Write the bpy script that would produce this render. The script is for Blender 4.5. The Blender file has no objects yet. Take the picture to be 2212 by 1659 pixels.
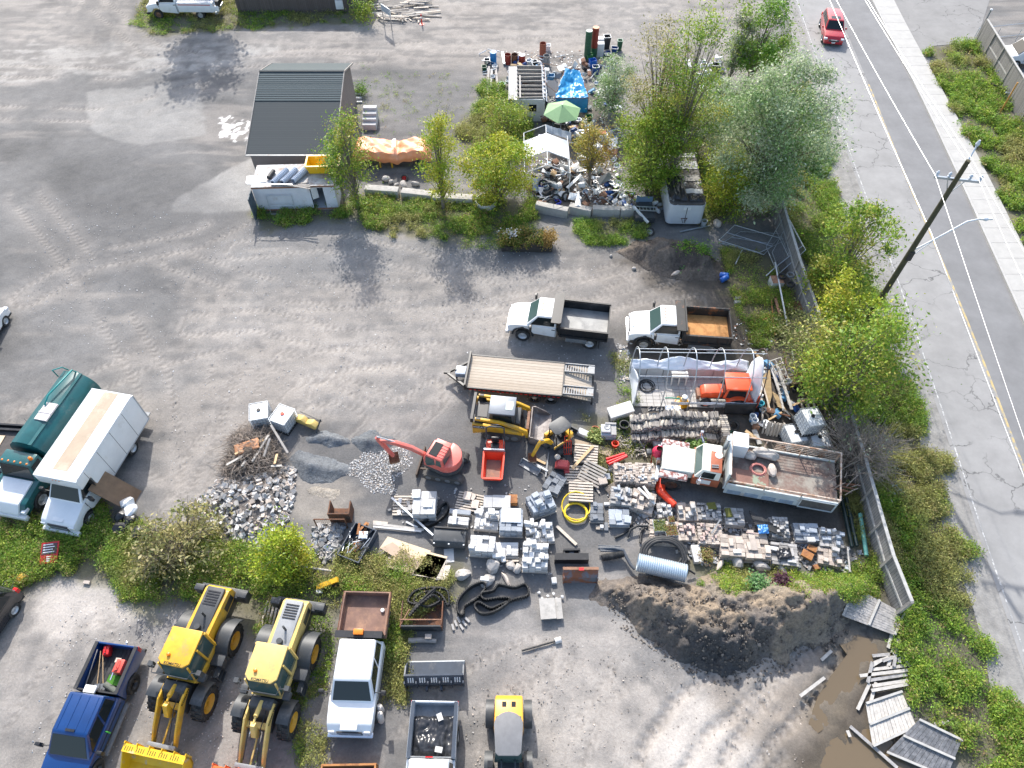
import bpy,bmesh,math,random
import numpy as np
from mathutils import Vector,Matrix
random.seed(7);RNG=np.random.default_rng(7)
SC=bpy.context.scene;C=SC.collection
R=math.radians
#camera, sky, sun, exposure
HC=34.0;TH=R(36.8)
cam_d=bpy.data.cameras.new('camera');cam=bpy.data.objects.new('camera',cam_d);C.objects.link(cam)
cam_d.sensor_width=36;cam_d.lens=36*711/1024;cam_d.clip_end=3000;cam_d.clip_start=.1
cam.location=(0,0,HC);cam.rotation_euler=(TH,0,0);SC.camera=cam
SUN=Vector((-2.68,15.42,12.3)).normalized();EL=math.asin(SUN.z)
W=bpy.data.worlds.new('World');SC.world=W;W.use_nodes=True
sk=W.node_tree.nodes.new('ShaderNodeTexSky');sk.sky_type='NISHITA';sk.sun_disc=False
sk.sun_elevation=EL;sk.sun_rotation=math.atan2(SUN.x,SUN.y);sk.air_density=1.2;sk.dust_density=2.5;sk.ozone_density=1.0
W.node_tree.links.new(sk.outputs[0],W.node_tree.nodes['Background'].inputs[0]);W.node_tree.nodes['Background'].inputs[1].default_value=.15
sl=bpy.data.lights.new('sun','SUN');sl.energy=3.0;sl.angle=R(.6);sl.color=(1,.965,.91)
so=bpy.data.objects.new('sun',sl);C.objects.link(so);so.rotation_euler=SUN.to_track_quat('Z','Y').to_euler()
SC.view_settings.view_transform='Standard';SC.view_settings.look='None';SC.view_settings.gamma=1
SC.view_settings.exposure=.98
SC.cycles.max_bounces=5;SC.cycles.diffuse_bounces=2;SC.cycles.glossy_bounces=2;SC.cycles.transmission_bounces=3;SC.cycles.transparent_max_bounces=6
#pixel <-> ground (photo measured on a 2212 x 1659 view)
FP=711*2212/1024;CT,ST=math.cos(TH),math.sin(TH)
def G(x,y,z=0.0):
 a=(x-1106)/FP;b=(829.5-y)/FP
 dx,dy,dz=a,b*CT+ST,b*ST-CT
 t=(z-HC)/dz
 return Vector((dx*t,dy*t,z))
def toP(X,Y,Z):
 z=Z-HC;w=Y*ST-z*CT
 return 1106+FP*X/w,829.5-FP*(Y*CT+z*ST)/w
def hz(b,py):
 lo,hi=0,25
 for _ in range(40):
  m=(lo+hi)/2
  if toP(b[0],b[1],m)[1]>py:lo=m
  else:hi=m
 return lo
def ang(p,q,z=0):
 a,b=G(*p,z),G(*q,z);return math.atan2(b.y-a.y,b.x-a.x)
MATS={}
def nodes_of(name):
 m=bpy.data.materials.new(name);m.use_nodes=True;nt=m.node_tree
 return m,nt,nt.nodes['Principled BSDF']
def c4(c):return(c[0],c[1],c[2],1)
def mat(name,col,rough=.6,metal=0,var=.12,scale=3,col2=None,lo=.5,hi=.65,bump=0,bscale=20,spec=.5,coat=0,isl=0):
 """base colour with soft mottling; col2 = second colour (rust, dirt, moss) in noisy patches"""
 if name in MATS:return MATS[name]
 m,nt,b=nodes_of(name);N=nt.nodes;L=nt.links
 tc=N.new('ShaderNodeTexCoord');n1=N.new('ShaderNodeTexNoise');n1.inputs['Scale'].default_value=scale;n1.inputs['Detail'].default_value=6;n1.inputs['Roughness'].default_value=.65
 L.new(tc.outputs['Object'],n1.inputs['Vector'])
 r1=N.new('ShaderNodeValToRGB');e=r1.color_ramp.elements
 e[0].position=.3;e[1].position=.7
 e[0].color=c4([max(0,x*(1-var))for x in col]);e[1].color=c4([min(1,x*(1+var*.6))for x in col])
 L.new(n1.outputs[0],r1.inputs[0]);out=r1.outputs[0]
 if col2:
  n2=N.new('ShaderNodeTexNoise');n2.inputs['Scale'].default_value=scale*.8;n2.inputs['Detail'].default_value=8;n2.inputs['Roughness'].default_value=.7
  mp=N.new('ShaderNodeMapping');mp.inputs['Location'].default_value=(3.1,7.7,1.3);L.new(tc.outputs['Object'],mp.inputs[0]);L.new(mp.outputs[0],n2.inputs['Vector'])
  r2=N.new('ShaderNodeMapRange');r2.inputs['From Min'].default_value=lo;r2.inputs['From Max'].default_value=hi
  L.new(n2.outputs[0],r2.inputs[0]);mx=N.new('ShaderNodeMix');mx.data_type='RGBA';mx.inputs[7].default_value=c4(col2)
  L.new(r2.outputs[0],mx.inputs[0]);L.new(out,mx.inputs[6]);out=mx.outputs[2]
 if isl:
  ge=N.new('ShaderNodeNewGeometry');ri=N.new('ShaderNodeMapRange');ri.inputs['To Min'].default_value=1-isl;ri.inputs['To Max'].default_value=1+isl*.6;L.new(ge.outputs['Random Per Island'],ri.inputs[0])
  vs=N.new('ShaderNodeVectorMath');vs.operation='SCALE';L.new(out,vs.inputs[0]);L.new(ri.outputs[0],vs.inputs['Scale']);out=vs.outputs[0]
 L.new(out,b.inputs['Base Color'])
 b.inputs['Roughness'].default_value=rough;b.inputs['Metallic'].default_value=metal;b.inputs['Specular IOR Level'].default_value=spec;b.inputs['Coat Weight'].default_value=coat
 if bump:
  n3=N.new('ShaderNodeTexNoise');n3.inputs['Scale'].default_value=bscale;n3.inputs['Detail'].default_value=5
  L.new(tc.outputs['Object'],n3.inputs['Vector']);bp=N.new('ShaderNodeBump');bp.inputs['Strength'].default_value=bump;bp.inputs['Distance'].default_value=.03
  L.new(n3.outputs[0],bp.inputs['Height']);L.new(bp.outputs[0],b.inputs['Normal'])
 MATS[name]=m;return m
def mat_strips(name,col,col2,axis,width,rough=.8,grain=.35,gap=.08,gapcol=(.03,.025,.02),tone=.25):
 """boards, shingles or corrugation running across `axis`; each strip its own tone, thin dark joints"""
 if name in MATS:return MATS[name]
 m,nt,b=nodes_of(name);N=nt.nodes;L=nt.links
 tc=N.new('ShaderNodeTexCoord');sp=N.new('ShaderNodeSeparateXYZ');L.new(tc.outputs['Object'],sp.inputs[0])
 dv=N.new('ShaderNodeMath');dv.operation='DIVIDE';dv.inputs[1].default_value=width;L.new(sp.outputs[axis],dv.inputs[0])
 fl=N.new('ShaderNodeMath');fl.operation='FLOOR';L.new(dv.outputs[0],fl.inputs[0])
 fr=N.new('ShaderNodeMath');fr.operation='FRACT';L.new(dv.outputs[0],fr.inputs[0])
 wn=N.new('ShaderNodeTexWhiteNoise');wn.noise_dimensions='1D';L.new(fl.outputs[0],wn.inputs['W'])
 mp=N.new('ShaderNodeMapping');s=[2.2]*3;s['XYZ'.index('XYZ'[axis])]=14;mp.inputs['Scale'].default_value=s;L.new(tc.outputs['Object'],mp.inputs[0])
 ns=N.new('ShaderNodeTexNoise');ns.inputs['Scale'].default_value=1.5;ns.inputs['Detail'].default_value=8;ns.inputs['Roughness'].default_value=.7;L.new(mp.outputs[0],ns.inputs['Vector'])
 a=N.new('ShaderNodeMath');a.operation='MULTIPLY_ADD';a.inputs[1].default_value=tone;L.new(wn.outputs['Value'],a.inputs[0])
 gm=N.new('ShaderNodeMath');gm.operation='MULTIPLY_ADD';gm.inputs[1].default_value=2*grain;gm.inputs[2].default_value=.5-grain-tone*.5;L.new(ns.outputs[0],gm.inputs[0]);L.new(gm.outputs[0],a.inputs[2])
 mx=N.new('ShaderNodeMix');mx.data_type='RGBA';mx.inputs[6].default_value=c4(col);mx.inputs[7].default_value=c4(col2);mx.clamp_factor=True
 L.new(a.outputs[0],mx.inputs[0])
 lt=N.new('ShaderNodeMath');lt.operation='LESS_THAN';lt.inputs[1].default_value=gap;L.new(fr.outputs[0],lt.inputs[0])
 m2=N.new('ShaderNodeMix');m2.data_type='RGBA';m2.inputs[7].default_value=c4(gapcol);L.new(lt.outputs[0],m2.inputs[0]);L.new(mx.outputs[2],m2.inputs[6])
 L.new(m2.outputs[2],b.inputs['Base Color']);b.inputs['Roughness'].default_value=rough
 MATS[name]=m;return m
def mat_leaf(name,attr='tint',trans=.35,rough=.55):
 m,nt,b=nodes_of(name);N=nt.nodes;L=nt.links
 at=N.new('ShaderNodeAttribute');at.attribute_name=attr
 tr=N.new('ShaderNodeBsdfTranslucent');mx=N.new('ShaderNodeMixShader');mx.inputs[0].default_value=trans
 L.new(at.outputs['Color'],b.inputs['Base Color']);L.new(at.outputs['Color'],tr.inputs[0]);b.inputs['Roughness'].default_value=rough
 L.new(b.outputs[0],mx.inputs[1]);L.new(tr.outputs[0],mx.inputs[2]);L.new(mx.outputs[0],N['Material Output'].inputs[0])
 MATS[name]=m;return m
def mat_glass(name,col=(.03,.045,.045),rough=.06):
 m,nt,b=nodes_of(name);b.inputs['Base Color'].default_value=c4(col);b.inputs['Roughness'].default_value=rough
 b.inputs['Specular IOR Level'].default_value=.4;MATS[name]=m;return m
white=mat('white_paint',(.78,.79,.8),.35,var=.06,scale=1.5,col2=(.55,.52,.47),lo=.6,hi=.9,coat=.3)
white_old=mat('aged_white_paint',(.68,.69,.68),.5,var=.12,scale=2,col2=(.3,.2,.13),lo=.62,hi=.72)
black=mat('black_paint',(.018,.019,.022),.4,var=.4,scale=2,col2=(.1,.095,.09),lo=.55,hi=.9)
blackp=mat('black_plastic',(.028,.029,.031),.6,var=.3,col2=(.13,.12,.11),lo=.55,hi=.85)
rubber=mat('rubber',(.03,.03,.03),.85,var=.4,scale=6,col2=(.15,.14,.125),lo=.5,hi=.8,bump=.3)
steel=mat('galvanised_steel',(.5,.54,.58),.4,.65,var=.15,scale=4)
greysteel=mat('grey_steel',(.25,.26,.27),.5,.3,var=.2,scale=4,col2=(.16,.1,.07),lo=.58,hi=.7)
chrome=mat('bright_metal',(.7,.72,.75),.2,.9,var=.1)
rim_w=mat('pale_rim',(.55,.56,.57),.4,.3,var=.25,scale=9)
rim_y=mat('yellow_rim',(.72,.38,.03),.5,var=.2,scale=4)
yellow=mat('machine_yellow',(.73,.41,.03),.45,var=.2,scale=2.5,col2=(.38,.26,.12),lo=.5,hi=.72)
yellow_f=mat('faded_yellow',(.74,.52,.16),.5,var=.15,scale=2.5,col2=(.4,.3,.16),lo=.5,hi=.75)
orange=mat('machine_orange',(.78,.16,.035),.42,var=.14,scale=2.5,col2=(.5,.25,.14),lo=.58,hi=.85)
redp=mat('red_paint',(.5,.02,.02),.35,var=.12,scale=2,coat=.3)
pinkred=mat('faded_red_paint',(.72,.15,.12),.42,var=.12,scale=2,col2=(.62,.3,.25),lo=.5,hi=.8)
rust=mat('rusty_steel',(.17,.075,.04),.85,var=.35,scale=3.5,col2=(.06,.045,.04),lo=.48,hi=.62,bump=.3)
rust_l=mat('light_rust',(.3,.16,.1),.8,var=.25,scale=3,col2=(.14,.07,.045),lo=.5,hi=.68)
rust_o=mat('orange_rust',(.45,.2,.07),.85,var=.3,scale=2.2,col2=(.2,.08,.04),lo=.5,hi=.7)
conc=mat('concrete',(.42,.4,.37),.85,var=.18,scale=2.5,col2=(.27,.26,.24),lo=.52,hi=.7,bump=.25)
conc_l=mat('pale_concrete',(.6,.59,.57),.8,var=.12,scale=4,col2=(.45,.43,.4),lo=.55,hi=.75,bump=.15)
conc_b=mat('bluish_concrete',(.4,.44,.49),.8,var=.14,scale=4,bump=.15)
conc_p=mat('beige_concrete',(.5,.43,.37),.85,var=.16,scale=4,col2=(.36,.29,.25),lo=.5,hi=.7,bump=.15,isl=.32)
rock=mat('rock',(.44,.41,.38),.85,var=.25,scale=3,col2=(.27,.25,.23),lo=.5,hi=.65,bump=.5,bscale=8)
wood=mat('fresh_wood',(.58,.4,.22),.75,var=.2,scale=3,col2=(.4,.27,.15),lo=.5,hi=.75)
wood_g=mat('grey_wood',(.38,.35,.32),.85,var=.25,scale=4,col2=(.22,.2,.18),lo=.5,hi=.7)
wood_p=mat('pale_wood',(.56,.49,.41),.8,var=.18,scale=4,col2=(.4,.33,.27),lo=.5,hi=.75)
ply=mat('plywood',(.66,.52,.36),.7,var=.1,scale=1.2,col2=(.5,.38,.26),lo=.55,hi=.7)
tarp_w=mat('white_tarp',(.76,.78,.82),.5,var=.08,scale=2,bump=.4,bscale=4)
plastic_w=mat('white_plastic',(.74,.75,.75),.45,var=.08,scale=3,col2=(.55,.53,.47),lo=.6,hi=.8)
plastic_k=mat('black_sheet',(.025,.025,.028),.3,var=.4,scale=2,bump=.7,bscale=5)
glass=mat_glass('dark_glass',(.016,.022,.024),.04);glass_g=mat_glass('green_glass',(.055,.095,.09),.06)
leaf=mat_leaf('leaf');blade=mat_leaf('blade',trans=.45,rough=.65)
bark=mat('bark',(.2,.17,.14),.9,var=.3,scale=6,bump=.5)
deadwood=mat('dead_wood',(.3,.25,.21),.9,var=.3,scale=6)
soil=mat('dark_soil',(.1,.085,.075),.95,var=.35,scale=1.2,col2=(.2,.165,.135),lo=.5,hi=.7,bump=.8,bscale=7)
hose_y=mat('yellow_hose',(.8,.56,.02),.4,var=.08)
red_l=mat('red_plastic',(.7,.03,.03),.35,var=.12,col2=(.6,.2,.16),lo=.6,hi=.8)
or_pl=mat('orange_plastic',(.85,.06,.02),.4,var=.1)
blue_pl=mat('blue_plastic',(.02,.13,.5),.4,var=.15)
dkgreen=mat('dark_green_paint',(.012,.1,.105),.35,var=.25,scale=1.6,col2=(.1,.16,.16),lo=.58,hi=.78,coat=.2)
dkblue=mat('dark_blue_paint',(.003,.042,.17),.3,var=.15,scale=1.5,coat=.5)
navy=mat('slate_blue_paint',(.045,.06,.085),.5,var=.25,scale=2,col2=(.14,.14,.14),lo=.55,hi=.8)
#mesh building
class MB:
 def __init__(s):s.v=[];s.f=[];s.mi=[];s.cur=0
 def add(s,vs,fs,M=None):
  o=len(s.v)
  s.v+=[tuple(M@Vector(v))for v in vs]if M else[tuple(v)for v in vs]
  s.f+=[tuple(i+o for i in f)for f in fs];s.mi+=[s.cur]*len(fs);return s
 def box(s,x0,x1,y0,y1,z0,z1,M=None,tx=0,ty=0):
  return s.add([(x0,y0,z0),(x1,y0,z0),(x1,y1,z0),(x0,y1,z0),(x0+tx,y0+ty,z1),(x1-tx,y0+ty,z1),(x1-tx,y1-ty,z1),(x0+tx,y1-ty,z1)],[(3,2,1,0),(4,5,6,7),(0,1,5,4),(1,2,6,5),(2,3,7,6),(3,0,4,7)],M)
 def bar(s,p,q,w,h=None,up=(0,0,1)):
  p,q=Vector(p),Vector(q);d=(q-p);L=d.length
  if L<1e-6:return s
  d/=L;u=Vector(up);side=d.cross(u)
  if side.length<1e-3:side=d.cross(Vector((0,1,0)))
  side.normalize();u=side.cross(d);h=h or w
  vs=[p+side*a*w/2+u*b*h/2 for a,b in((-1,-1),(1,-1),(1,1),(-1,1))]+[q+side*a*w/2+u*b*h/2 for a,b in((-1,-1),(1,-1),(1,1),(-1,1))]
  return s.add(vs,[(0,1,2,3),(7,6,5,4),(0,4,5,1),(1,5,6,2),(2,6,7,3),(3,7,4,0)])
 def cyl(s,p,q,r0,r1=None,n=14,caps=(1,1)):
  p,q=Vector(p),Vector(q);r1=r0 if r1 is None else r1;d=(q-p).normalized()
  a=d.orthogonal().normalized();b=d.cross(a)
  vs=[p+(a*math.cos(t)+b*math.sin(t))*r0 for t in[2*math.pi*i/n for i in range(n)]]+[q+(a*math.cos(t)+b*math.sin(t))*r1 for t in[2*math.pi*i/n for i in range(n)]]
  fs=[(i,(i+1)%n,n+(i+1)%n,n+i)for i in range(n)]
  if caps[0]:fs.append(tuple(range(n-1,-1,-1)))
  if caps[1]:fs.append(tuple(range(n,2*n)))
  return s.add(vs,fs)
 def tube(s,pts,r,n=8,closed=False):
  pts=[Vector(p)for p in pts];m=len(pts);rr=r if isinstance(r,(list,tuple))else[r]*m
  d0=(pts[1]-pts[0]).normalized();a=d0.orthogonal().normalized();vs=[]
  for i,p in enumerate(pts):
   d=(pts[(i+1)%m]-pts[i-1])if closed else(pts[min(i+1,m-1)]-pts[max(i-1,0)])
   d=d.normalized()if d.length>1e-6 else d0
   a=(a-d*a.dot(d));a=a.normalized()if a.length>1e-4 else d.orthogonal().normalized();b=d.cross(a)
   vs+=[p+(a*math.cos(t)+b*math.sin(t))*rr[i]for t in[2*math.pi*k/n for k in range(n)]]
  fs=[]
  for i in range(m if closed else m-1):
   j=(i+1)%m
   fs+=[(i*n+k,i*n+(k+1)%n,j*n+(k+1)%n,j*n+k)for k in range(n)]
  if not closed:fs+=[tuple(range(n-1,-1,-1)),tuple(range((m-1)*n,m*n))]
  return s.add(vs,fs)
 def lathe(s,prof,o=(0,0,0),axis='z',n=20):
  M={'z':Matrix(),'y':Matrix.Rotation(R(-90),4,'X'),'x':Matrix.Rotation(R(90),4,'Y')}[axis]
  M=Matrix.Translation(o)@M;vs=[];m=len(prof)
  for r,h in prof:vs+=[(r*math.cos(2*math.pi*k/n),r*math.sin(2*math.pi*k/n),h)for k in range(n)]
  fs=[(i*n+k,i*n+(k+1)%n,(i+1)*n+(k+1)%n,(i+1)*n+k)for i in range(m-1)for k in range(n)]
  return s.add(vs,fs,M)
 def prism(s,poly,y0,y1,wf=None):
  n=len(poly);k=wf or(lambda x,z:1)
  vs=[(x,y0*k(x,z),z)for x,z in poly]+[(x,y1*k(x,z),z)for x,z in poly]
  ar=sum(poly[i][0]*poly[(i+1)%n][1]-poly[(i+1)%n][0]*poly[i][1]for i in range(n))
  f0,f1=tuple(range(n)),tuple(range(2*n-1,n-1,-1))
  fs=[f0,f1]+[(i,n+i,n+(i+1)%n,(i+1)%n)for i in range(n)]
  if ar<0:fs=[f[::-1]for f in fs]
  return s.add(vs,fs)
 def plan(s,poly,z0,z1):
  n=len(poly);ar=sum(poly[i][0]*poly[(i+1)%n][1]-poly[(i+1)%n][0]*poly[i][1]for i in range(n))
  if ar<0:poly=poly[::-1]
  vs=[(x,y,z0)for x,y in poly]+[(x,y,z1)for x,y in poly]
  return s.add(vs,[tuple(range(n-1,-1,-1)),tuple(range(n,2*n))]+[(i,(i+1)%n,n+(i+1)%n,n+i)for i in range(n)])
 def slab(s,quad,t):
  q=[Vector(v)for v in quad];nrm=(q[1]-q[0]).cross(q[2]-q[0]).normalized()
  return s.add([v+nrm*t for v in q]+[v-nrm*.002 for v in q],[(0,1,2,3),(7,6,5,4),(0,4,5,1),(1,5,6,2),(2,6,7,3),(3,7,4,0)])
 def grid(s,fn,nu,nv,M=None):
  vs=[fn(i/nu,j/nv)for i in range(nu+1)for j in range(nv+1)]
  return s.add(vs,[(i*(nv+1)+j,(i+1)*(nv+1)+j,(i+1)*(nv+1)+j+1,i*(nv+1)+j+1)for i in range(nu)for j in range(nv)],M)
 def open_box(s,x0,x1,y0,y1,z0,z1,t,flare=0,ends=(1,1)):
  s.box(x0,x1,y0,y1,z0,z0+t)
  s.bx4(x0,x1,y0,y0+t,z0+t,z1);s.bx4(x0,x1,y1-t,y1,z0+t,z1)
  if ends[0]:s.bx4(x0,x0+t,y0+t,y1-t,z0+t,z1)
  if ends[1]:s.bx4(x1-t,x1,y0+t,y1-t,z0+t,z1)
  return s
 def bx4(s,*a):return s.box(*a)
 def build(s,name,m,parent=None,bev=0,smooth=None,loc=None,seg=2,solid=0):
  me=bpy.data.meshes.new(name);me.from_pydata(s.v,[],s.f);me.validate()
  for x in(m if isinstance(m,(list,tuple))else[m]):me.materials.append(x)
  if isinstance(m,(list,tuple))and len(me.polygons)==len(s.mi):me.polygons.foreach_set('material_index',s.mi)
  bm=bmesh.new();bm.from_mesh(me);bmesh.ops.recalc_face_normals(bm,faces=bm.faces)
  if bev:
   bmesh.ops.remove_doubles(bm,verts=bm.verts,dist=1e-4)
   es=[e for e in bm.edges if len(e.link_faces)==2 and e.calc_face_angle(0)>R(28)]
   try:bmesh.ops.bevel(bm,geom=es,offset=bev,segments=seg,affect='EDGES',profile=.6,clamp_overlap=True)
   except Exception:pass
  bm.to_mesh(me);bm.free()
  if bev or smooth is not None:
   me.shade_smooth();me.set_sharp_from_angle(angle=R(smooth or 40))
  o=bpy.data.objects.new(name,me);C.objects.link(o)
  if solid:md=o.modifiers.new('thick','SOLIDIFY');md.thickness=solid
  if parent:o.parent=parent
  if loc:o.location=loc
  return o
def tag(o,label,cat,group=None,kind=None):
 if label:o['label']=label
 if cat:o['category']=cat
 if group:o['group']=group
 if kind:o['kind']=kind
 return o
def thing(name,label,cat,loc=(0,0,0),rz=0,group=None):
 o=bpy.data.objects.new(name,None);C.objects.link(o);o.location=loc;o.rotation_euler=(0,0,rz);o.empty_display_size=.3
 return tag(o,label,cat,group)
def dup(o,loc=None,rz=None,label=None,group=None,scale=None,_p=None):
 c=o.copy();C.objects.link(c)
 if _p:c.parent=_p
 for ch in o.children:dup(ch,_p=c)
 if loc is not None:c.location=loc
 if rz is not None:c.rotation_euler=(0,0,rz)
 if label:c['label']=label
 if group:c['group']=group
 if scale:c.scale=scale
 return c
def one(mb,name,m,label,cat,loc=(0,0,0),rz=0,group=None,**k):
 o=mb.build(name,m,None,**k);o.location=loc;o.rotation_euler=(0,0,rz);return tag(o,label,cat,group)
def text(s,size,M,m,parent,name='lettering',ext=.004):
 cu=bpy.data.curves.new('t','FONT');cu.body=s;cu.size=size;cu.extrude=ext;cu.align_x='CENTER';cu.align_y='CENTER';cu.offset=size*.012
 t=bpy.data.objects.new('t',cu);C.objects.link(t)
 me=bpy.data.meshes.new_from_object(t.evaluated_get(bpy.context.evaluated_depsgraph_get()))
 bpy.data.objects.remove(t);me.materials.clear();me.materials.append(m)
 o=bpy.data.objects.new(name,me);C.objects.link(o);o.parent=parent;o.matrix_local=M;return o
_T=np.random.default_rng(3).random((256,256))
def vn(x,y):
 xi=np.floor(x).astype(int);yi=np.floor(y).astype(int);fx=x-xi;fy=y-yi
 fx=fx*fx*(3-2*fx);fy=fy*fy*(3-2*fy);g=lambda a,b:_T[a&255,b&255]
 return(g(xi,yi)*(1-fx)+g(xi+1,yi)*fx)*(1-fy)+(g(xi,yi+1)*(1-fx)+g(xi+1,yi+1)*fx)*fy
def fbm(x,y,s=1,o=5,seed=0,p=.5):
 t=0;a=1;w=0;x=np.asarray(x,float)*s+seed*17.3;y=np.asarray(y,float)*s+seed*9.1
 for _ in range(o):t=t+a*vn(x,y);w+=a;a*=p;x=x*2.03+5.2;y=y*2.03+1.7
 return t/w
def sst(e0,e1,x):t=np.clip((x-e0)/(e1-e0),0,1);return t*t*(3-2*t)
def W2(pts,z=0):return np.array([G(*p,z)[:2]for p in pts])
def sdist(X,Y,poly):
 d=np.full(X.shape,1e9);ins=np.zeros(X.shape,bool);n=len(poly)
 for i in range(n):
  ax,ay=poly[i];bx,by=poly[(i+1)%n];ex,ey=bx-ax,by-ay
  t=np.clip(((X-ax)*ex+(Y-ay)*ey)/(ex*ex+ey*ey+1e-9),0,1)
  d=np.minimum(d,np.hypot(X-ax-t*ex,Y-ay-t*ey))
  c=((ay>Y)!=(by>Y))&(X<(bx-ax)*(Y-ay)/(by-ay+1e-12)+ax);ins^=c
 return np.where(ins,d,-d)
def ldist(X,Y,ln):
 d=np.full(X.shape,1e9)
 for(ax,ay),(bx,by)in zip(ln[:-1],ln[1:]):
  ex,ey=bx-ax,by-ay;t=np.clip(((X-ax)*ex+(Y-ay)*ey)/(ex*ex+ey*ey+1e-9),0,1)
  d=np.minimum(d,np.hypot(X-ax-t*ex,Y-ay-t*ey))
 return d
def meshnp(name,V,F,m,parent=None,col=None,attr='tint',smooth=False):
 me=bpy.data.meshes.new(name);k=F.shape[1]
 me.vertices.add(len(V));me.vertices.foreach_set('co',V.astype(np.float32).ravel())
 me.loops.add(F.size);me.loops.foreach_set('vertex_index',F.astype(np.int32).ravel())
 me.polygons.add(len(F));me.polygons.foreach_set('loop_start',np.arange(0,F.size,k,dtype=np.int32));me.polygons.foreach_set('loop_total',np.full(len(F),k,dtype=np.int32))
 me.update(calc_edges=True);me.materials.append(m)
 if col is not None:
  a=me.color_attributes.new(attr,'FLOAT_COLOR','POINT');cc=np.ones((len(V),4),np.float32);cc[:,:3]=col;a.data.foreach_set('color',cc.ravel())
 if smooth:me.shade_smooth()
 o=bpy.data.objects.new(name,me);C.objects.link(o)
 if parent:o.parent=parent
 return o
def leafmesh(name,P,S,col,m,parent=None,flat=.5,asp=.6):
 """one small pointed quad per leaf; flat = how much leaves face up"""
 n=len(P);r=RNG
 d=r.normal(size=(n,3));d[:,2]*=(1-flat);d/=np.linalg.norm(d,axis=1)[:,None]
 nn=r.normal(size=(n,3));nn[:,2]=np.abs(nn[:,2])+flat*2;s=np.cross(d,nn);s/=(np.linalg.norm(s,axis=1)[:,None]+1e-9)
 S=np.asarray(S).reshape(-1,1)*np.ones((n,1));a=d*S;b=s*S*asp*.5
 bend=np.zeros((n,3));bend[:,2]=-.12*S[:,0]
 V=np.stack([P-a*.5,P+b,P+a*.5+bend,P-b],1).reshape(-1,3)
 F=np.arange(4*n).reshape(n,4)
 return meshnp(name,V,F,m,parent,np.repeat(col,4,0))
def axis(a0,a1,st,far,g=1.18):
 mid=list(np.arange(a0,a1+1e-6,st));lo=[];hi=[];s=st
 x=a0
 while x>-far:s*=g;x-=s;lo.append(x)
 s=st;x=a1
 while x<far:s*=g;x+=s;hi.append(x)
 return np.array(lo[::-1]+mid+hi)
gx=axis(-46,46,.15,700,1.25);gy=axis(3.5,75,.15,800,1.2)
X,Y=np.meshgrid(gx,gy,indexing='ij')
PX_,PY_=None,None
VEG={'verge':[(1700,440),(1762,650),(1800,800),(1872,1000),(1960,1290),(1925,1400),(1955,1500),(2085,1659),(2100,1720),(2230,1720),(2203,1634),(2150,1450),(2085,1245),(2012,985),(1960,840),(1908,700),(1870,599),(1822,475),(1787,356),(1763,237),(1740,180),(1690,200),(1690,330)],'top':[(288,48),(330,-30),(810,-30),(800,45),(700,52),(500,64),(330,76)],'mid':[(552,462),(620,470),(740,440),(790,425),(1020,430),(1140,442),(1160,480),(1080,500),(1000,520),(860,505),(740,470),(640,478),(585,492)],'beds':[(985,300),(1000,262),(1036,240),(1048,180),(1075,175),(1110,225),(1150,290),(1120,330),(1010,330)],'left':[(-60,1085),(40,1100),(225,1100),(255,1140),(300,1150),(470,1150),(560,1190),(700,1205),(830,1215),(985,1225),(1000,1275),(860,1290),(862,1400),(832,1430),(835,1290),(735,1290),(715,1370),(640,1330),(560,1365),(520,1300),(430,1300),(330,1318),(268,1300),(280,1258),(130,1235),(60,1260),(-60,1290)],'right_top':[(2010,102),(2108,96),(2150,180),(2280,400),(2280,640),(2212,520),(2140,380),(2075,260),(2030,170)],'bank':[(1500,1225),(1600,1215),(1700,1240),(1880,1225),(1905,1290),(1840,1300),(1790,1305),(1720,1315),(1640,1300),(1560,1290)],'patch':[(1240,478),(1400,486),(1380,508),(1320,530),(1262,515)],'inner':[(1560,545),(1640,540),(1700,620),(1725,735),(1640,750),(1600,690),(1575,610)],'scrap':[(1350,320),(1480,200),(1620,220),(1700,330),(1690,440),(1530,490),(1420,440)],'nook':[(1820,1080),(1880,1010),(1960,1290),(1890,1290),(1850,1180)],'gap':[(1260,900),(1340,930),(1640,960),(1440,1020),(1400,1100),(1280,1000)],}
VW={k:W2(v)for k,v in VEG.items()}
nz=fbm(X,Y,.35,5,1);nf=fbm(X,Y,1.6,4,2);nl=fbm(X,Y,.09,4,3)
def rgb(a):return np.array(a)[None,None,:]
st1=fbm(X*.25+Y*.1,Y*1.3,1.1,4,11)
st2=fbm(X*1.2+Y*.3,Y*.22,1.1,4,12)
grey,dark,tan,pale=rgb((.215,.216,.22)),rgb((.155,.158,.165)),rgb((.315,.292,.272)),rgb((.33,.328,.322))
col=grey*np.ones(X.shape+(1,))
def blend(c,w):
 global col;w=np.clip(w,0,1)[...,None];col=col*(1-w)+c*w
blend(dark,sst(.45,.7,nl*.5+nz*.5)*.6)
blend(tan,sst(.5,.66,st1*.5+nl*.5)*.55)
def zone(pts,c,amt,soft=2.5,nse=3.0,tex=None,line=False):
 P_=W2(pts);d=(soft-ldist(X,Y,P_))if line else sdist(X,Y,P_)
 w=sst(-soft*.5,soft*.5,d+(nz-.5)*nse+(nf-.5)*nse*.35)*amt
 blend(c,w*(tex if tex is not None else 1))
tx=sst(.35,.6,st1*.6+nf*.4);ty=sst(.35,.62,st2*.6+nf*.4)
zone([(-80,-60),(1650,-60),(1650,110),(1050,130),(700,125),(300,150),(-80,190)],tan*1.06,.75,3,4,.5+.5*tx)
zone([(-80,95),(620,100),(500,150),(-80,180)],pale,.6,1,2,tx)
zone([(190,200),(430,170),(440,290),(300,320),(200,280)],pale*.9,.75,.5,1.2)
zone([(380,430),(560,330),(545,455),(370,458)],pale,.8,.4,.8)
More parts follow.
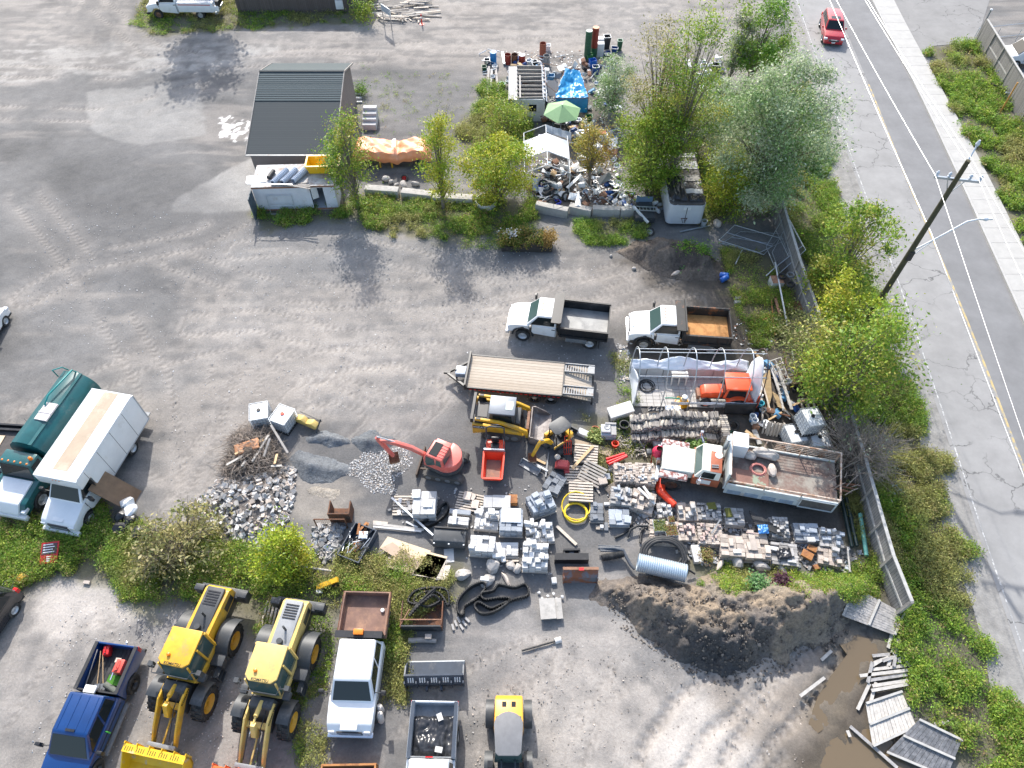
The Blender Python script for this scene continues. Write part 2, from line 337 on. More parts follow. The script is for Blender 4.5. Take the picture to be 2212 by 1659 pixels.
zone([(100,330),(340,300),(520,470),(430,640),(60,620)],dark*1.05,.55,3,4)
zone([(200,110),(380,40),(330,-40),(100,-40)],dark*1.1,.6,3,5,ty)
zone([(420,640),(900,590),(1300,560),(1600,640),(1350,700),(1000,760),(900,900),(600,900),(380,1060),(400,760)],tan*.95,.85,4,5,.35+.65*tx)
zone([(1280,580),(1660,640),(1640,700),(1380,690)],tan*.72,.8,2,3)
zone([(860,100),(1700,90),(1700,150),(1250,240),(1060,180),(880,160)],tan*1.0,.7,3,4,.4+.6*tx)
zone([(780,140),(1030,150),(1010,250),(880,290),(790,230)],grey*.95,.7,1.5,3)
zone([(1130,430),(1350,470),(1320,320),(1300,180),(1250,180),(1200,330)],tan*.62,.9,1,2)
zone([(-80,1260),(130,1250),(330,1320),(560,1340),(600,1760),(-80,1760)],tan*1.0,.8,2,3,.45+.55*ty)
zone([(120,1260),(300,1270),(420,1340),(60,1370)],tan*1.25,.8,1,2)
zone([(700,1300),(880,1340),(900,1760),(520,1760),(640,1500)],grey*.95,.7,2,3,.6+.4*ty)
zone([(1150,1320),(1330,1380),(1560,1500),(1800,1300),(1760,1500),(1640,1580),(1700,1760),(1000,1760),(1100,1450)],tan*1.12,.9,3,4,.5+.5*ty)
zone([(1480,1500),(1620,1500),(1650,1620),(1560,1760),(1380,1760),(1400,1600)],tan*1.3,.8,1.5,3)
zone([(1650,1560),(1820,1540),(1900,1660),(1900,1760),(1640,1760)],rgb((.15,.13,.105)),.92,.3,.8)
zone([(1820,1290),(1930,1390),(1960,1540),(2000,1700),(1750,1700),(1700,1600),(1620,1500),(1760,1400)],rgb((.15,.125,.1)),.95,1.2,2)
zone([(1540,1480),(1650,1440),(1800,1380),(1850,1290),(1880,1420),(1800,1560),(1700,1640),(1600,1600)],rgb((.24,.205,.17)),.85,1.5,3)
zone([(640,900),(1000,900),(1250,900),(1330,1000),(1300,1290),(1000,1260),(860,1150),(700,1060),(620,960)],dark*1.12,.8,2,3,.6+.4*tx)
zone([(640,1040),(740,1030),(780,1070),(700,1140),(640,1110)],rgb((.3,.275,.245)),.7,.8,1.5)
zone([(1330,560),(1700,560),(1760,760),(1900,1000),(1980,1290),(1850,1300),(1850,1150),(1640,1120),(1400,1020),(1360,740),(1560,700)],rgb((.15,.125,.1)),.8,1.2,2)
zone([(1020,760),(1330,660),(1340,900),(1000,900)],grey*.9,.5,2,3)
for k,v in VEG.items():
 P_=VW[k];d=sdist(X,Y,P_);w=sst(-.8,.5,d+(nf-.5)*2.2)
 blend(rgb((.2,.19,.09)),w*.75)
P_=W2([(478,262),(515,255),(540,262),(536,302),(490,304),(470,285)]);d=sdist(X,Y,P_)+(nf-.5)*2.4
blend(rgb((.8,.81,.83)),sst(0,.35,d)*sst(.4,.52,fbm(X,Y,2.2,5,21)))
Zt=np.zeros(X.shape)
TR=[[(1340,610),(1200,640),(1000,700),(820,760),(600,800),(440,980),(380,1120)],[(1330,590),(1150,650),(900,690),(640,690),(300,780),(60,900)],[(1500,660),(1300,690),(1100,720)],[(490,800),(450,900),(420,1060)],[(530,820),(500,960),(430,1080)],[(700,850),(780,900),(880,890),(930,850)],[(620,780),(800,820),(900,800),(930,870),(850,920)],[(1150,1659),(1220,1520),(1280,1430)],[(1560,1659),(1640,1560),(1760,1440)],[(1430,1640),(1500,1540),(1560,1500)],[(1610,1659),(1700,1530),(1790,1430)],[(1690,1500),(1760,1420),(1830,1350)],[(-60,150),(300,160),(700,110),(1200,90),(1560,60)],[(-60,240),(250,250),(420,190)],[(150,1659),(220,1500),(330,1350)],[(20,1659),(100,1500),(200,1380)],[(200,0),(330,110),(480,135),(800,125)],[(50,420),(200,600),(330,820),(360,1000)],[(380,560),(560,620),(760,640),(980,610),(1250,600)],[(640,860),(720,840),(800,860),(830,910),(790,950)],[(420,700),(560,690),(720,730),(900,720),(1090,700)],[(700,780),(860,760),(960,800)],[(520,540),(700,520),(900,560),(1080,640)],[(60,640),(200,560),(420,520),(520,470)],[(560,1659),(600,1500),(700,1380)],[(860,1659),(1000,1500),(1150,1420)],[(1300,1659),(1340,1560),(1420,1480)],[(1250,690),(1360,620),(1500,560)]]
for i,t in enumerate(TR):
 ln=W2(t);d=ldist(X,Y,ln);off=np.abs(d-.9);wdt=.27
 rut=np.exp(-(off/wdt)**4);amp=sst(.36,.56,fbm(X,Y,.3,3,40+i))
 dv=ln[-1]-ln[0];dv=dv/np.linalg.norm(dv);lug=(np.sin((X*dv[0]+Y*dv[1])*2*math.pi/.42+2.5*np.abs(off)/wdt)>0)
 deep=6 if 8<=i<=11 else 1.3
 Zt-=rut*.018*amp*deep*(.6+.8*lug)
 blend(tan*1.12,np.exp(-((d-.9)/.9)**4)*.22*amp);blend(tan*.68,rut*.34*amp*(.35+.65*lug));blend(tan*1.25,rut*.3*amp*(1-lug))
f2=fbm(X,Y,7,3,5)
lm_=col.mean(-1,keepdims=True);g3=fbm(X*.8+3,Y*1.1,.22,5,31,.6);col=col*(.78+.42*(lm_-.24)/.1*.3+.36*(g3[...,None]-.5)+.0);col=np.clip(col,.02,.9);lm2=col.mean(-1,keepdims=True);col=np.where(lm2<.5,col*(lm2/.225)**.22,col);lm2=col.mean(-1,keepdims=True);col=(lm2+(col-lm2)*.8)*np.array((1.13,1.095,1.05))
col*=(.87+.26*nf)[...,None]*(.92+.16*f2)[...,None]
mudz=sst(0,2,sdist(X,Y,W2([(1560,1500),(1650,1430),(1900,1290),(1960,1540),(1960,1700),(1700,1700)])))
Zg=mudz*(fbm(X*2.4+Y*1.6,Y*.5-X*.6,1.1,4,91)-.5)*.3+(fbm(X,Y,.15,3,8)-.5)*.05+(nf-.5)*.05+(f2-.5)*.03+Zt
PUD=[W2([(1758,1550),(1775,1500),(1800,1460),(1830,1420),(1815,1400),(1850,1382),(1890,1395),(1900,1420),(1870,1440),(1850,1480),(1830,1510),(1800,1550),(1775,1568)]),W2([(1770,1659),(1790,1610),(1850,1580),(1880,1560),(1930,1600),(1960,1659),(1940,1690),(1800,1700)])]
wet=np.zeros(X.shape)
for q in PUD:
 d=sdist(X,Y,q)+(nf-.5)*1.0;Zg-=.09*sst(-.35,.5,d);wet=np.maximum(wet,sst(-1.0,.2,d))
blend(rgb((.12,.1,.075)),wet*.7)
far_=(np.abs(X)>60)|(Y>95)|(Y<-5)
Zg[far_]=0
RL=W2([(1700,-60),(1721,0),(1776,160),(1824,303),(1880,445),(1940,611),(1998,759),(2060,979),(2130,1170),(2212,1409),(2290,1640)])
KR=W2([(1855,-60),(1879,0),(1941,119),(2030,297),(2116,493),(2208,691),(2300,905),(2400,1150),(2500,1420),(2600,1700)])
SW=W2([(1900,-60),(1926,0),(2006,148),(2090,297),(2188,493),(2300,725),(2420,990),(2520,1240),(2640,1560),(2700,1720)])
def extend(a,L=260):
 a=np.array(a);d0=a[0]-a[2];d0/=np.linalg.norm(d0);d1=a[-1]-a[-3];d1/=np.linalg.norm(d1)
 return np.vstack([a[0]+d0*L,a,a[-1]+d1*120])
RL,KR,SW=map(extend,(RL,KR,SW))
road_poly=np.vstack([RL,KR[::-1]])
Zg*=1-sst(-1.5,-.2,sdist(X,Y,np.vstack([RL,SW[::-1]])))
nx,ny=X.shape;idx=np.arange(nx*ny).reshape(nx,ny)
F_=np.stack([idx[:-1,:-1],idx[1:,:-1],idx[1:,1:],idx[:-1,1:]],-1).reshape(-1,4)
mg,nt,b=nodes_of('gravel_ground');N=nt.nodes;L=nt.links
at=N.new('ShaderNodeAttribute');at.attribute_name='tint'
tc=N.new('ShaderNodeTexCoord');n1=N.new('ShaderNodeTexNoise');n1.inputs['Scale'].default_value=9;n1.inputs['Detail'].default_value=7;n1.inputs['Roughness'].default_value=.75;L.new(tc.outputs['Object'],n1.inputs['Vector'])
vo=N.new('ShaderNodeTexVoronoi');vo.inputs['Scale'].default_value=11;L.new(tc.outputs['Object'],vo.inputs['Vector'])
mr=N.new('ShaderNodeMapRange');mr.inputs['From Min'].default_value=.3;mr.inputs['From Max'].default_value=.7;mr.inputs['To Min'].default_value=.84;mr.inputs['To Max'].default_value=1.16;L.new(n1.outputs[0],mr.inputs[0])
vr=N.new('ShaderNodeMapRange');vr.inputs['To Min'].default_value=.93;vr.inputs['To Max'].default_value=1.08;L.new(vo.outputs['Color'],vr.inputs[0])
mm=N.new('ShaderNodeMath');mm.operation='MULTIPLY';L.new(mr.outputs[0],mm.inputs[0]);L.new(vr.outputs[0],mm.inputs[1])
vm=N.new('ShaderNodeVectorMath');vm.operation='SCALE';L.new(at.outputs['Color'],vm.inputs[0]);L.new(mm.outputs[0],vm.inputs['Scale']);L.new(vm.outputs[0],b.inputs['Base Color'])
b.inputs['Roughness'].default_value=.95;b.inputs['Specular IOR Level'].default_value=.25
bp=N.new('ShaderNodeBump');bp.inputs['Strength'].default_value=.55;bp.inputs['Distance'].default_value=.05;L.new(n1.outputs[0],bp.inputs['Height']);L.new(bp.outputs[0],b.inputs['Normal'])
gr=meshnp('ground',np.stack([X,Y,Zg],-1).reshape(-1,3),F_,mg,None,col.reshape(-1,3),smooth=True);gr['kind']='structure'
gi=lambda x,y:float(Zg[min(np.searchsorted(gx,x),nx-1),min(np.searchsorted(gy,y),ny-1)])
mw,nt,b=nodes_of('muddy_water');b.inputs['Base Color'].default_value=(.145,.108,.066,1);b.inputs['Roughness'].default_value=.06;b.inputs['Specular IOR Level'].default_value=.5
for i,q in enumerate(PUD):
 mb=MB();c_=q.mean(0);qq=[tuple(c_+(p-c_)*1.15)for p in q];mb.plan(qq,-.12,-.028);o=mb.build('puddle',mw);o['kind']='structure'
def asphalt(name,base,crack=True):
 m,nt,b=nodes_of(name);N=nt.nodes;L=nt.links
 tc=N.new('ShaderNodeTexCoord');n1=N.new('ShaderNodeTexNoise');n1.inputs['Scale'].default_value=.5;n1.inputs['Detail'].default_value=9;n1.inputs['Roughness'].default_value=.7;L.new(tc.outputs['Object'],n1.inputs['Vector'])
 r=N.new('ShaderNodeValToRGB');e=r.color_ramp.elements;e[0].position=.32;e[1].position=.68;e[0].color=c4([x*.84 for x in base]);e[1].color=c4([x*1.12 for x in base]);L.new(n1.outputs[0],r.inputs[0])
 vo=N.new('ShaderNodeTexVoronoi');vo.feature='DISTANCE_TO_EDGE';vo.inputs['Scale'].default_value=.42
 nw=N.new('ShaderNodeTexNoise');nw.inputs['Scale'].default_value=1.3;nw.inputs['Detail'].default_value=6;L.new(tc.outputs['Object'],nw.inputs['Vector'])
 ad=N.new('ShaderNodeVectorMath');ad.operation='ADD';L.new(tc.outputs['Object'],ad.inputs[0]);sc=N.new('ShaderNodeVectorMath');sc.operation='SCALE';sc.inputs['Scale'].default_value=1.4;L.new(nw.outputs['Color'],sc.inputs[0]);L.new(sc.outputs[0],ad.inputs[1]);L.new(ad.outputs[0],vo.inputs['Vector'])
 lt=N.new('ShaderNodeMapRange');lt.inputs['From Min'].default_value=.004;lt.inputs['From Max'].default_value=.02;lt.inputs['To Min'].default_value=.75 if crack else 0;lt.inputs['To Max'].default_value=0;L.new(vo.outputs['Distance'],lt.inputs[0])
 nm=N.new('ShaderNodeTexNoise');nm.inputs['Scale'].default_value=.16;nm.inputs['Detail'].default_value=3;L.new(tc.outputs['Object'],nm.inputs['Vector']);gt=N.new('ShaderNodeMapRange');gt.inputs['From Min'].default_value=.42;gt.inputs['From Max'].default_value=.52;L.new(nm.outputs[0],gt.inputs[0])
 mu=N.new('ShaderNodeMath');mu.operation='MULTIPLY';L.new(lt.outputs[0],mu.inputs[0]);L.new(gt.outputs[0],mu.inputs[1])
 mx=N.new('ShaderNodeMix');mx.data_type='RGBA';mx.inputs[7].default_value=(.05,.05,.05,1);L.new(mu.outputs[0],mx.inputs[0]);L.new(r.outputs[0],mx.inputs[6]);L.new(mx.outputs[2],b.inputs['Base Color'])
 b.inputs['Roughness'].default_value=.85;return m
m_old,m_new=asphalt('old_asphalt',(.275,.27,.265)),asphalt('newer_asphalt',(.19,.19,.193),False)
def lerp2(A,B,t):
 return A+(B-A)*t
def resample(ln,n):
 ln=np.array(ln);s=np.r_[0,np.cumsum(np.hypot(*np.diff(ln,axis=0).T))];t=np.linspace(0,s[-1],n)
 return np.stack([np.interp(t,s,ln[:,0]),np.interp(t,s,ln[:,1])],1)
def byrow(ln,ys):
 o=np.argsort(ln[:,1]);return np.interp(ys,ln[o,1],ln[o,0])
YS=np.linspace(-60,260,161)
CY=extend(W2([(1760,-60),(1798,0),(1850,119),(1911,267),(1962,403),(2000,487),(2072,641),(2167,896),(2230,1060),(2330,1330)]))
xl,xc,xk,xs=byrow(RL,YS),byrow(CY,YS),byrow(KR,YS),byrow(SW,YS)
from numpy import convolve
def sm(a):k=np.ones(9)/9;p=np.pad(a,4,mode='edge');return convolve(p,k,'valid')
xl,xc,xk,xs=map(sm,(xl,xc,xk,xs))
def ribbon(xa,xb,z,name,m,kind='structure',t=None,rows=slice(None)):
 mb=MB();ys=YS[rows];xa,xb=xa[rows],xb[rows]
 V=[];
 for x0,x1,y in zip(xa,xb,ys):V+=[(x0,y,z),(x1,y,z)]
 Fs=[(2*i,2*i+1,2*i+3,2*i+2)for i in range(len(ys)-1)]
 if t:
  n0=len(V);V+=[(x,y,z-t)for x,y,z in V];Fs+=[(2*i,2*i+2,n0+2*i+2,n0+2*i)for i in range(len(ys)-1)]+[(2*i+1,n0+2*i+1,n0+2*i+3,2*i+3)for i in range(len(ys)-1)]
 mb.add(V,Fs);o=mb.build(name,m);o['kind']=kind;return o
ribbon(xl-.25,xc+.02,.030,'road',m_old);ribbon(xc+.02,xk,.034,'road',m_new)
m_shoulder=mat('gravel_shoulder',(.27,.26,.245),.95,var=.3,scale=1.6,bump=.6,bscale=9)
xv=sm(byrow(extend(W2([(1680,-60),(1700,20),(1763,237),(1787,356),(1822,475),(1870,599),(1908,700),(1960,840),(2012,985),(2085,1245),(2150,1450),(2203,1634)])),YS))
ribbon(xv-.3+.5*(fbm(YS,YS*0,.5,4,3)-.5)*2,xl-.2,.02,'road_shoulder',m_shoulder)
m_line=mat('worn_white_line',(.55,.55,.54),.7,var=.15,scale=6,col2=(.27,.27,.27),lo=.44,hi=.52)
m_yel=mat('worn_yellow_line',(.5,.38,.17),.7,var=.2,scale=3,col2=(.28,.27,.25),lo=.45,hi=.55)
ribbon(xl-.04,xl+.03,.038,'road',m_line);ribbon(xc-.07,xc+.06,.042,'road',m_yel,rows=slice(0,60))
m_side=mat('sidewalk_concrete',(.41,.4,.38),.85,var=.1,scale=1.5,col2=(.35,.34,.325),lo=.55,hi=.75)
m_kerb=mat('kerb_concrete',(.43,.42,.4),.85,var=.1,scale=2)
ribbon(xk,xk+.16,.17,'kerb',m_kerb,t=.17);
m_dk=mat('joint_dark',(.2,.2,.19),.9)
Ls=1.55;YS0=YS
mbp=MB();mj=MB()
for k in range(int(200/Ls)):
 y0=2+k*Ls;y1=y0+Ls-.022;f=lambda a,y:float(np.interp(y,YS,a))
 mbp.add([(f(xk,y0)+.18,y0,.155),(f(xs,y0),y0,.155),(f(xs,y1),y1,.155),(f(xk,y1)+.18,y1,.155),(f(xk,y0)+.18,y0,0),(f(xs,y0),y0,0),(f(xs,y1),y1,0),(f(xk,y1)+.18,y1,0)],[(0,1,2,3),(0,4,5,1),(1,5,6,2),(2,6,7,3),(3,7,4,0)])
o=mbp.build('sidewalk',m_side);o['kind']='structure'
mb=MB();mb.plan([tuple(p)for p in W2([(1926,0),(2006,148),(2012,100),(2108,92),(2160,-70),(1890,-70)])],.0,.024)
o=mb.build('paved_entrance',asphalt('yard_asphalt',(.23,.225,.22)));o['kind']='structure'
#weeds (uncountable ground cover)
GREENS=np.array([(.16,.33,.03),(.26,.4,.035),(.11,.23,.025),(.36,.42,.05),(.38,.33,.13),(.3,.2,.09)])
def weeds(name,key,n,h=.45,size=.16,mix=(.3,.3,.2,.12,.05,.03),z0=0,zf=None,leafy=.5,seed=1):
 r=np.random.default_rng(seed);P_=VW[key]if isinstance(key,str)else key;lo,hi=P_.min(0),P_.max(0)
 c=np.empty((0,2));n=int(n*1.45)
 while len(c)<n:
  q=lo+(hi-lo)*r.random((n*2,2));d=sdist(q[:,0],q[:,1],P_);dens=fbm(q[:,0],q[:,1],.8,4,seed)
  c=np.vstack([c,q[(d+(dens-.5)*3.0>0)&(r.random(len(q))<.08+1.7*sst(.4,.6,dens))]])
 c=c[:n];k=20;size*=.66;hh=h*.8*(.3+1.3*r.random(n)**2+.5*fbm(c[:,0],c[:,1],.7,3,seed+5))
 zb=np.array([zf(a,b)for a,b in c])if zf else np.full(n,z0)
 ci=r.choice(6,n,p=np.array(mix)/sum(mix));big=fbm(c[:,0],c[:,1],.35,3,seed+9)
 ci=np.where((big>.56)&(r.random(n)<.5),np.clip(ci+1,0,5),ci)
 pc=np.repeat(c,k,0)+r.normal(0,.13,(n*k,2));u=r.random(n*k);z=np.repeat(zb,k)+u**.7*np.repeat(hh,k)
 dry=sst(.52,.66,fbm(c[:,0],c[:,1],.3,4,seed+31))[:,None];dry=.18+.82*dry;base=GREENS[ci]*(1-dry*.7)+np.array((.36,.31,.13))*dry*.7
 cc=np.repeat(base*(.75+.55*r.random((n,1))),k,0)*(.75+.6*r.random((n*k,1)))
 o=leafmesh(name,np.c_[pc,z],size*.8*(.45+1.1*r.random(n*k)**1.5),cc,blade,flat=.35,asp=.42)
 o['kind']='stuff';o['label']='green and yellowing weeds';o['category']='weeds';return o
WD=lambda n,*a,lab=None,**k:[o.__setitem__('label',lab)for o in[weeds(n,*a,**k)]]
WD('weeds','verge',14000,.55,.2,lab='thick green weeds on the verge between fence and road',mix=(.36,.34,.12,.12,.05,.03),seed=1)
WD('grass','top',2600,.3,.2,lab='grass under the white service truck at top of the yard',seed=2)
WD('weeds','mid',3300,.42,.2,lab='weeds in front of the concrete blocks and white container',mix=(.3,.25,.25,.1,.07,.05),seed=3)
WD('weeds','beds',2400,.45,.2,lab='bright green weeds left of the scrap heap',mix=(.55,.3,.05,.1,0,0),seed=4)
WD('weeds','left',10500,.5,.17,lab='dense weeds between the upper yard and the wheel loaders',mix=(.32,.3,.14,.12,.07,.05),seed=5)
WD('weeds','right_top',3600,.6,.28,lab='weeds between the sidewalk and the board fence',mix=(.45,.35,.05,.1,.03,.02),seed=6)
WD('weeds','patch',800,.35,.18,lab='low green weeds in front of the concrete block wall',mix=(.6,.3,.05,.05,0,0),seed=8)
WD('weeds','inner',1500,.4,.17,lab='weeds along the inside of the board fence',mix=(.3,.2,.3,.1,.05,.05),seed=9)
WD('weeds','scrap',2400,.6,.2,lab='weeds around the long semitrailer',mix=(.2,.2,.4,.1,.05,.05),seed=10)
WD('weeds','nook',900,.5,.17,lab='weeds behind the old crane truck by the fence',mix=(.25,.3,.3,.1,.05,0),seed=11)
WD('weeds','gap',330,.3,.15,lab='sparse weeds under the firewood and concrete mixer',mix=(.3,.3,.2,.1,.05,.05),seed=12)
for i,(q,n,lab)in enumerate([([(735,1300),(640,1330),(560,1520),(500,1659),(560,1659),(690,1500)],260,'scattered weeds between the two wheel loaders'),([(840,1300),(880,1300),(880,1520),(830,1520)],420,'weeds beside the pickup with the rusty dump body'),([(880,480),(1160,485),(1180,530),(1000,540)],260,'thin weeds near the planter box'),([(640,1480),(690,1480),(700,1659),(650,1659)],160,'small weeds beside the front of the white pickup'),([(780,140),(1040,170),(1040,300),(800,300)],140,'sparse weeds on the gravel behind the orange tarp'),([(1330,730),(1370,740),(1370,1000),(1330,900)],160,'weeds along the tarp shelter side')]):
 WD('weeds',W2(q),n,.3,.16,lab=lab,seed=30+i)
m_shA=mat_strips('newer_shingles',(.05,.07,.075),(.11,.135,.14),1,.22,.9,.4,.22,(.03,.035,.04),.3)
m_shB=mat_strips('old_shingles',(.038,.048,.052),(.07,.08,.083),1,.16,.9,.3,.14,(.045,.045,.05),.15)
sidw=mat_strips('weathered_siding',(.18,.15,.14),(.28,.24,.22),1,.2,.9,.3,.06)
t=thing('shed','big shed with a dark shingled saltbox roof behind the white container','shed',(-16.2,50,0))
xa,xb=-3.3,3.25;pf=[(-5.4,2.4),(2.2,4.5),(5.5,3.35)]
mb=MB();mb.prism([(p[0],p[1]-.06)for p in[(-5.1,2.42),(2.2,4.42),(5.2,3.4)]]+[(5.2,0),(-5.1,0)],xa+.2,xb-.2)
mb.v=[(v[1],v[0],v[2])for v in mb.v];mb.f=[f[::-1]for f in mb.f];mb.build('wall',sidw,t)
def roofpart(y0,z0,y1,z1,nm,m):
 b=MB();b.add([(xa,y0,z0),(xb,y0,z0),(xb,y1,z1),(xa,y1,z1),(xa,y0,z0-.1),(xb,y0,z0-.1),(xb,y1,z1-.1),(xa,y1,z1-.1)],[(0,1,2,3),(7,6,5,4),(0,4,5,1),(1,5,6,2),(2,6,7,3),(3,7,4,0)]);return b.build(nm,m,t)
yb,zb=-2.0+1.1,0;fz=lambda y:2.4+(y+5.4)*(2.1/7.6)
r1=roofpart(-5.4,2.4,-.6,fz(-.6),'roof',m_shB);r1['label']='older worn lower part of the shed roof'
r2=roofpart(-.62,fz(-.62)+.02,2.2,4.52,'roof',m_shA);r3=roofpart(2.2,4.52,5.5,3.35,'roof',m_shA)
b=MB();sl_=.82
for i in range(14):
 y=-.6+i*.2;b.add([(xa,y,fz(y)+.045),(xb,y,fz(y)+.045),(xb,y+.2,fz(y+.2)+.028),(xa,y+.2,fz(y+.2)+.028),(xa,y,fz(y)),(xb,y,fz(y))],[(0,1,2,3),(0,4,5,1)])
b.build('shingle_courses',m_shA,r2)
MB().bar((xa,-5.45,2.36),(xb,-5.45,2.36),.1,.08).build('gutter',greysteel,t);MB().bar((xa,2.2,4.55),(xb,2.2,4.55),.22,.04).build('ridge_cap',m_shB,t)
for x in(xa,xb):MB().bar((x,-5.4,2.38),(x,2.2,4.5),.06,.12).bar((x,2.2,4.5),(x,5.5,3.33),.06,.12).build('verge_board',wood_g,t)
cw=mat('container_white',(.62,.64,.68),.5,var=.12,scale=1.2,col2=(.4,.36,.32),lo=.6,hi=.75)
a,q=G(561,457),G(731,452)
t=thing('storage_container','white storage container with an open door and clutter on its roof','container',(-18.4,41.15,0),math.atan2(.26,5.7))
CWd=5.75
mb=MB();mb.box(0,4.0,0,.05,.1,2.1);mb.box(4.95,CWd,0,.05,.1,2.1);mb.box(4.0,4.95,0,.05,1.95,2.1);mb.box(0,.05,.05,2.5,.1,2.1);mb.box(CWd-.05,CWd,.05,2.5,.1,2.1);mb.box(.05,CWd-.05,2.45,2.5,.1,2.1);mb.box(0,CWd,0,2.5,0,.1)
for x in(1.3,2.4,3.3):mb.box(x,x+.04,-.02,0,.1,2.1)
mb.build('wall',cw,t)
mb=MB();mb.box(-.02,CWd+.02,-.03,2.53,2.1,2.16);mb.build('roof',mat('container_roof',(.5,.5,.5),.7,var=.3,scale=2,col2=(.28,.2,.16),lo=.5,hi=.66),t)
mb=MB();mb.box(0,.06,-1.15,0,.1,2.0);d=mb.build('door',mat('dark_panel',(.08,.11,.13),.6,var=.3),t);d.location=(-.1,-.02,0);d['label']='dark side door swung open'
mb=MB();mb.slab([(4.05,.06,1.9),(4.05,.06,.9),(4.45,.3,.9),(4.45,.3,1.9)],.03);mb.build('door',white_old,t)
for zz in(.12,2.08):
 mb=MB();mb.box(-.04,CWd+.04,-.05,.0,zz-.06,zz+.06);mb.build('rail',rust_l,t)
one(MB().cyl((-.9,0,.7),(.9,0,.7),.025).cyl((-.9,0,0),(-.9,0,1.5),.025).cyl((.9,0,0),(.9,0,1.5),.025).cyl((-.9,0,1.5),(.9,0,1.5),.025).cyl((-.9,0,.03),(.9,0,.03),.025),'pipe_frame',steel,'thin pipe frame leaning on the white container front','frame',(-16.6,40.85,0)).rotation_euler=(R(-8),0,.03)
def corr_pipe(name,p,q,r,m,label,cat,group=None,ring=.09,amp=.02,wall=1,n=22):
 p,q=Vector(p),Vector(q);L=(q-p).length;k=max(4,int(L/ring));mb=MB()
 prof=[(r+amp*(1 if i%2 else-1),L*i/(2*k))for i in range(2*k+1)]
 prof=[(r-.04,0)]+prof+[(r-.04,L),(r-.045,L*.5),(r-.04,0)]if wall else prof
 mb.lathe(prof,n=n);o=mb.build(name,m,None,smooth=50);o.location=p;o.rotation_euler=(q-p).to_track_quat('Z','Y').to_euler();return tag(o,label,cat,group)
zr=2.16
for i,(x0,y0,lab)in enumerate([(-16.85,41.3,'leftmost of three grey corrugated pipes on the white container roof'),(-16.2,41.35,'middle one of three grey corrugated pipes on the container roof'),(-15.45,41.5,'grey corrugated pipe beside the yellow hopper on the container roof')]):
 corr_pipe('corrugated_pipe',(x0,y0,zr+.24),(x0+.75,y0+1.5,zr+.24),.2,mat('grey_pipe',(.42,.47,.55),.5,.3),lab,'pipe','grey corrugated pipes on the container roof',ring=.13,amp=.022)
one(MB().cyl((0,0,.16),(.2,.8,.16),.15),'black_pipe',blackp,'short black pipe on the container roof left of the grey pipes','pipe',(-17.3,42.0,zr))
t=thing('yellow_hopper','yellow open hopper with junk inside at the shed front','hopper',(-14.5,42.6,zr),.03)
mb=MB();mb.add([(0,0,.05),(2.0,0,.05),(2.0,.9,.05),(0,.9,.05),(-.15,-.15,.75),(2.2,-.15,.75),(2.2,1.1,.75),(-.15,1.1,.75)],[(3,2,1,0),(0,1,5,4),(1,2,6,5),(2,3,7,6),(3,0,4,7)])
mb.build('bin',mat('hopper_yellow',(.85,.5,.01),.4,var=.1),t,solid=.05)
mb=MB();
for p_,q_ in(((-.15,-.15),(2.2,-.15)),((2.2,-.15),(2.2,1.1)),((2.2,1.1),(-.15,1.1)),((-.15,1.1),(-.15,-.15))):mb.bar((*p_,.76),(*q_,.76),.12,.07)
mb.build('rim',mat('hopper_yellow',0),t)
one(MB().box(0,.35,0,.3,0,.3).box(.4,.7,.1,.4,0,.15),'scrap_box',white_old,'white scrap box lying inside the yellow hopper','box',(-13.2,42.9,zr+.1),.2)
for i in range(4):one(MB().box(0,2.6,0,.09,0,.05),'plank',wood_g,'weathered planks lying under the pipes on the container roof','plank',(-17.0+.12*i,41.25+.02*i,2.165+.051*i),.12-.12*i,'planks on the container roof')
one(MB().box(0,3.2,0,.06,0,.06),'rail',steel,'pale metal rail laid along the front edge of the container roof','rail',(-18.6,41.1,2.42),-.02)
one(MB().box(-.7,.7,-.4,.4,0,.05),'crumpled_cloth',white,'white sheet hanging over the left end of the container roof','sheet',(-18.2,42.0,2.17),.1)
t=thing('barn','dark weathered wooden barn at the top edge behind grass','barn',(G(515,27).x,G(515,27).y,0))
dkw=mat_strips('dark_barn_boards',(.07,.055,.05),(.17,.14,.125),0,.18,.95,.4,.06,(.02,.02,.02),.3)
mb=MB();Lb=G(787,30).x-G(515,27).x;mb.box(0,Lb,0,9,0,2.7);mb.build('wall',dkw,t)
mb=MB();mb.prism([(-.3,2.7),(4.5,4.6),(9.3,2.7),(4.5,4.5)],-.3,Lb+.3);mb.v=[(v[1],v[0],v[2])for v in mb.v];mb.build('roof',m_shB,t)
mb=MB();mb.box(Lb-2.7,Lb-1.95,-.12,0,.35,1.2);mb.build('meter_box',plastic_w,t,bev=.03)
mb=MB();[mb.bar((Lb-1+.25*i,-.05,0),(Lb-1+.25*i,-.05,3),.05)for i in range(3)];mb.build('downpipe',steel,t)
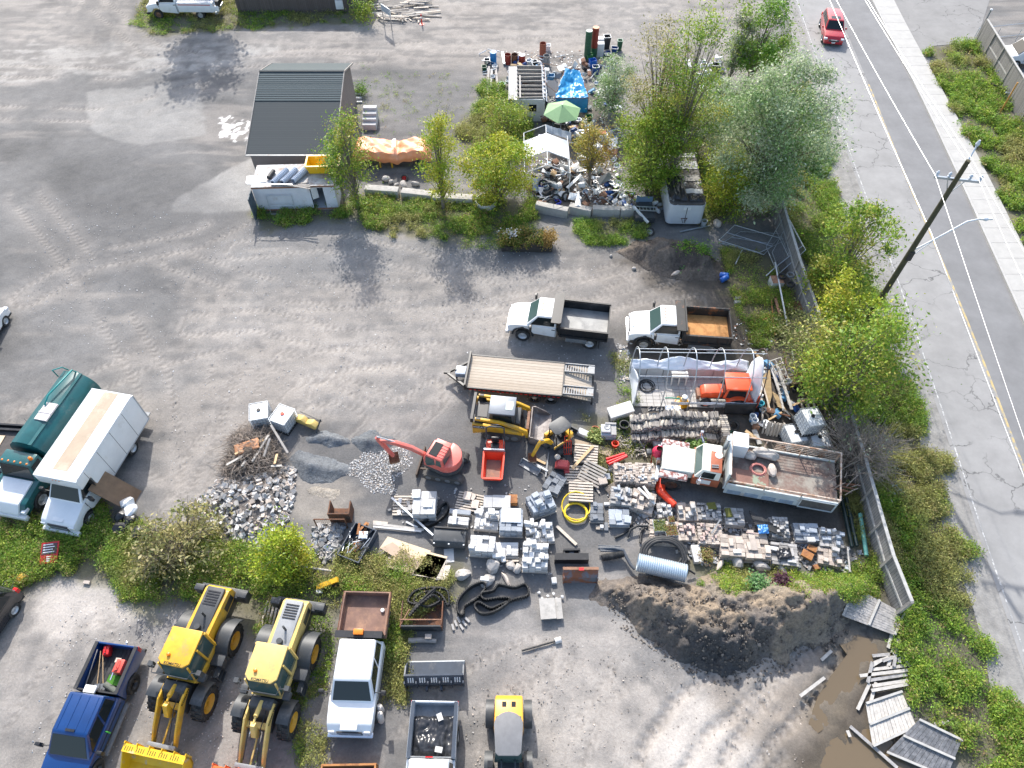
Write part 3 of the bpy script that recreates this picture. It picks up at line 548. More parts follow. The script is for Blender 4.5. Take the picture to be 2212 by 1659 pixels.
#fences
brd=mat_strips('grey_fence_boards',(.14,.13,.125),(.34,.325,.31),0,.14,.9,.45,.09,(.03,.03,.03),.35)
brd_v=mat_strips('silver_fence_boards',(.3,.285,.27),(.5,.48,.455),0,.14,.9,.45,.07,(.05,.05,.05),.25)
capm=mat('weathered_cap',(.42,.41,.39),.85,var=.2,scale=3)
def fence(pts,h,label,step=2.45,side=1,m=brd,depth=0):
 pts=[Vector((p.x,p.y,0))for p in pts];t=thing('board_fence',label,'fence',pts[0]);o0=pts[0];pp=[]
 for a,b in zip(pts[:-1],pts[1:]):
  n=max(1,round((b-a).length/step));pp+=[a+(b-a)*k/n for k in range(n)]
 pp.append(pts[-1])
 for i,(a,b)in enumerate(zip(pp[:-1],pp[1:])):
  L=(b-a).length;an=math.atan2(b.y-a.y,b.x-a.x);mb=MB();mb.box(.05,L-.05,-.015,.015,.05,h-.02)
  p_=mb.build('panel',m,t);p_.location=a-o0;p_.rotation_euler=(R(random.uniform(-2,2)),0,an)
  mb=MB();mb.box(.05,L-.05,side*.02-.03,side*.02+.03,h*.5-.06,h*.5+.06);r_=mb.build('rail',capm,t);r_.location=a-o0;r_.rotation_euler=(0,0,an)
  mb=MB();mb.box(0,L,-.08,.08,h,h+.05);r_=mb.build('cap_board',capm,t);r_.location=a-o0;r_.rotation_euler=(0,0,an)
 for a in pp:
  mb=MB();mb.box(-.07,.07,-.07,.07,0,h+.02);r_=mb.build('post',wood_g,t);r_.location=a-o0
 return t
fence([G(x,y,1.85)for x,y in[(1680,415),(1692,440),(1728,560),(1762,655),(1806,790),(1868,985),(1908,1125),(1930,1200),(1970,1300)]],1.85,'long weathered board fence between the yard and the roadside weeds',side=-1)
f2_=fence([G(x,y,2.3)for x,y in[(2133,42),(2212,168),(2290,300),(2380,450)]],2.3,'tall board fence with leaning posts at the top right corner',side=1)
one(MB().bar((0,0,0),(.1,.2,2.6),.1),'brace_board',mat('orange_wood',(.55,.26,.06),.7),'orange stained board leaning on the tall right fence','board',G(2160,244))
t=thing('gate_post','tall steel gate post with white cap at the end of the right fence','post',G(2104,92))
MB().cyl((0,0,0),(0,0,3.0),.07).build('post',greysteel,t);MB().lathe([(0,3.12),(.1,3.08),(.12,3.0),(0,3.0)]).build('cap',white,t)
b_=G(2104,92);e_=G(2230,78)
t=thing('wire_fence','low see-through wire fence beyond the tall right fence','fence',b_)
mb=MB();
for zz in(.1,1.2):mb.cyl((0,.3,zz),(e_.x-b_.x,e_.y-b_.y+.3,zz),.025)
for k in range(4):mb.cyl(((e_.x-b_.x)*k/3,.3,0),((e_.x-b_.x)*k/3,.3,1.2),.03)
mb.build('frame',steel,t)
def fallen(cor,label,z0=.12,z1=.12,m=brd_v,posts=1,name='fence_panel'):
 """cor: four picture corners a b c d (a-b is the rail direction)"""
 A,B_,C_,D_=[G(*p,z)for p,z in zip(cor,(z0,z0,z1,z1))]
 ctr=(A+B_+C_+D_)/4;t=thing(name,label,'fence panel',ctr,0)
 n=max(4,round((B_-A).length/.15));
 mb=MB()
 for i in range(n):
  f0,f1=i/n,(i+.92)/n;j=random.uniform(-.03,.03);k1=Vector((0,0,random.uniform(0,.02)))
  e=[A.lerp(B_,f0),A.lerp(B_,f1),D_.lerp(C_,f1),D_.lerp(C_,f0)];dr=(e[3]-e[0]).normalized()*j
  mb.slab([v-ctr+dr+k1 for v in e],.025)
 mb.build('boards',m,t)
 for u in(0,.5,1):
  mb=MB();a=A.lerp(D_,u)-ctr;b=B_.lerp(C_,u)-ctr;mb.bar(a+Vector((0,0,.06)),b+Vector((0,0,.06)),.1,.06);mb.build('rail',capm,t)
 return t
wbm=mat('board_plain',(.3,.29,.285),.9,var=.35,scale=5,col2=(.44,.42,.4),lo=.45,hi=.65)
wbd=mat('board_dark',(.13,.135,.145),.9,var=.35,scale=5,col2=(.24,.24,.25),lo=.45,hi=.65)
wbl=mat('board_pale',(.48,.455,.42),.9,var=.25,scale=5,col2=(.34,.32,.3),lo=.5,hi=.7)
fallen([(1820,1330),(1847,1268),(1952,1325),(1932,1372)][::1],'grey fence panel fallen beside the end of the fence',.5,.25,wbm)
fallen([(1860,1545),(1858,1520),(1950,1490),(1980,1580)][:0]or[(1870,1520),(1948,1494),(1980,1568),(1885,1612)],'pale fence panel lying flat at the edge of the muddy puddle',.1,.2,wbl)
fallen([(1985,1555),(2078,1600),(2045,1680),(1915,1625)],'dark fence panel with curled boards at the bottom right corner',.4,.12,wbd)
PLK=[((1884,1417),(1928,1413)),((1888,1432),(1920,1420)),((1880,1440),(1905,1425)),((1874,1475),(1884,1430)),((1880,1518),(1892,1474)),((1852,1533),(1878,1477)),((1906,1428),(1973,1406)),((1857,1460),(1960,1448)),((1880,1447),(1958,1438)),((1876,1470),(1960,1457)),((1884,1482),(1961,1470)),((1882,1492),(1960,1478)),((1960,1492),(2018,1462)),((1945,1413),(1972,1448)),((1935,1390),(1943,1432)),((1930,1440),(1942,1380)),((1918,1440),(1930,1400)),((1918,1400),(1932,1345)),((1940,1398),(1946,1358)),((1728,1504),(1781,1464)),((1774,1426),(1796,1406)),((1836,1569),(1938,1659)),((1830,1578),(1836,1592)),((2018,1565),(2050,1560))]
for i,(p,q)in enumerate(PLK):
 z=.06+.03*(i%4);a,b=G(*p,z),G(*q,z);L=(b-a).length
 lab='weathered planks scattered across the mud and puddle below the fallen fence';grp='planks scattered by the puddle'
 if i==19:lab,grp='lone pale plank lying on the rutted mud left of the puddle',None
 if i==20:lab,grp='short plank lying at the foot of the earth bank',None
 if i==21:lab,grp='longest plank reaching over the lower puddle to the bottom edge',None
 one(MB().box(0,L,-.07,.07,0,.035),'plank',wbl if i%3 else wbm,lab,'plank',a,math.atan2(b.y-a.y,b.x-a.x),grp)
PB=G(3189*.576,1300*.576);
t=thing('utility_pole','tall wooden utility pole with crossarm and street lamp beside the road','utility pole',PB)
lean=Vector((.35,0,13.6));pt=lambda z:lean*(z/13.6)
MB().tube([pt(z)for z in(0,4,9,13.6)],[.19,.17,.14,.11],14).build('pole',mat('pole_wood',(.075,.07,.04),.9,var=.3,scale=5),t,smooth=50)
ca,cb=G(2018,382,12.4)-PB,G(2117,393,12.4)-PB
ar=MB().bar(ca+Vector((0,0,0)),cb,.1,.12).build('crossarm',steel,t)
MB().bar(ca.lerp(cb,.3),pt(11.6),.04).bar(ca.lerp(cb,.7),pt(11.6),.04).build('brace',steel,ar)
for k in(.03,.3,.75,.97):
 p=ca.lerp(cb,k);MB().lathe([(0,0),(.05,0),(.09,.08),(.05,.12),(.09,.2),(.03,.3),(0,.3)],p+Vector((0,0,.06)),n=10).build('insulator',mat('insulator',(.55,.6,.66),.25),ar)
MB().cyl(pt(13.3),pt(13.3)+Vector((.35,.5,.8)),.04).lathe([(0,0),(.07,0),(.1,.1),(.04,.3),(0,.3)],pt(13.3)+Vector((.35,.5,.75)),n=10).build('insulator',mat('insulator',0),t)
lz=8.6;tip=G(2120,472,9.6)-PB;b0=pt(lz-.7)
arm=MB().tube([b0,b0.lerp(tip,.35)+Vector((0,0,.1)),b0.lerp(tip,.75)+Vector((0,0,.35)),tip],.045,8).cyl(pt(lz-1.4),b0.lerp(tip,.3),.025).build('lamp_arm',mat('lamp_grey',(.66,.68,.7),.4),t,smooth=50)
MB().lathe([(0,.1),(.1,.09),(.16,.03),(.17,-.03),(.12,-.08),(0,-.09)],tip+Vector((.2,0,0)),n=12).box(tip.x-.1,tip.x+.55,tip.y-.1,tip.y+.1,tip.z-.03,tip.z+.06).build('lamp_head',mat('lamp_grey',0),arm,bev=.02)
MB().box(b0.x-.1,b0.x+.15,b0.y-.2,b0.y+.1,b0.z-.5,b0.z+.1).build('junction_box',blackp,t)
m_wire=mat('wire_aluminium',(.7,.7,.7),.4,.3)
def wire(p,zp,q,zq,label,r=.011,m=m_wire,p2=None,z2=None):
 a,b=G(*p,zp),G(*q,zq);c=G(*p2,z2)if p2 else b+(b-a)
 f=a+(a-b)*1.2;pts=[]
 def span(u,v,n=14,sag=.35):return[u.lerp(v,i/n)-Vector((0,0,sag*4*(i/n)*(1-i/n)))for i in range(n)]
 pts=span(f,b,20,.3)+span(b,b+(c-b)*3,12,.2);o=MB().tube(pts,r,5).build('overhead_wire',m,smooth=60);tag(o,label,'wire','overhead wires along the road');return o
wire((1816,0),12.6,(2020,378),12.6,'overhead wire on the left end of the crossarm',p2=(2202,896),z2=12.2)
wire((1879,0),12.6,(2114,388),12.6,'overhead wire on the right end of the crossarm',p2=(2216,600),z2=12.4)
wire((1886,0),13.9,(2101,346),13.9,'topmost overhead wire fixed to the tip of the pole',p2=(2190,490),z2=13.9)
wire((1799,0),8.8,(2012,504),8.8,'lower cable passing the street lamp arm',p2=(2167,896),z2=8.4,r=.016)
#trees
PAL={'willow':[(.42,.52,.3),(.3,.43,.18),(.54,.6,.42),(.18,.32,.09)],'green':[(.16,.34,.03),(.24,.4,.04),(.11,.24,.025),(.33,.44,.07)],'yellow':[(.38,.48,.03),(.48,.52,.04),(.24,.38,.03),(.55,.5,.06)],'mix':[(.25,.4,.04),(.35,.45,.05),(.44,.42,.07),(.17,.3,.03)],'olive':[(.28,.34,.08),(.3,.31,.12),(.18,.22,.06),(.36,.33,.14)],'tan':[(.42,.37,.15),(.36,.34,.13),(.46,.4,.18),(.25,.28,.09)],'grey':[(.28,.32,.22),(.34,.38,.28),(.2,.26,.14),(.3,.3,.2)],'orange':[(.45,.32,.06),(.5,.4,.07),(.32,.32,.06),(.4,.24,.05)]}
def tree(name,label,base,toppx,rx,pal,n,ls=.17,ry=None,cb=.25,ncl=60,clr=.5,sparse=0,stems=1,wood_m=bark,cat='tree',group=None,h=None,seed=0,bare=0,shape=1.0,tr=None,narrow=0):
 rr=np.random.default_rng(seed+100);b=Vector((base[0],base[1],0))if isinstance(base,Vector)else G(*base)
 if h is None:h=hz(b,toppx)
 ry=ry or rx;t=thing(name,label,cat,b,0,group)
 z0,z1=h*cb,h;cz,rz=(z0+z1)/2,(z1-z0)/2
 cl=[]
 while len(cl)<ncl:
  p=rr.uniform(-1,1,3);d=np.linalg.norm(p)
  if d<1 and d>.3:
   w=(1-narrow*max(0,p[2]))*shape
   k=.75+.5*rr.random();cl.append((p[0]*rx*w*min(k,1.12),p[1]*ry*w*min(k,1.12),cz+p[2]*rz))
 cl=np.array(cl);mb=MB();tr=tr or(.035+h*.013)
 st=[]
 for s in range(stems):
  a=2*math.pi*s/stems+rr.random();k=.0 if stems==1 else rx*.4
  top=Vector((math.cos(a)*k,math.sin(a)*k,h*.8));mid=top*.5+Vector((rr.normal()*.12,rr.normal()*.12,0));pts=[Vector((0,0,-.1)),mid*.5,mid,top]
  r_=tr/(stems**.5);mb.tube(pts,[r_,r_*.8,r_*.55,r_*.15],7);st.append(pts)
 for c in cl:
  c=Vector(c);s_=st[rr.integers(stems)];u=max(.1,min(.95,(c.z/h)*.62));k=u*3;i=min(int(k),2);p=s_[i].lerp(s_[i+1],k-i)
  m_=p.lerp(c,.5)+Vector((0,0,.12*(c-p).length));mb.tube([p,m_,c],[tr*.28,tr*.16,.008],5)
  for _ in range(2+bare):
   e=c+Vector(rr.normal(0,clr*1.1,3))+Vector((0,0,.1));mb.tube([m_.lerp(c,rr.random()),e],[.014,.005],3)
 mb.build('trunk',wood_m,t,smooth=60)
 if n:
  w=rr.random(len(cl))**(1.4+sparse)+.04;w/=w.sum();ci=rr.choice(len(cl),n,p=w)
  rad=clr*(.6+.8*rr.random(len(cl)))[ci][:,None];P_=cl[ci]+rr.normal(0,1,(n,3))*rad*[1,1,.75]
  P_[:,2]=np.clip(P_[:,2],.05,h*1.04);pc=np.array(PAL[pal]);kc=rr.integers(0,4,len(cl));k2=np.where(rr.random(n)<.62,kc[ci],rr.integers(0,4,n))
  cc=pc[k2]*(.6+.65*rr.random((n,1)));leafmesh('crown',P_,ls*(.45+1.1*rr.random(n)**2),cc,leaf,t,flat=.2,asp=.5)
 return t
tree('willow_tree','broad silvery willow, the largest tree beside the road',(1622,440),140,3.7,'willow',72000,.17,ry=4.0,cb=.08,ncl=120,clr=.62,seed=1,stems=3)
tree('poplar_tree','green tree at the top edge where the yard meets the road',(1615,185),5,2.6,'green',15000,.2,cb=.15,ncl=55,clr=.45,seed=2,stems=2)
tree('young_tree','thin pale-stemmed sapling left of the green roadside tree at top',(1570,190),20,1.6,'grey',3800,.17,cb=.2,ncl=30,clr=.35,seed=3)
tree('bare_topped_tree','tall thin tree with bare grey upper branches over the scrap heap',(1442,415),12,2.3,'mix',13000,.15,cb=.25,ncl=60,clr=.45,seed=4,bare=1,tr=.17)
tree('tan_leaved_tree','sparse tan-leaved tree left of the bare-topped tree',(1395,370),45,2.3,'tan',10500,.14,cb=.2,ncl=50,clr=.45,seed=5,bare=1)
tree('bushy_tree','dense dark green bushy tree in front of the semitrailer',(1395,415),215,2.6,'mix',30000,.16,cb=.05,ncl=70,clr=.48,seed=6,stems=3)
tree('silver_bush','pale silver bush behind the stacked blue buckets',(1320,250),130,1.7,'willow',9000,.15,cb=.05,ncl=35,clr=.4,cat='bush',seed=7,stems=3)
tree('willow_tree','small silvery willow between the tall thin tree and the largest willow',(1505,330),165,2.3,'willow',17000,.15,cb=.1,ncl=50,clr=.45,seed=8,stems=2)
tree('yellow_bush','yellow-green bush beside the rear end of the semitrailer',(1560,450),345,1.9,'yellow',11000,.15,cb=.02,ncl=40,clr=.4,cat='bush',seed=9,stems=3)
tree('maple_bush','round yellow-green bush growing from the concrete ring',(1078,440),297,2.35,'yellow',21000,.16,cb=.06,ncl=60,clr=.42,cat='bush',seed=10,stems=3)
tree('poplar_tree','slim yellowing poplar in front of the concrete blocks',(958,452),240,1.3,'yellow',8500,.15,ry=1.3,cb=.08,ncl=50,clr=.35,seed=11,narrow=.35)
tree('poplar_tree','slim green poplar against the right side of the shed',(775,448),225,1.3,'mix',6500,.16,cb=.08,ncl=50,clr=.38,seed=12,narrow=.4)
tree('poplar_tree','small leafy poplar over the container end and the yellow hopper',(745,440),290,.95,'green',2600,.16,cb=.3,ncl=22,clr=.3,seed=13)
tree('orange_leaved_tree','small orange-leaved tree right of the white canopy',(1272,398),238,1.15,'orange',7500,.14,cb=.1,ncl=35,clr=.32,seed=14)
tree('aspen_tree','slim green sapling between the two big aspens',(1775,760),600,1.5,'yellow',7500,.17,cb=.05,ncl=35,clr=.4,seed=41,stems=2)
tree('aspen_tree','leaning green aspen on the verge left of the utility pole',(1782,655),440,2.1,'mix',12500,.19,cb=.12,ncl=55,clr=.42,seed=15,stems=2)
tree('aspen_tree','wide yellow-green aspen on the verge below the utility pole',(1782,905),680,2.5,'mix',17000,.18,ry=2.0,cb=.1,ncl=80,clr=.42,seed=16,stems=3)
tree('aspen_tree','sparse young aspen over the lumber beside the tarp shelter',(1735,815),700,1.7,'olive',6000,.16,cb=.15,ncl=35,clr=.4,seed=17,stems=2,bare=2)
tree('bare_bush','grey leafless bush between the water tanks and the fence',(1832,1010),850,2.3,'grey',500,.15,cb=.0,ncl=130,clr=.4,cat='bush',seed=18,stems=6,bare=6,wood_m=deadwood,tr=.07,h=3.6)
tree('maple_bush','yellow-green sapling bush between the rubble and the weeds',(628,1225),1095,1.1,'yellow',8500,.14,cb=.03,ncl=45,clr=.3,cat='bush',seed=19,stems=4,h=3.4)
tree('large_leaved_shrub','pale yellow-brown shrub right of the black rubbish bags',(402,1195),1060,2.1,'tan',4600,.2,cb=.0,ncl=85,clr=.36,cat='shrub',seed=20,stems=5,h=2.6,bare=2)
tree('shrub','green and brown shrub left of the roofless shack',(1090,290),195,1.7,'mix',7000,.15,cb=.0,ncl=35,clr=.4,cat='shrub',seed=21,stems=3,h=3.2)
tree('shrub','small light green shrub by the fence next to the lumber',(1700,720),690,1.1,'olive',2600,.15,cb=.0,ncl=18,clr=.35,cat='shrub',seed=22,stems=3,h=1.6)
tree('shrub','low bush on the crest of the soil mound',(1500,560),500,.9,'green',2200,.14,cb=.0,ncl=14,clr=.3,cat='shrub',seed=23,stems=3,h=1.7)
tree('shrub','tall weeds beside the old barn boards',(790,45),0,.9,'mix',2200,.16,cb=0,ncl=14,clr=.35,cat='shrub',seed=24,stems=3,h=2.2)
tree('shrub','little shrub beside the pale boards right of the shed',(775,205),180,.6,'green',900,.14,cb=0,ncl=8,clr=.25,cat='shrub',seed=25,stems=3,h=1.2)
gs=G(432,140)
tree('maple_tree','tree beyond the top edge whose shadow falls on the drive',Vector((gs.x-2.2,gs.y+12.6,0)),0,3.3,'green',7000,.42,cb=.42,ncl=60,clr=.55,h=14,seed=26)
c_=G(1138,535);t=thing('planter_box','long dark planter box of yellowing shrubs standing on the gravel','planter',c_,-.02)
MB().open_box(-1.75,1.75,-.45,.45,0,.45,.06).build('box',mat('dark_planter',(.05,.045,.04),.9),t)
MB().box(-1.68,1.68,-.38,.38,.3,.4).build('soil',soil,t)
rr=np.random.default_rng(50);n=6500;ci=rr.random((60,3))*[3.6,1.3,.75]+[-1.8,-.5,.5];k=rr.integers(0,60,n);P_=ci[k]+rr.normal(0,.17,(n,3));pc=np.array([(.22,.28,.04),(.34,.3,.06),(.42,.28,.08),(.12,.18,.03)])
kk=np.where(P_[:,0]>1.1,2,rr.integers(0,4,n));leafmesh('shrubs',P_,.13,pc[kk]*(.7+.5*rr.random((n,1))),leaf,t,flat=.3)
P_=np.c_[rr.normal(-1.1,.3,90),rr.normal(.1,.2,90),rr.uniform(1.1,1.4,90)];leafmesh('white_flowers',P_,.14,np.full((90,3),.8),leaf,t,flat=.8,asp=.9)
#earth banks and heaps
def heap(name,outline,hfun,m,label,cat,kind=None,group=None,res=.14,rough=.12,z0=-.03,colf=None,seed=0,rs=2.2):
 P_=W2(outline)if not isinstance(outline,np.ndarray)else outline;lo,hi=P_.min(0)-.5,P_.max(0)+.5
 x=np.arange(lo[0],hi[0],res);y=np.arange(lo[1],hi[1],res);A,B_=np.meshgrid(x,y,indexing='ij')
 n1=fbm(A,B_,1.1,5,seed+60);d=sdist(A,B_,P_)+(n1-.5)*.7;H_=hfun(A,B_,d);n2=fbm(A,B_,rs,5,seed+61,.62)
 Z=H_+sst(0,.5,H_)*rough*(n2-.5)*2*1.6-(H_<.01)*.25+z0;nx_,ny_=A.shape;ix=np.arange(nx_*ny_).reshape(nx_,ny_)
 F=np.stack([ix[:-1,:-1],ix[1:,:-1],ix[1:,1:],ix[:-1,1:]],-1).reshape(-1,4);dd=d.ravel();F=F[(dd[F]>-.45).any(1)]
 c0=np.array([P_[:,0].mean(),P_[:,1].mean(),0]);V=np.stack([A,B_,Z],-1).reshape(-1,3)-c0
 used=np.unique(F);mp_=-np.ones(len(V),int);mp_[used]=np.arange(len(used));cc=colf(A,B_,H_,n1,n2).reshape(-1,3)[used]if colf is not None else None
 o=meshnp(name,V[used],mp_[F],m,None,cc,smooth=True);o.location=c0;tag(o,label,cat,group,kind);return o
def pile_h(h,w=1.2):return lambda A,B_,d:h*sst(0,w,d)*(.75+.25*sst(.2,.8,d/w))
mcol,nt,b=nodes_of('heap_earth');N=nt.nodes;L=nt.links
at=N.new('ShaderNodeAttribute');at.attribute_name='tint';tc=N.new('ShaderNodeTexCoord');n1=N.new('ShaderNodeTexNoise');n1.inputs['Scale'].default_value=7;n1.inputs['Detail'].default_value=8;n1.inputs['Roughness'].default_value=.75;L.new(tc.outputs['Object'],n1.inputs['Vector'])
mr=N.new('ShaderNodeMapRange');mr.inputs['From Min'].default_value=.3;mr.inputs['From Max'].default_value=.7;mr.inputs['To Min'].default_value=.55;mr.inputs['To Max'].default_value=1.45;L.new(n1.outputs[0],mr.inputs[0])
vm=N.new('ShaderNodeVectorMath');vm.operation='SCALE';L.new(at.outputs['Color'],vm.inputs[0]);L.new(mr.outputs[0],vm.inputs['Scale']);L.new(vm.outputs[0],b.inputs['Base Color']);b.inputs['Roughness'].default_value=.95;b.inputs['Specular IOR Level'].default_value=.2
bp=N.new('ShaderNodeBump');bp.inputs['Strength'].default_value=.9;bp.inputs['Distance'].default_value=.1;L.new(n1.outputs[0],bp.inputs['Height']);L.new(bp.outputs[0],b.inputs['Normal'])
BK=[(1250,1285),(1300,1238),(1390,1232),(1480,1250),(1560,1222),(1700,1225),(1890,1228),(1905,1300),(1850,1330),(1800,1385),(1720,1400),(1700,1430),(1660,1430),(1625,1462),(1560,1470),(1480,1440),(1410,1390),(1340,1335),(1265,1305)]
def bank_h(A,B_,d):
 yy=toPv(A,B_)[1];xx=toPv(A,B_)[0]
 front=sst(0,1.5,d);back=sst(1222,1330,yy);return(.25+1.15*back*sst(1240,1600,xx+120))*front*(.55+.9*fbm(A,B_,.45,3,77))+.22*front*np.abs(fbm(A,B_,1.1,3,78)-.5)*2
def toPv(A,B_):
 z=-HC;w=B_*ST-z*CT;return 1106+FP*A/w,829.5-FP*(B_*CT+z*ST)/w
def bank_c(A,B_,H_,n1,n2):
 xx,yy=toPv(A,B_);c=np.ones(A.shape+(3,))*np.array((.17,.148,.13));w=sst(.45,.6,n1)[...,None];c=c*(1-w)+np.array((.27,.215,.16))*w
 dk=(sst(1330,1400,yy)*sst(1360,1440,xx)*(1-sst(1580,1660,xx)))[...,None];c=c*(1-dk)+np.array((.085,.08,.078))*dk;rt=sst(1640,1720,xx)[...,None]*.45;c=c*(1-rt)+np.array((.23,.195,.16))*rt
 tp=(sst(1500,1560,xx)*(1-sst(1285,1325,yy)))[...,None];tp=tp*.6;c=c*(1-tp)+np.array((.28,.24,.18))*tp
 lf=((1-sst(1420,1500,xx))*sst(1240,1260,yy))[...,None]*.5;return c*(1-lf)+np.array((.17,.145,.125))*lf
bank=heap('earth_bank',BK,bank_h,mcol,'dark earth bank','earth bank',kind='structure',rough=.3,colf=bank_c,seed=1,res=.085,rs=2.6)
bvh_h={}
def zbank(x,y):
 d=sdist(np.array([x]),np.array([y]),W2(BK));return float(bank_h(np.array([x]),np.array([y]),d)[0])-.05
WD('weeds','bank',900,.3,.16,lab='weeds and grass on top of the dark earth bank',mix=(.3,.3,.05,.2,.1,0),seed=7,zf=zbank)
sc_=lambda c,c2=None:(lambda A,B_,H_,n1,n2:np.ones(A.shape+(3,))*np.array(c)*(.8+.4*n1[...,None])if c2 is None else np.array(c)*(1-sst(.42,.6,n1)[...,None])+np.array(c2)*sst(.42,.6,n1)[...,None])
heap('soil_mound',[(1325,545),(1370,515),(1440,508),(1520,530),(1570,575),(1560,610),(1480,612),(1420,595),(1370,575)],pile_h(1.1,1.8),mcol,'dark soil mound below the semitrailer rear','soil mound',colf=sc_((.095,.08,.07),(.17,.14,.115)),seed=2,rough=.22)
heap('gravel_heap',[(612,985),(640,960),(700,975),(760,1000),(765,1030),(720,1052),(650,1052),(615,1020)],pile_h(.55,1.6),mcol,'fine dark gravel heap right of the brush pile','gravel heap',colf=sc_((.16,.17,.18)),seed=3,rough=.05,group='small gravel heaps')
heap('gravel_heap',[(650,940),(700,925),(760,940),(775,965),(730,975),(660,965)],pile_h(.45,1.0),mcol,'low gravel heap below the two white water tanks','gravel heap',colf=sc_((.17,.18,.19)),seed=4,rough=.05,group='small gravel heaps')
heap('gravel_heap',[(750,945),(800,925),(860,940),(865,965),(820,990),(770,985)],pile_h(.6,1.2),mcol,'dark gravel heap under the red excavator bucket','gravel heap',colf=sc_((.14,.15,.16)),seed=5,rough=.08,group='small gravel heaps')
heap('sand_heap',[(640,1045),(690,1030),(745,1040),(765,1060),(720,1090),(655,1085)],pile_h(.2,1.3),mcol,'pale sand heap beside the rusty steel bucket','sand heap',colf=sc_((.36,.32,.27)),seed=6,rough=.05)
heap('firewood_base',[(1355,900),(1560,895),(1570,960),(1400,975),(1360,940)],pile_h(.2,.6),mcol,'bark litter under the firewood rows','bark litter',kind='stuff',colf=sc_((.05,.04,.035)),seed=7,rough=.05)
def clod(mb,p,e,r):
 w=bank.location;z=zbank(p.x+CLC.x,p.y+CLC.y);s=r.uniform(.02,.06)*(1 if r.random()<.97 else 2.2);M=Matrix.Translation(p+Vector((0,0,max(z,0)-s*.2)))@Matrix.Rotation(r.uniform(0,6),4,'Z')@Matrix.Rotation(r.uniform(-.5,.5),4,'X');mb.cur=r.choice((0,0,0,1,2));mb.box(-s,s,-s*.8,s*.7,0,s*1.1,M,tx=s*.35,ty=s*.3)
CLC=Vector((*W2([(1300,1290),(1400,1260),(1600,1310),(1800,1330),(1830,1300),(1850,1330),(1800,1400),(1700,1440),(1640,1480),(1560,1480),(1470,1445),(1330,1345)]).mean(0),0))
def clods():
 P_=W2([(1300,1290),(1400,1260),(1600,1310),(1800,1330),(1830,1300),(1850,1330),(1800,1400),(1700,1440),(1640,1480),(1560,1480),(1470,1445),(1330,1345)]);r=random.Random(9);mb=MB();g_=np.random.default_rng(4);lo,hi=P_.min(0),P_.max(0);c=g_.uniform(lo,hi,(9000,2));d=sdist(c[:,0],c[:,1],P_)+(fbm(c[:,0],c[:,1],.9,4,5)-.5)*2;c=c[d>0][:1500]
 for x,y in c:clod(mb,Vector((x,y,0))-CLC,0,r)
 o=one(mb,'soil_clods',[mat('clod_dark',(.1,.088,.078),.95),mat('clod_brown',(.16,.135,.11),.95),mat('clod_pale',(.24,.205,.17),.95)],'clods and stones on the earth bank face','soil clods',CLC);o['kind']='stuff'
clods()
#vehicle parts
m_lamp=mat('headlamp',(.75,.77,.8),.15,var=.1);m_red_lamp=mat('red_lamp',(.55,.01,.01),.2);m_amber=mat('amber_lamp',(.85,.22,.02),.3)
def wheel(root,x,y,r,w,rim=rim_w,lug=0,dual=0,z=None,dish=.45):
 s=1 if y>=0 else-1;h=w/2;z=r if z is None else z
 mb=MB();pr=[(r*.58,-h*.8),(r*.9,-h),(r*.985,-h*.8),(r,-h*.4),(r,h*.4),(r*.985,h*.8),(r*.9,h),(r*.58,h*.8)]
 mb.lathe(pr,(0,0,0),'y',24)
 if lug:
  for k in range(lug):
   a=2*math.pi*k/lug;c,s_=math.cos(a),math.sin(a)
   for side in(-1,1):
    M=Matrix.Rotation(a+side*.5*math.pi/lug,4,'Y')@Matrix.Translation((r,side*h*.45,0));mb.box(-.02,.035,-h*.42,h*.42,-r*.07,r*.07,M)
 if dual:mb.lathe(pr,(0,-s*(w+.04),0),'y',20)
 t=mb.build('wheel',rubber,root,smooth=35);t.location=(x,y,z)
 q=MB();q.lathe([(0,h*.15),(r*.16,h*.15),(r*.17,h*.5),(r*.3,h*.35),(r*.42,h*dish*.2),(r*.52,h*dish),(r*.585,h*.84),(r*.6,h*.7)],(0,0,0),'y',20)
 if s<0:q.v=[(a,-b,c)for a,b,c in q.v]
 q.build('rim',rim,t,smooth=35);return t
def hull(name,root,m,top,z0,arches,W,wf=None,bev=.05,n=9):
 """top: (x, z) from rear to front; arches: (x, r) cut into the underside"""
 poly=[(top[0][0],z0)]+list(top)+[(top[-1][0],z0)]
 for xc,r in sorted(arches,reverse=True):
  for k in range(n+1):
   a=math.pi*k/n;x,z=xc+r*math.cos(a),z0-.06+r*math.sin(a);
   if z>z0+.01:poly.append((x,z))
 mb=MB();mb.prism(poly,-W/2,W/2,wf);return mb.build(name,m,root,bev=bev)
def bil(q,u,v):return q[0].lerp(q[1],u).lerp(q[3].lerp(q[2],u),v)
def pane(root,q,u0,u1,v0,v1,name='window',m=glass,t=.015,parent=None):
 q=[Vector(p)for p in q];c=[bil(q,u0,v0),bil(q,u1,v0),bil(q,u1,v1),bil(q,u0,v1)]
 return MB().slab(c,t).build(name,m,root)
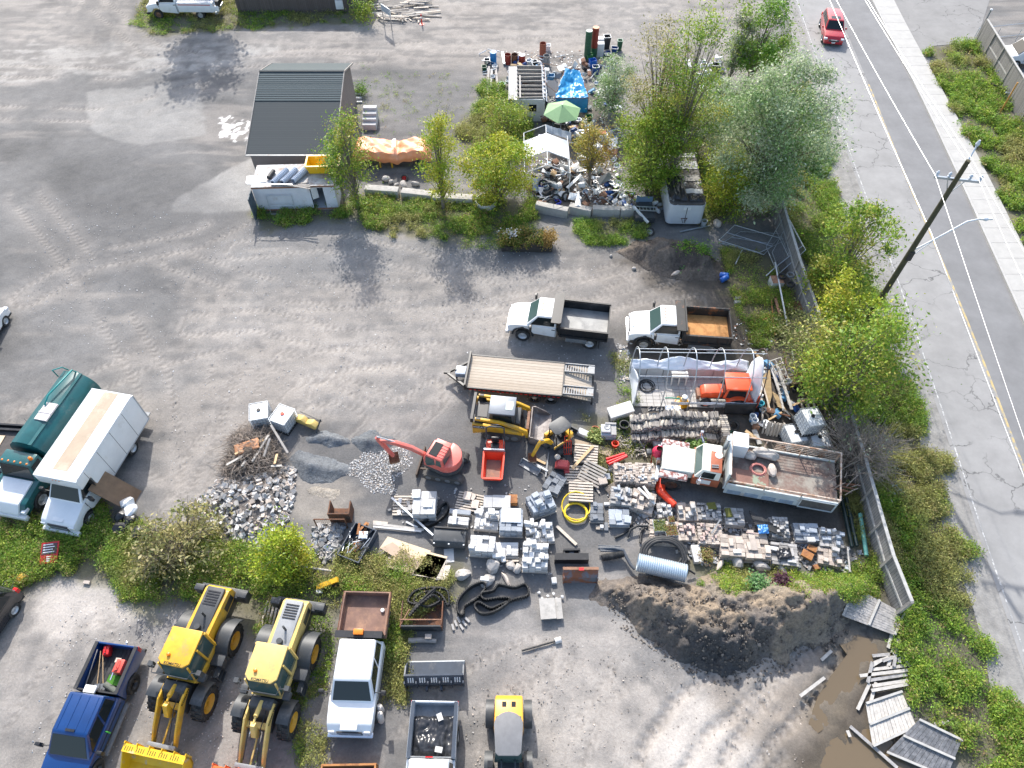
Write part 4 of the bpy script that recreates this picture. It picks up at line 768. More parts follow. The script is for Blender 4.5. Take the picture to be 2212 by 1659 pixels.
def cabin(root,xb0,xb1,xt0,xt1,zb,zt,Wb,Wt,paint,splits=((.1,.9),),ws=glass,name='cab',bev=.1,rear=True,roofm=None,wsv=(.12,.9),sv=(.14,.86)):
 a,b=Wb/2,Wt/2
 V=[Vector(v)for v in[(xb0,-a,zb),(xb1,-a,zb),(xb1,a,zb),(xb0,a,zb),(xt0,-b,zt),(xt1,-b,zt),(xt1,b,zt),(xt0,b,zt)]]
 mb=MB();mb.add(V,[(3,2,1,0),(4,5,6,7),(0,1,5,4),(1,2,6,5),(2,3,7,6),(3,0,4,7)]);c=mb.build(name,paint,root,bev=bev)
 pane(root,(V[1],V[2],V[6],V[5]),.06,.94,wsv[0],wsv[1],'windshield',ws)
 if rear:pane(root,(V[3],V[0],V[4],V[7]),.12,.88,.25,.82,'rear_window')
 for u0,u1 in splits:
  pane(root,(V[0],V[1],V[5],V[4]),u0,u1,sv[0],sv[1],'side_window');pane(root,(V[2],V[3],V[7],V[6]),1-u1,1-u0,sv[0],sv[1],'side_window')
 return c
def front_end(root,xf,W,zh,z0=.55,grille=True,bump=chrome,lampw=.28):
 if grille:MB().box(xf-.05,xf+.025,-W*.27,W*.27,z0+.12,zh-.16).build('grille',mat('grille_dark',(.05,.05,.055),.5),root,bev=.02);MB().box(xf,xf+.035,-W*.25,W*.25,(z0+zh)/2-.03,(z0+zh)/2+.04).build('grille_bar',chrome,root)
 for s in(-1,1):MB().box(xf-.16,xf+.012,s*W*.38-lampw/2,s*W*.38+lampw/2,zh-.42,zh-.14).build('headlight',m_lamp,root,bev=.03)
 MB().box(xf-.1,xf+.14,-W*.49,W*.49,z0-.12,z0+.1).build('bumper',bump,root,bev=.05)
def mirror(root,x,z,W,m=black,k=.33):
 for s in(-1,1):MB().bar((x,s*W/2*.93,z-.1),(x+.06,s*(W/2+k*.7),z),.04).box(x-.02,x+.12,s*(W/2+k)-.11,s*(W/2+k)+.11,z-.16,z+.2).build('mirror',m,root,bev=.025)
def wplace(pf,pr,side,track,z=0):
 a,b=G(*pf,z),G(*pr,z);d=(a-b);an=math.atan2(d.y,d.x);n=Vector((-math.sin(an),math.cos(an),0));return a-n*side*track/2,an,d.length
def pickup_nose(root,W,paint,xa,hood=1.25,zh=1.22,zb=1.28,zr=1.98,cab_len=1.45,xr=None,arch=.52,splits=((.08,.9),),z0=.5,flare=True,ws=glass,bump=chrome):
 """nose and cab of a pickup; xa front axle; returns x of cab back"""
 xf=xa+.95;xw=xa-.22;xc=xw-.75;xk=xc-cab_len+.35
 top=[(xk,zb),(xw,zb),(xa+.55,zh),(xf-.1,zh-.1),(xf,zh-.3)]
 wf=lambda x,z:1-.1*max(0,(x-xa)/.95)**2-.05*max(0,z-1.1)
 hull('body',root,paint,top,z0,[(xa,arch)],W,wf,bev=.11)
 cabin(root,xk+.02,xw+.05,xk+.06,xc+.1,zb-.03,zr,W*.93,W*.78,paint,splits,ws)
 front_end(root,xf,W,zh-.05,z0,bump=bump);mirror(root,xw-.35,zb+.18,W)
 MB().box(xa+.1-.35,xa+.8,-.3,.3,zh-.045,zh-.01).build('hood_bulge',paint,root,bev=.02)
 if flare:
  for s in(-1,1):
   mb=MB();P_=[(xa+(arch+.07)*math.cos(a),s*(W/2-.02),z0-.06+(arch+.07)*math.sin(a))for a in[math.pi*k/10 for k in range(11)]]
   mb.tube(P_,.07,6);mb.build('fender_flare',blackp,root,smooth=50)
 seams(root,(xk+.06,xw-.12),W,z0+.12,zb-.05)
 for s in(-1,1):MB().box(xk+.1,xk+.3,s*(W/2*.985)-.01,s*(W/2*.985)+.02,zb-.16,zb-.11).build('door_handle',black,root)
 return xk
def seams(root,xs,W,z0,z1,k=.99):
 for x in xs:MB().box(x-.011,x+.011,-W/2*k-.012,W/2*k+.012,z0,z1).build('door_seam',blackp,root)
def chassis(root,x0,x1,z=.55):
 MB().box(x0,x1,-.45,-.33,z,z+.2).box(x0,x1,.33,.45,z,z+.2).box(x0+.1,x1-.1,-.33,.33,z+.05,z+.12).build('chassis',blackp,root)
def dump_truck(label,pf,pr,floor_m,box_m,rimm,z_in=.42,group='white dump trucks parked in a row',side_m=None):
 loc,an,wb=wplace(pf,pr,1,1.85);t=thing('dump_truck',label,'dump truck',loc,an,group)
 xk=pickup_nose(t,2.03,white,0,zh=1.32,zb=1.42,zr=2.2,arch=.56,z0=.6,ws=glass_g)
 for y in(-.93,.93):wheel(t,0,y,.46,.28,rimm)
 for y in(-.93,.93):wheel(t,-wb,y*1.04,.46,.26,rimm,dual=1)
 x1=xk-.2;x0=-wb-1.05;chassis(t,x0+.1,xk+.1)
 b=MB().open_box(x0,x1,-1.15,1.15,1.1,1.75,.07,ends=(1,0)).build('dump_box',box_m,t)
 MB().box(x0+.08,x1-.02,-1.07,1.07,1.17,1.185).build('floor',floor_m,b)
 for s in(-1,1):MB().box(x0,x1,s*1.19-.05,s*1.19+.05,1.7,1.8).box(x0,x1,s*1.17-.06,s*1.17+.06,1.0,1.16).build('side_rail',side_m or box_m,b)
 for k in range(5):MB().box(x0+.2+k*(x1-x0-.4)/4-.04,x0+.2+k*(x1-x0-.4)/4+.04,1.151,1.2,1.17,1.7).build('rib',box_m,b)
 h=MB().box(x1-.02,x1+.1,-1.22,1.22,1.1,2.15).build('headboard',box_m,t);MB().box(x1,x1+.55,-1.24,1.24,2.15,2.22).box(x1+.1,x1+.14,-1.1,1.1,1.6,2.1).box(x1-.06,x1+.02,-1.3,1.3,2.2,2.34).build('cab_shield',box_m,h)
 MB().box(x1-1.7,x1-.4,.98,1.14,.5,.82).build('tool_box',greysteel,t,bev=.02)
 for s in(-1,1):MB().box(-wb-.6,-wb-.55,s*1.0-.2,s*1.0+.2,.3,.95).build('mudflap',blackp,t)
 for k in range(5):MB().box(xk+.95,xk+1.02,-.5+k*.25-.03,-.5+k*.25+.03,2.19,2.23).build('roof_light',m_amber,t)
 return t
dump_truck('white dump truck with a black dump box and bare grey floor',(1129,733),(1272,750),mat('worn_grey_floor',(.3,.3,.29),.6,.2,var=.2,scale=1.5,col2=(.2,.2,.2)),black,rim_w)
dump_truck('white dump truck with an orange rusty dump box floor',(1388,752),(1531,762),mat('rust_orange_floor',(.55,.27,.09),.8,var=.2,scale=3,col2=(.4,.17,.05),lo=.5,hi=.6),mat('black_rusted',(.03,.03,.03),.6,var=.3,scale=2,col2=(.22,.09,.04),lo=.56,hi=.66),mat('old_rim',(.4,.39,.37),.6))
#flatbed equipment trailer
FL,FR=G(1010,850,.0),G(1285,861,.0);d=(FL-FR);an=math.atan2(d.y,d.x);Ld=d.length
A,B_,C_,D_=G(1005,837,.95),G(1277,862,.95),G(1285,795,.95),G(1018,766,.95)
an=math.atan2(A.y-B_.y,A.x-B_.x);Ld=(A-B_).length;Wd=2.5
t=thing('equipment_trailer','long flatbed equipment trailer with a wooden deck and two steel ramps','trailer',(A.x,A.y,0),an)
y0,y1=-Wd,0;deck=mat_strips('trailer_deck',(.3,.24,.18),(.6,.53,.44),1,.2,.85,.5,.09,(.12,.1,.08),.4)
zd=.95
MB().box(-Ld+1.75,0,y0+.08,y1-.08,zd-.05,zd).build('deck',deck,t)
f=MB().box(-Ld+1.7,.02,y0,y0+.08,zd-.2,zd+.02).box(-Ld+1.7,.02,y1-.08,y1,zd-.2,zd+.02).box(-.02,.08,y0-.02,y1+.02,zd-.2,zd+.3).build('frame',black,t)
MB().slab([(-Ld+1.75,y0+.08,zd),(-Ld+1.75,y1-.08,zd),(-Ld,y1-.08,zd-.32),(-Ld,y0+.08,zd-.32)][::-1],.04).build('beavertail',deck,t)
MB().box(-Ld+1.6,-Ld+1.7,y0+.08,y1-.08,zd+.002,zd+.012).box(-.9,-.9+.001,0,.001,0,.001).build('cross_strip',black,t)
for yy in(y0+.12,y1-.75):
 r_=MB();x0=-Ld-.1
 for a in(0,.58):r_.box(x0,x0+1.75,yy+a,yy+a+.05,zd-.02,zd+.13)
 for k in range(12):r_.box(x0+.06+k*.145,x0+.12+k*.145,yy+.05,yy+.58,zd+.02,zd+.06)
 r_.box(x0,x0+.35,yy+.05,yy+.58,zd+.06,zd+.1);r_.build('ramp',greysteel,t)
MB().box(-Ld-.12,-Ld+.0,y0,y1,.4,.62).build('rear_beam',black,t)
MB().bar((0,-.25,.62),(1.25,-Wd/2+.05,.55),.12,.16).bar((0,-Wd+.25,.62),(1.25,-Wd/2-.05,.55),.12,.16).box(1.1,1.5,-Wd/2-.06,-Wd/2+.06,.48,.64).cyl((.75,-Wd/2,0.1),(.75,-Wd/2,1.0),.06).build('tongue',black,t)
MB().box(.15,.75,-Wd/2-.3,-Wd/2+.3,.6,.95).build('tool_box',mat('toolbox_grey',(.35,.4,.47),.4,.3),t,bev=.03)
mb=MB();
for k in range(20):mb.box(-Ld+1.8+k*(Ld-1.9)/20,-Ld+1.95+k*(Ld-1.9)/20,y1,y1+.006,zd-.18,zd-.1)
mb.build('reflector_strip',redp,t)
for xx in(-Ld+2.3,-Ld+3.25):
 for yy in(y0+.3,y1-.14):wheel(t,xx,yy,.38,.24,rim_w)
MB().box(-Ld+1.7,-Ld+3.85,y1-.32,y1-.02,.8,.84).build('fender',black,t)
MB().box(-.6,-.48,y1-.2,y1-.08,0.02,.8).build('landing_leg',greysteel,t)
#box truck
loc,an,wb=wplace((201,1126),(292,976),1,1.8)
t=thing('box_truck','white box truck with a long tan roof panel parked beside the green tank truck','box truck',loc,an)
xk=pickup_nose(t,2.05,white,0,zh=1.25,zb=1.5,zr=2.3,arch=.5,z0=.5,cab_len=1.1,flare=False,bump=white,splits=((.25,.92),))
for y in(-.9,.9):wheel(t,0,y,.4,.24,rim_w);wheel(t,-wb,y,.4,.24,rim_w,dual=1)
xb0,xb1=-wb-1.75,xk+.35;Wb=2.4
MB().box(xb0,xb1,-Wb/2,Wb/2,.85,3.1).box(xb1-.05,xb1+.75,-Wb/2,Wb/2,2.36,3.1).build('cargo_box',white,t,bev=.07)
MB().box(xb0+.08,xb1+.25,-.38,.42,3.1,3.112).build('roof_panel',mat('tan_fibreglass',(.42,.33,.24),.6,var=.15,scale=1.2,col2=(.5,.42,.32)),t)
MB().box(xb0-.02,xb0+.02,-Wb/2+.1,Wb/2-.1,.95,3.0).build('rear_door',white_old,t);MB().box(xb0-.5,xb0,-.9,.9,.6,.66).build('step_bumper',greysteel,t)
chassis(t,xb0+.1,xk)
MB().box(xb0,xb1,-Wb/2-.012,Wb/2+.012,.85,.93).box(xb0-.01,xb0+.05,-Wb/2-.015,Wb/2+.015,.85,3.08).build('edge_trim',steel,t)
seams(t,(xb0+1.2,xb0+2.4,xb0+3.6,xb0+4.8),Wb*1.0,.93,3.03,.992)
MB().box(xb0+.1,xb1+.6,-Wb/2+.03,-Wb/2+.06,3.1,3.115).box(xb0+.1,xb1+.6,Wb/2-.06,Wb/2-.03,3.1,3.115).build('roof_trim',white_old,t)
for k in range(3):MB().box(xb1+.745,xb1+.765,-.2+.18*k,-.13+.18*k,2.9,2.95).build('marker_light',m_amber,t)
p0=G(308,1040,0)
s_=one(MB().box(-.62,.62,-.03,.03,0,2.35),'plywood_sheet',mat('brown_board',(.22,.14,.085),.75,var=.25,scale=2),'brown board leaning against the side of the white box truck','board',G(293,1083,0),an+math.pi);s_.rotation_euler=(R(38),0,an)
BT=(loc,an)
#green tank truck
n_=Vector((-math.sin(an),math.cos(an),0));a_=G(99,1088)
loc2=a_-n_*.98
t=thing('tank_truck','dark green tank truck with a white hood left of the white box truck','truck',loc2,an)
top=[(-1.55,1.5),(-.45,1.5),(.75,1.3),(1.05,.95)]
hull('body',t,dkgreen,top,.55,[(0,.6)],2.3,lambda x,z:1-.12*max(0,x)**2,bev=.09)
MB().prism([(-.5,1.46),(-.45,1.58),(.85,1.36),(1.2,.9),(1.2,.75),(1.0,.7)],-.85,.85,lambda x,z:1-.14*max(0,x)).build('hood',white,t,bev=.08)
for s in(-1,1):MB().box(.75,1.1,s*.98-.15,s*.98+.1,.85,1.05).build('headlight',m_lamp,t,bev=.04)
MB().box(1.05,1.3,-1.1,1.1,.5,.8).build('bumper',white_old,t,bev=.05)
cabin(t,-1.6,-.5,-1.6,-.85,1.45,2.45,2.1,1.8,dkgreen,((.2,.9),),wsv=(.1,.88))
for k in range(5):MB().lathe([(0,.06),(.05,.04),(.06,0)],(-.95,-.7+.35*k,2.43),n=8).build('roof_light',m_amber,t)
MB().lathe([(0,.2),(.08,.16),(.1,0)],(-1.25,.75,2.45),n=10).build('beacon',m_amber,t)
mirror(t,-.75,1.9,2.2,chrome,.35)
for y in(-1,1):wheel(t,0,y,.52,.3,rim_w);wheel(t,-5.0,y*.95,.52,.28,rim_w,dual=1)
chassis(t,-6.6,-1.5)
tk=MB();tk.cyl((-6.6,0,1.75),(-1.85,0,1.75),1.12,n=36).build('tank',dkgreen,t,bev=.03,smooth=50)
MB().box(-6.6,-1.85,-.55,.55,2.72,2.8).build('catwalk',dkgreen,t);MB().box(-4.4,-3.3,-.15,.55,2.83,2.93).box(-3.8,-3.74,-.15,.55,2.93,2.96).build('hatch_cover',mat('pale_hatch',(.66,.6,.58),.6),t)
MB().tube([(-6.7,.2,2.6),(-6.5,.2,3.15),(-4.7,-.1,3.15),(-4.2,-.05,3.0),(-4.2,-.05,2.8)],.05,8).tube([(-6.8,-.5,2.6),(-6.6,-.5,3.1),(-6.3,-.9,3.1),(-6.4,-1.0,2.4)],.035,8).build('suction_pipe',mat('teal_pipe',(.02,.25,.24),.4),t,smooth=60)
MB().box(-6.75,-6.6,-1.1,1.1,.6,.95).build('rear_bumper',dkgreen,t)
#flatbed trailer and cars cut by the left edge
c_=G(60,905,.7);t=thing('flatbed_trailer','black-railed dark trailer at the left edge behind the green tank truck','trailer',G(-20,975,0),R(176))
MB().box(-1.0,1.5,-.6,1.1,.755,.8).build('board',ply,t)
MB().box(-2.4,2.4,-1.2,1.15,.68,.75).build('deck',mat('dark_deck',(.09,.08,.075),.9,var=.3),t);MB().box(-2.45,-2.38,-1.25,1.2,.6,.95).box(-2.4,2.4,-1.27,-1.17,.6,1.0).box(-2.4,2.4,-1.0,-.88,.75,.95).box(-2.4,2.4,1.15,1.22,.6,.95).build('frame',black,t)
for x in(-1.6,-.7):wheel(t,x,1.25,.36,.22);wheel(t,x,-1.3,.36,.22)
MB().bar((-2.4,-1.1,.8),(-2.8,-1.6,1.1),.1).bar((-2.4,-1.1,.8),(-1.6,-1.7,.9),.03).build('drawbar',blackp,t)
def car(name,label,loc,an,paint,L=4.6,W=1.85,H=1.65,roofl=1.9,group=None,hood=1.1,rimm=rim_w,ws=glass,cat='car',sun=False,zb=1.02,rearx=.35,wsl=.75):
 t=thing(name,label,cat,loc,an,group);xf,xr=L/2,-L/2;xa,xb=xf-.85,xr+.85
 top=[(xr,.75),(xr+.12,zb),(xf-hood-.1,zb),(xf-.25,zb-.14),(xf,zb-.38)]
 wf=lambda x,z:(1-.13*max(0,(abs(x)-L*.3)/(L*.2))**2)*(1-.05*max(0,z-.8))
 hull('body',t,paint,[(xr,.45)]+top,.26,[(xa,.42),(xb,.42)],W,wf,bev=.08)
 x1=xf-hood;cabin(t,xr+.12,x1,xr+rearx+.2,x1-wsl,zb-.03,H,W*.92,W*.74,paint,((.08,.34),(.37,.64),(.67,.92)),ws,bev=.1)
 for x in(xa,xb):
  for s in(-1,1):wheel(t,x,s*(W/2-.1),.35,.22,rimm)
 MB().box(xf-.04,xf+.03,-.45,.45,.48,.66).build('grille',mat('grille_dark',0),t,bev=.02)
 MB().box(xf-.03,xf+.035,-.28,.28,.62,.67).build('chrome_strip',chrome,t)
 for s in(-1,1):MB().box(xf-.3,xf-.02,s*W*.39-.16,s*W*.39+.12,.62,.78).build('headlight',m_lamp,t,bev=.03);MB().box(xr-.02,xr+.16,s*W*.4-.12,s*W*.4+.1,.7,.98).build('tail_light',m_red_lamp,t,bev=.02);MB().box(x1-.5,x1-.36,s*(W/2+.1)-.1,s*(W/2+.1)+.08,zb-.02,zb+.12).build('mirror',paint,t,bev=.03)
 MB().box(xr+.1,xf-.05,-W/2*.9,W/2*.9,.2,.3).build('sill',blackp,t)
 if sun:MB().box(x1-wsl-.65,x1-wsl-.15,-.42,.42,H-.004,H+.012).build('sunroof',glass,t)
 MB().box(xf+.0,xf+.035,-.16,.16,.36,.46).build('licence_plate',plastic_w,t);return t
g=G(1797,62,.6);car('suv','red suv driving down the road at the top',g,ang((1790,15),(1803,95)),mat('suv_red',(.45,.012,.02),.25,var=.1,coat=.8),sun=True,L=4.6,hood=1.05,W=1.88)
bpy.data.objects['suv'].location.z=.034
a_=G(24,713,0);an_=ang((24,713),(-30,800));car('car','white car cut off by the left edge',Vector((a_.x-1.3,a_.y-.9,0)),an_+math.pi,white,L=4.5)
a_=G(0,1385,0);an_=ang((40,1330),(-40,1450));car('car','black car cut off by the lower left edge',Vector((a_.x-.9,a_.y+.15,0)),an_,mat('car_black',(.012,.014,.02),.2,coat=.8),L=4.6)
#pickups
def pickup_bed(t,x0,x1,W,paint,liner,z=.8,zt=1.38,railm=None,arch_x=None,arch=.5,z0=.5):
 arch_x=(x0+x1)/2 if arch_x is None else arch_x
 for s in(-1,1):
  mb=MB();poly=[(x0,z0),(x0,zt),(x1,zt),(x1,z0)]
  for k in range(9):
   a=math.pi*k/8;p=(arch_x+arch*math.cos(a),z0-.05+arch*math.sin(a));
   if p[1]>z0:poly.append(p)
  y_a,y_b=(W/2-.16,W/2)if s>0 else(-W/2,-W/2+.16)
  mb.prism(poly,y_a,y_b);mb.build('bed_side',paint,t,bev=.03)
  MB().box(x0,x1,min(s*(W/2-.17),s*(W/2-.02)),max(s*(W/2-.17),s*(W/2-.02)),zt,zt+.03).build('bed_rail',railm or blackp,t)
 MB().box(x0+.06,x1-.05,-W/2+.16,W/2-.16,z,z+.03).box(x1-.06,x1,-W/2+.16,W/2-.16,z,zt-.02).build('bed_liner',liner,t)
 mb=MB();[mb.box(x0+.1,x1-.1,-W/2+.24+k*.17,-W/2+.3+k*.17,z+.03,z+.045)for k in range(int((W-.4)/.17))];mb.build('bed_ribs',liner,t)
 MB().box(x0-.02,x0+.06,-W/2+.03,W/2-.03,z0+.1,zt).build('tailgate',paint,t,bev=.02)
 MB().box(x0-.16,x0+.0,-W/2+.05,W/2-.05,z0-.05,z0+.12).build('rear_bumper',blackp,t,bev=.03)
 for s in(-1,1):MB().box(x0-.03,x0+.14,s*(W/2-.07)-.08,s*(W/2-.07)+.075,z+.15,zt-.05).build('tail_light',m_red_lamp,t,bev=.02)
loc,an,wb=wplace((214,1668),(292,1483),1,1.75)
t=thing('pickup_truck','blue pickup with shovels and red fuel cans in its open bed','pickup truck',loc,an)
hull('body',t,dkblue,[(-2.75,1.2),(-.28,1.2),(.6,1.1),(.85,.85)],.5,[(0,.52)],2.03,lambda x,z:1-.12*max(0,x)**2,bev=.07)
cabin(t,-2.72,-.2,-2.6,-1.05,1.17,1.95,1.9,1.55,dkblue,((.06,.42),(.47,.9)))
seams(t,(-2.6,-1.62,-.62),2.03,.62,1.18,.97);MB().box(-2.6,-.5,1.0,1.03,.88,.92).box(-2.6,-.5,-1.03,-1.0,.88,.92).build('side_trim',black,t)
mb=MB();[mb.box(-2.5,-1.15,-.6+k*.4-.015,-.6+k*.4+.015,1.945,1.965)for k in range(4)];mb.build('roof_rib',dkblue,t)
MB().box(-1.2,-1.1,-.2,.2,1.95,1.99).build('brake_lamp',black,t);front_end(t,.85,2.0,1.05);mirror(t,-.6,1.35,2.03)
for s in(-1,1):MB().box(-2.7,-.6,s*1.08-.09,s*1.08+.09,.38,.44).build('side_step',greysteel,t)
for y in(-.9,.9):wheel(t,0,y,.45,.32,black);wheel(t,-wb,y,.45,.32,black)
pickup_bed(t,-2.78-2.05,-2.8,2.03,dkblue,blackp,arch_x=-wb,arch=.54,z=.85,zt=1.42)
MB().cyl((-4.98,0,.6),(-5.15,0,.6),.04).lathe([(0,.1),(.05,.08),(.05,0)],(-5.12,0,.62),n=8).build('tow_ball',chrome,t)
BP=Matrix.Translation(loc)@Matrix.Rotation(an,4,'Z')
def on(Mx,p):return Mx@Vector(p)
def jerry(label,M,p,rz,s=1,m=red_l,g=None):
 t=thing('fuel_can',label,'fuel can',on(M,p),rz,g);MB().box(-.17*s,.17*s,-.11*s,.11*s,0,.3*s).build('can',m,t,bev=.04);MB().tube([(-.12*s,0,.3*s),(-.1*s,0,.37*s),(.05*s,0,.37*s),(.07*s,0,.3*s)],.018).build('handle',m,t);MB().cyl((.12*s,0,.3*s),(.16*s,0,.38*s),.03).build('cap',black,t)
jerry('red fuel can by the tailgate of the blue pickup',BP,(-4.55,-.45,.9),an+.3,1.2)
jerry('larger red can lying under the tool in the blue pickup bed',BP,(-3.95,.5,.9),an,1.7,mat('coral_red',(.75,.1,.07),.4))
def shovel(label,M,a,b,grp='long-handled tools in the blue pickup bed',bl=greysteel):
 t=thing('shovel',label,'shovel',on(M,a),0,grp);d=on(M,b)-on(M,a);MB().cyl((0,0,0),d,.018).build('shaft',wood,t);u=d.normalized();s=u.cross(Vector((0,0,1))).normalized()
 MB().slab([d-s*.11,d+s*.11,d+s*.11+u*.32,d-s*.11+u*.32],.01).build('blade',bl,t)
shovel('shovel with its blade towards the cab in the blue pickup bed',BP,(-4.5,-.7,1.2),(-3.2,-.35,.92));shovel('second shovel beside the first in the blue pickup bed',BP,(-4.4,-.55,1.2),(-3.25,-.1,.93))
one(MB().cyl((0,0,0),tuple(on(BP,(-3.0,-.78,1.0))-on(BP,(-4.5,-.75,1.4))),.02),'pole',wood_g,'long wooden handle along the left bed wall of the blue pickup','pole',on(BP,(-4.5,-.75,1.4)))
one(MB().cyl((-.3,0,.12),(.35,0,.12),.13),'green_roll',mat('turf_roll',(.13,.14,.12),.9),'rolled grey mat at the front of the blue pickup bed','roll',on(BP,(-3.1,.35,.9)),an+1.2)
one(MB().box(-.2,.2,-.28,.28,0,.04),'turf_mat',mat('turf_green',(.06,.2,.02),.95),'bright green turf mat behind the grey roll in the blue pickup bed','mat',on(BP,(-3.42,.35,1.0)),an)
t=thing('hand_tool','flat metal tool lying across the red can in the blue pickup bed','tool',on(BP,(-4.15,.3,1.25)),an);MB().bar((0,0,0),(.8,.05,.02),.05).build('shaft',chrome,t);MB().box(-.15,.05,-.12,.12,0,.03).build('head',wood_p,t);
one(MB().box(-.16,.16,-.26,.26,0,.12),'white_box',white,'small white box on the rear edge of the blue pickup roof','box',on(BP,(-2.85,-.2,1.45)),an,bev=.03)
one(MB().box(-.02,.02,-.06,.06,-.15,.15),'glove',mat('neon_green',(.15,.8,.1),.6),'neon green glove on the blue pickup door','glove',on(BP,(-1.4,1.04,.95)),an)
a,b=G(763,1560,.3),G(772,1400,.3);an=R(-91.5);loc=G(760,1553,0)
loc=Vector((G(765,1500,1).x,G(765,1545,.9).y+.2,0))
t=thing('pickup_truck','white crew-cab pickup with a rusty dump body and amber beacon','pickup truck',loc,an)
hull('body',t,white,[(-2.85,1.3),(-.28,1.3),(.6,1.2),(.9,.95)],.5,[(0,.52)],2.03,lambda x,z:1-.1*max(0,x)**2,bev=.07)
cabin(t,-2.82,-.2,-2.7,-1.0,1.27,2.05,1.92,1.6,white,((.06,.42),(.47,.9)))
front_end(t,.9,2.0,1.15);mirror(t,-.65,1.45,2.03)
seams(t,(-2.68,-1.68,-.62),2.03,.62,1.18,.97);MB().box(-2.6,-.5,1.0,1.03,.88,.92).box(-2.6,-.5,-1.03,-1.0,.88,.92).build('side_trim',black,t)
mb=MB();mb.box(-.02,.85,-.36,.36,1.2,1.225);mb.build('hood_bulge',white,t,bev=.02)
for y in(-.9,.9):wheel(t,0,y,.41,.28);wheel(t,-4.1,y,.41,.28,dual=1)
for s in(-1,1):MB().bar((-.3,s*.5,1.32),(-.45,s*.05,1.4),.025).build('wiper',black,t)
chassis(t,-5.3,-2.7)
rb=mat('rusty_bed',(.22,.13,.1),.8,var=.25,scale=1.8,col2=(.34,.2,.13),lo=.48,hi=.66)
b=MB().open_box(-5.05,-3.05,-1.08,1.08,1.0,1.5,.06).build('dump_box',rb,t)
MB().box(-5.05,-3.05,-1.12,-1.08,1.4,1.52).box(-5.05,-3.05,1.08,1.12,1.4,1.52).build('side_rail',rust,b)
MB().box(-3.05,-2.95,-1.05,1.05,1.5,2.0).box(-3.05,-2.75,-1.05,1.05,2.0,2.06).build('headboard',black,t);MB().box(-3.1,-2.85,-.22,.22,2.06,2.2).build('beacon',m_amber,t,bev=.03)
WP=Matrix.Translation(loc)@Matrix.Rotation(an,4,'Z')
one(MB().lathe([(0,.12),(.09,.1),(.1,0)],n=10),'plastic_cup',plastic_w,'crumpled white cup lying in the rusty dump body','cup',on(WP,(-4.3,.75,1.08)))
silver=mat('silver_paint',(.5,.55,.6),.3,.3,var=.08,coat=.4)
xx=G(935,1515,1.35);loc=Vector((xx.x,xx.y-5.2,0));t=thing('pickup_truck','silver pickup with black plastic sheeting in its open bed','pickup truck',loc,R(-91))
hull('body',t,silver,[(-3.0,1.2),(-.28,1.2),(.6,1.1),(.85,.85)],.5,[(0,.52)],2.03,None,bev=.07)
cabin(t,-3.0,-.2,-2.9,-1.05,1.17,1.95,1.9,1.6,white,((.06,.42),(.47,.9)));MB().box(-2.98,-2.93,-.15,.15,1.93,1.98).build('brake_lamp',m_red_lamp,t)
for y in(-.9,.9):wheel(t,0,y,.42,.28);wheel(t,-4.0,y,.42,.28)
front_end(t,.85,2.0,1.05)
pickup_bed(t,-5.2,-3.02,2.03,silver,greysteel,arch_x=-4.0,z=.85,zt=1.38,railm=navy)
GP=Matrix.Translation(loc)@Matrix.Rotation(R(-91),4,'Z')
def sheet(label,c,rx,ry,h,m,seed,name='plastic_sheet',cat='plastic sheet',rz=0,n=34,group=None,fold=1.0,solid=0):
 r=np.random.default_rng(seed);u=np.linspace(-1,1,n);A,B_=np.meshgrid(u,u,indexing='ij');rr_=1+.22*(fbm(A*2+7,B_*2,1,3,seed)-.5)
 Z=h*(fbm(A*2.2+3,B_*1.1,1.6,4,seed+3)*.7+.5*np.abs(np.sin(A*6*fold+4*fbm(A,B_,2,3,seed)))*.5);Z*=sst(1.15,.75,np.maximum(abs(A),abs(B_)))*.8+.2
 V=np.stack([A*rx*rr_,B_*ry*rr_,Z],-1).reshape(-1,3);ix=np.arange(n*n).reshape(n,n);F=np.stack([ix[:-1,:-1],ix[1:,:-1],ix[1:,1:],ix[:-1,1:]],-1).reshape(-1,4)
 o=meshnp(name,V,F,m,None,None,smooth=True);o.location=c;o.rotation_euler=(0,0,rz);tag(o,label,cat,group)
 if solid:md=o.modifiers.new('thick','SOLIDIFY');md.thickness=solid
 return o
shb=mat('glossy_black_sheet',(.035,.036,.04),.22,var=.3,scale=2)
sheet('black plastic sheeting crumpled in the silver pickup bed',on(GP,(-3.9,.0,.9)),.85,.78,.42,shb,5)
for i,(x,y)in enumerate([(-4.6,.25),(-3.35,.3)]):one(MB().box(-.11,.11,-.15,.15,0,.08),'paving_stone',conc_l,['grey stone on the plastic near the silver pickup tailgate','grey stone on the plastic near the silver pickup cab'][i],'stone',on(GP,(x,y,1.22)),.4+i)
#white service truck, top left
loc,an,wb=wplace((347,40),(437,41),1,1.75)
t=thing('service_truck','white service truck with tool lockers parked on grass at the top left','truck',loc,an)
xk=pickup_nose(t,2.1,white,0,zh=1.35,zb=1.5,zr=2.3,arch=.52,z0=.55,flare=False,bump=blackp)
for y in(-.9,.9):wheel(t,0,y,.42,.26,rust_l);wheel(t,-wb,y,.42,.26,mat('old_rim',0),dual=1)
chassis(t,-wb-1.4,xk)
b=MB().box(-wb-1.5,xk-.1,.6,1.12,.75,1.6).box(-wb-1.5,xk-.1,-1.12,-.6,.75,1.6).box(-wb-1.5,xk-.1,-.6,.6,.75,.95).build('service_body',white,t,bev=.02)
for k in range(5):MB().box(xk-.25-k*.78-.68,xk-.25-k*.78,1.115,1.13,.85,1.35).build('locker_door',white,b,bev=.005)
MB().box(-wb-1.3,xk-.2,1.13,1.14,1.4,1.47).build('red_stripe',redp,b)
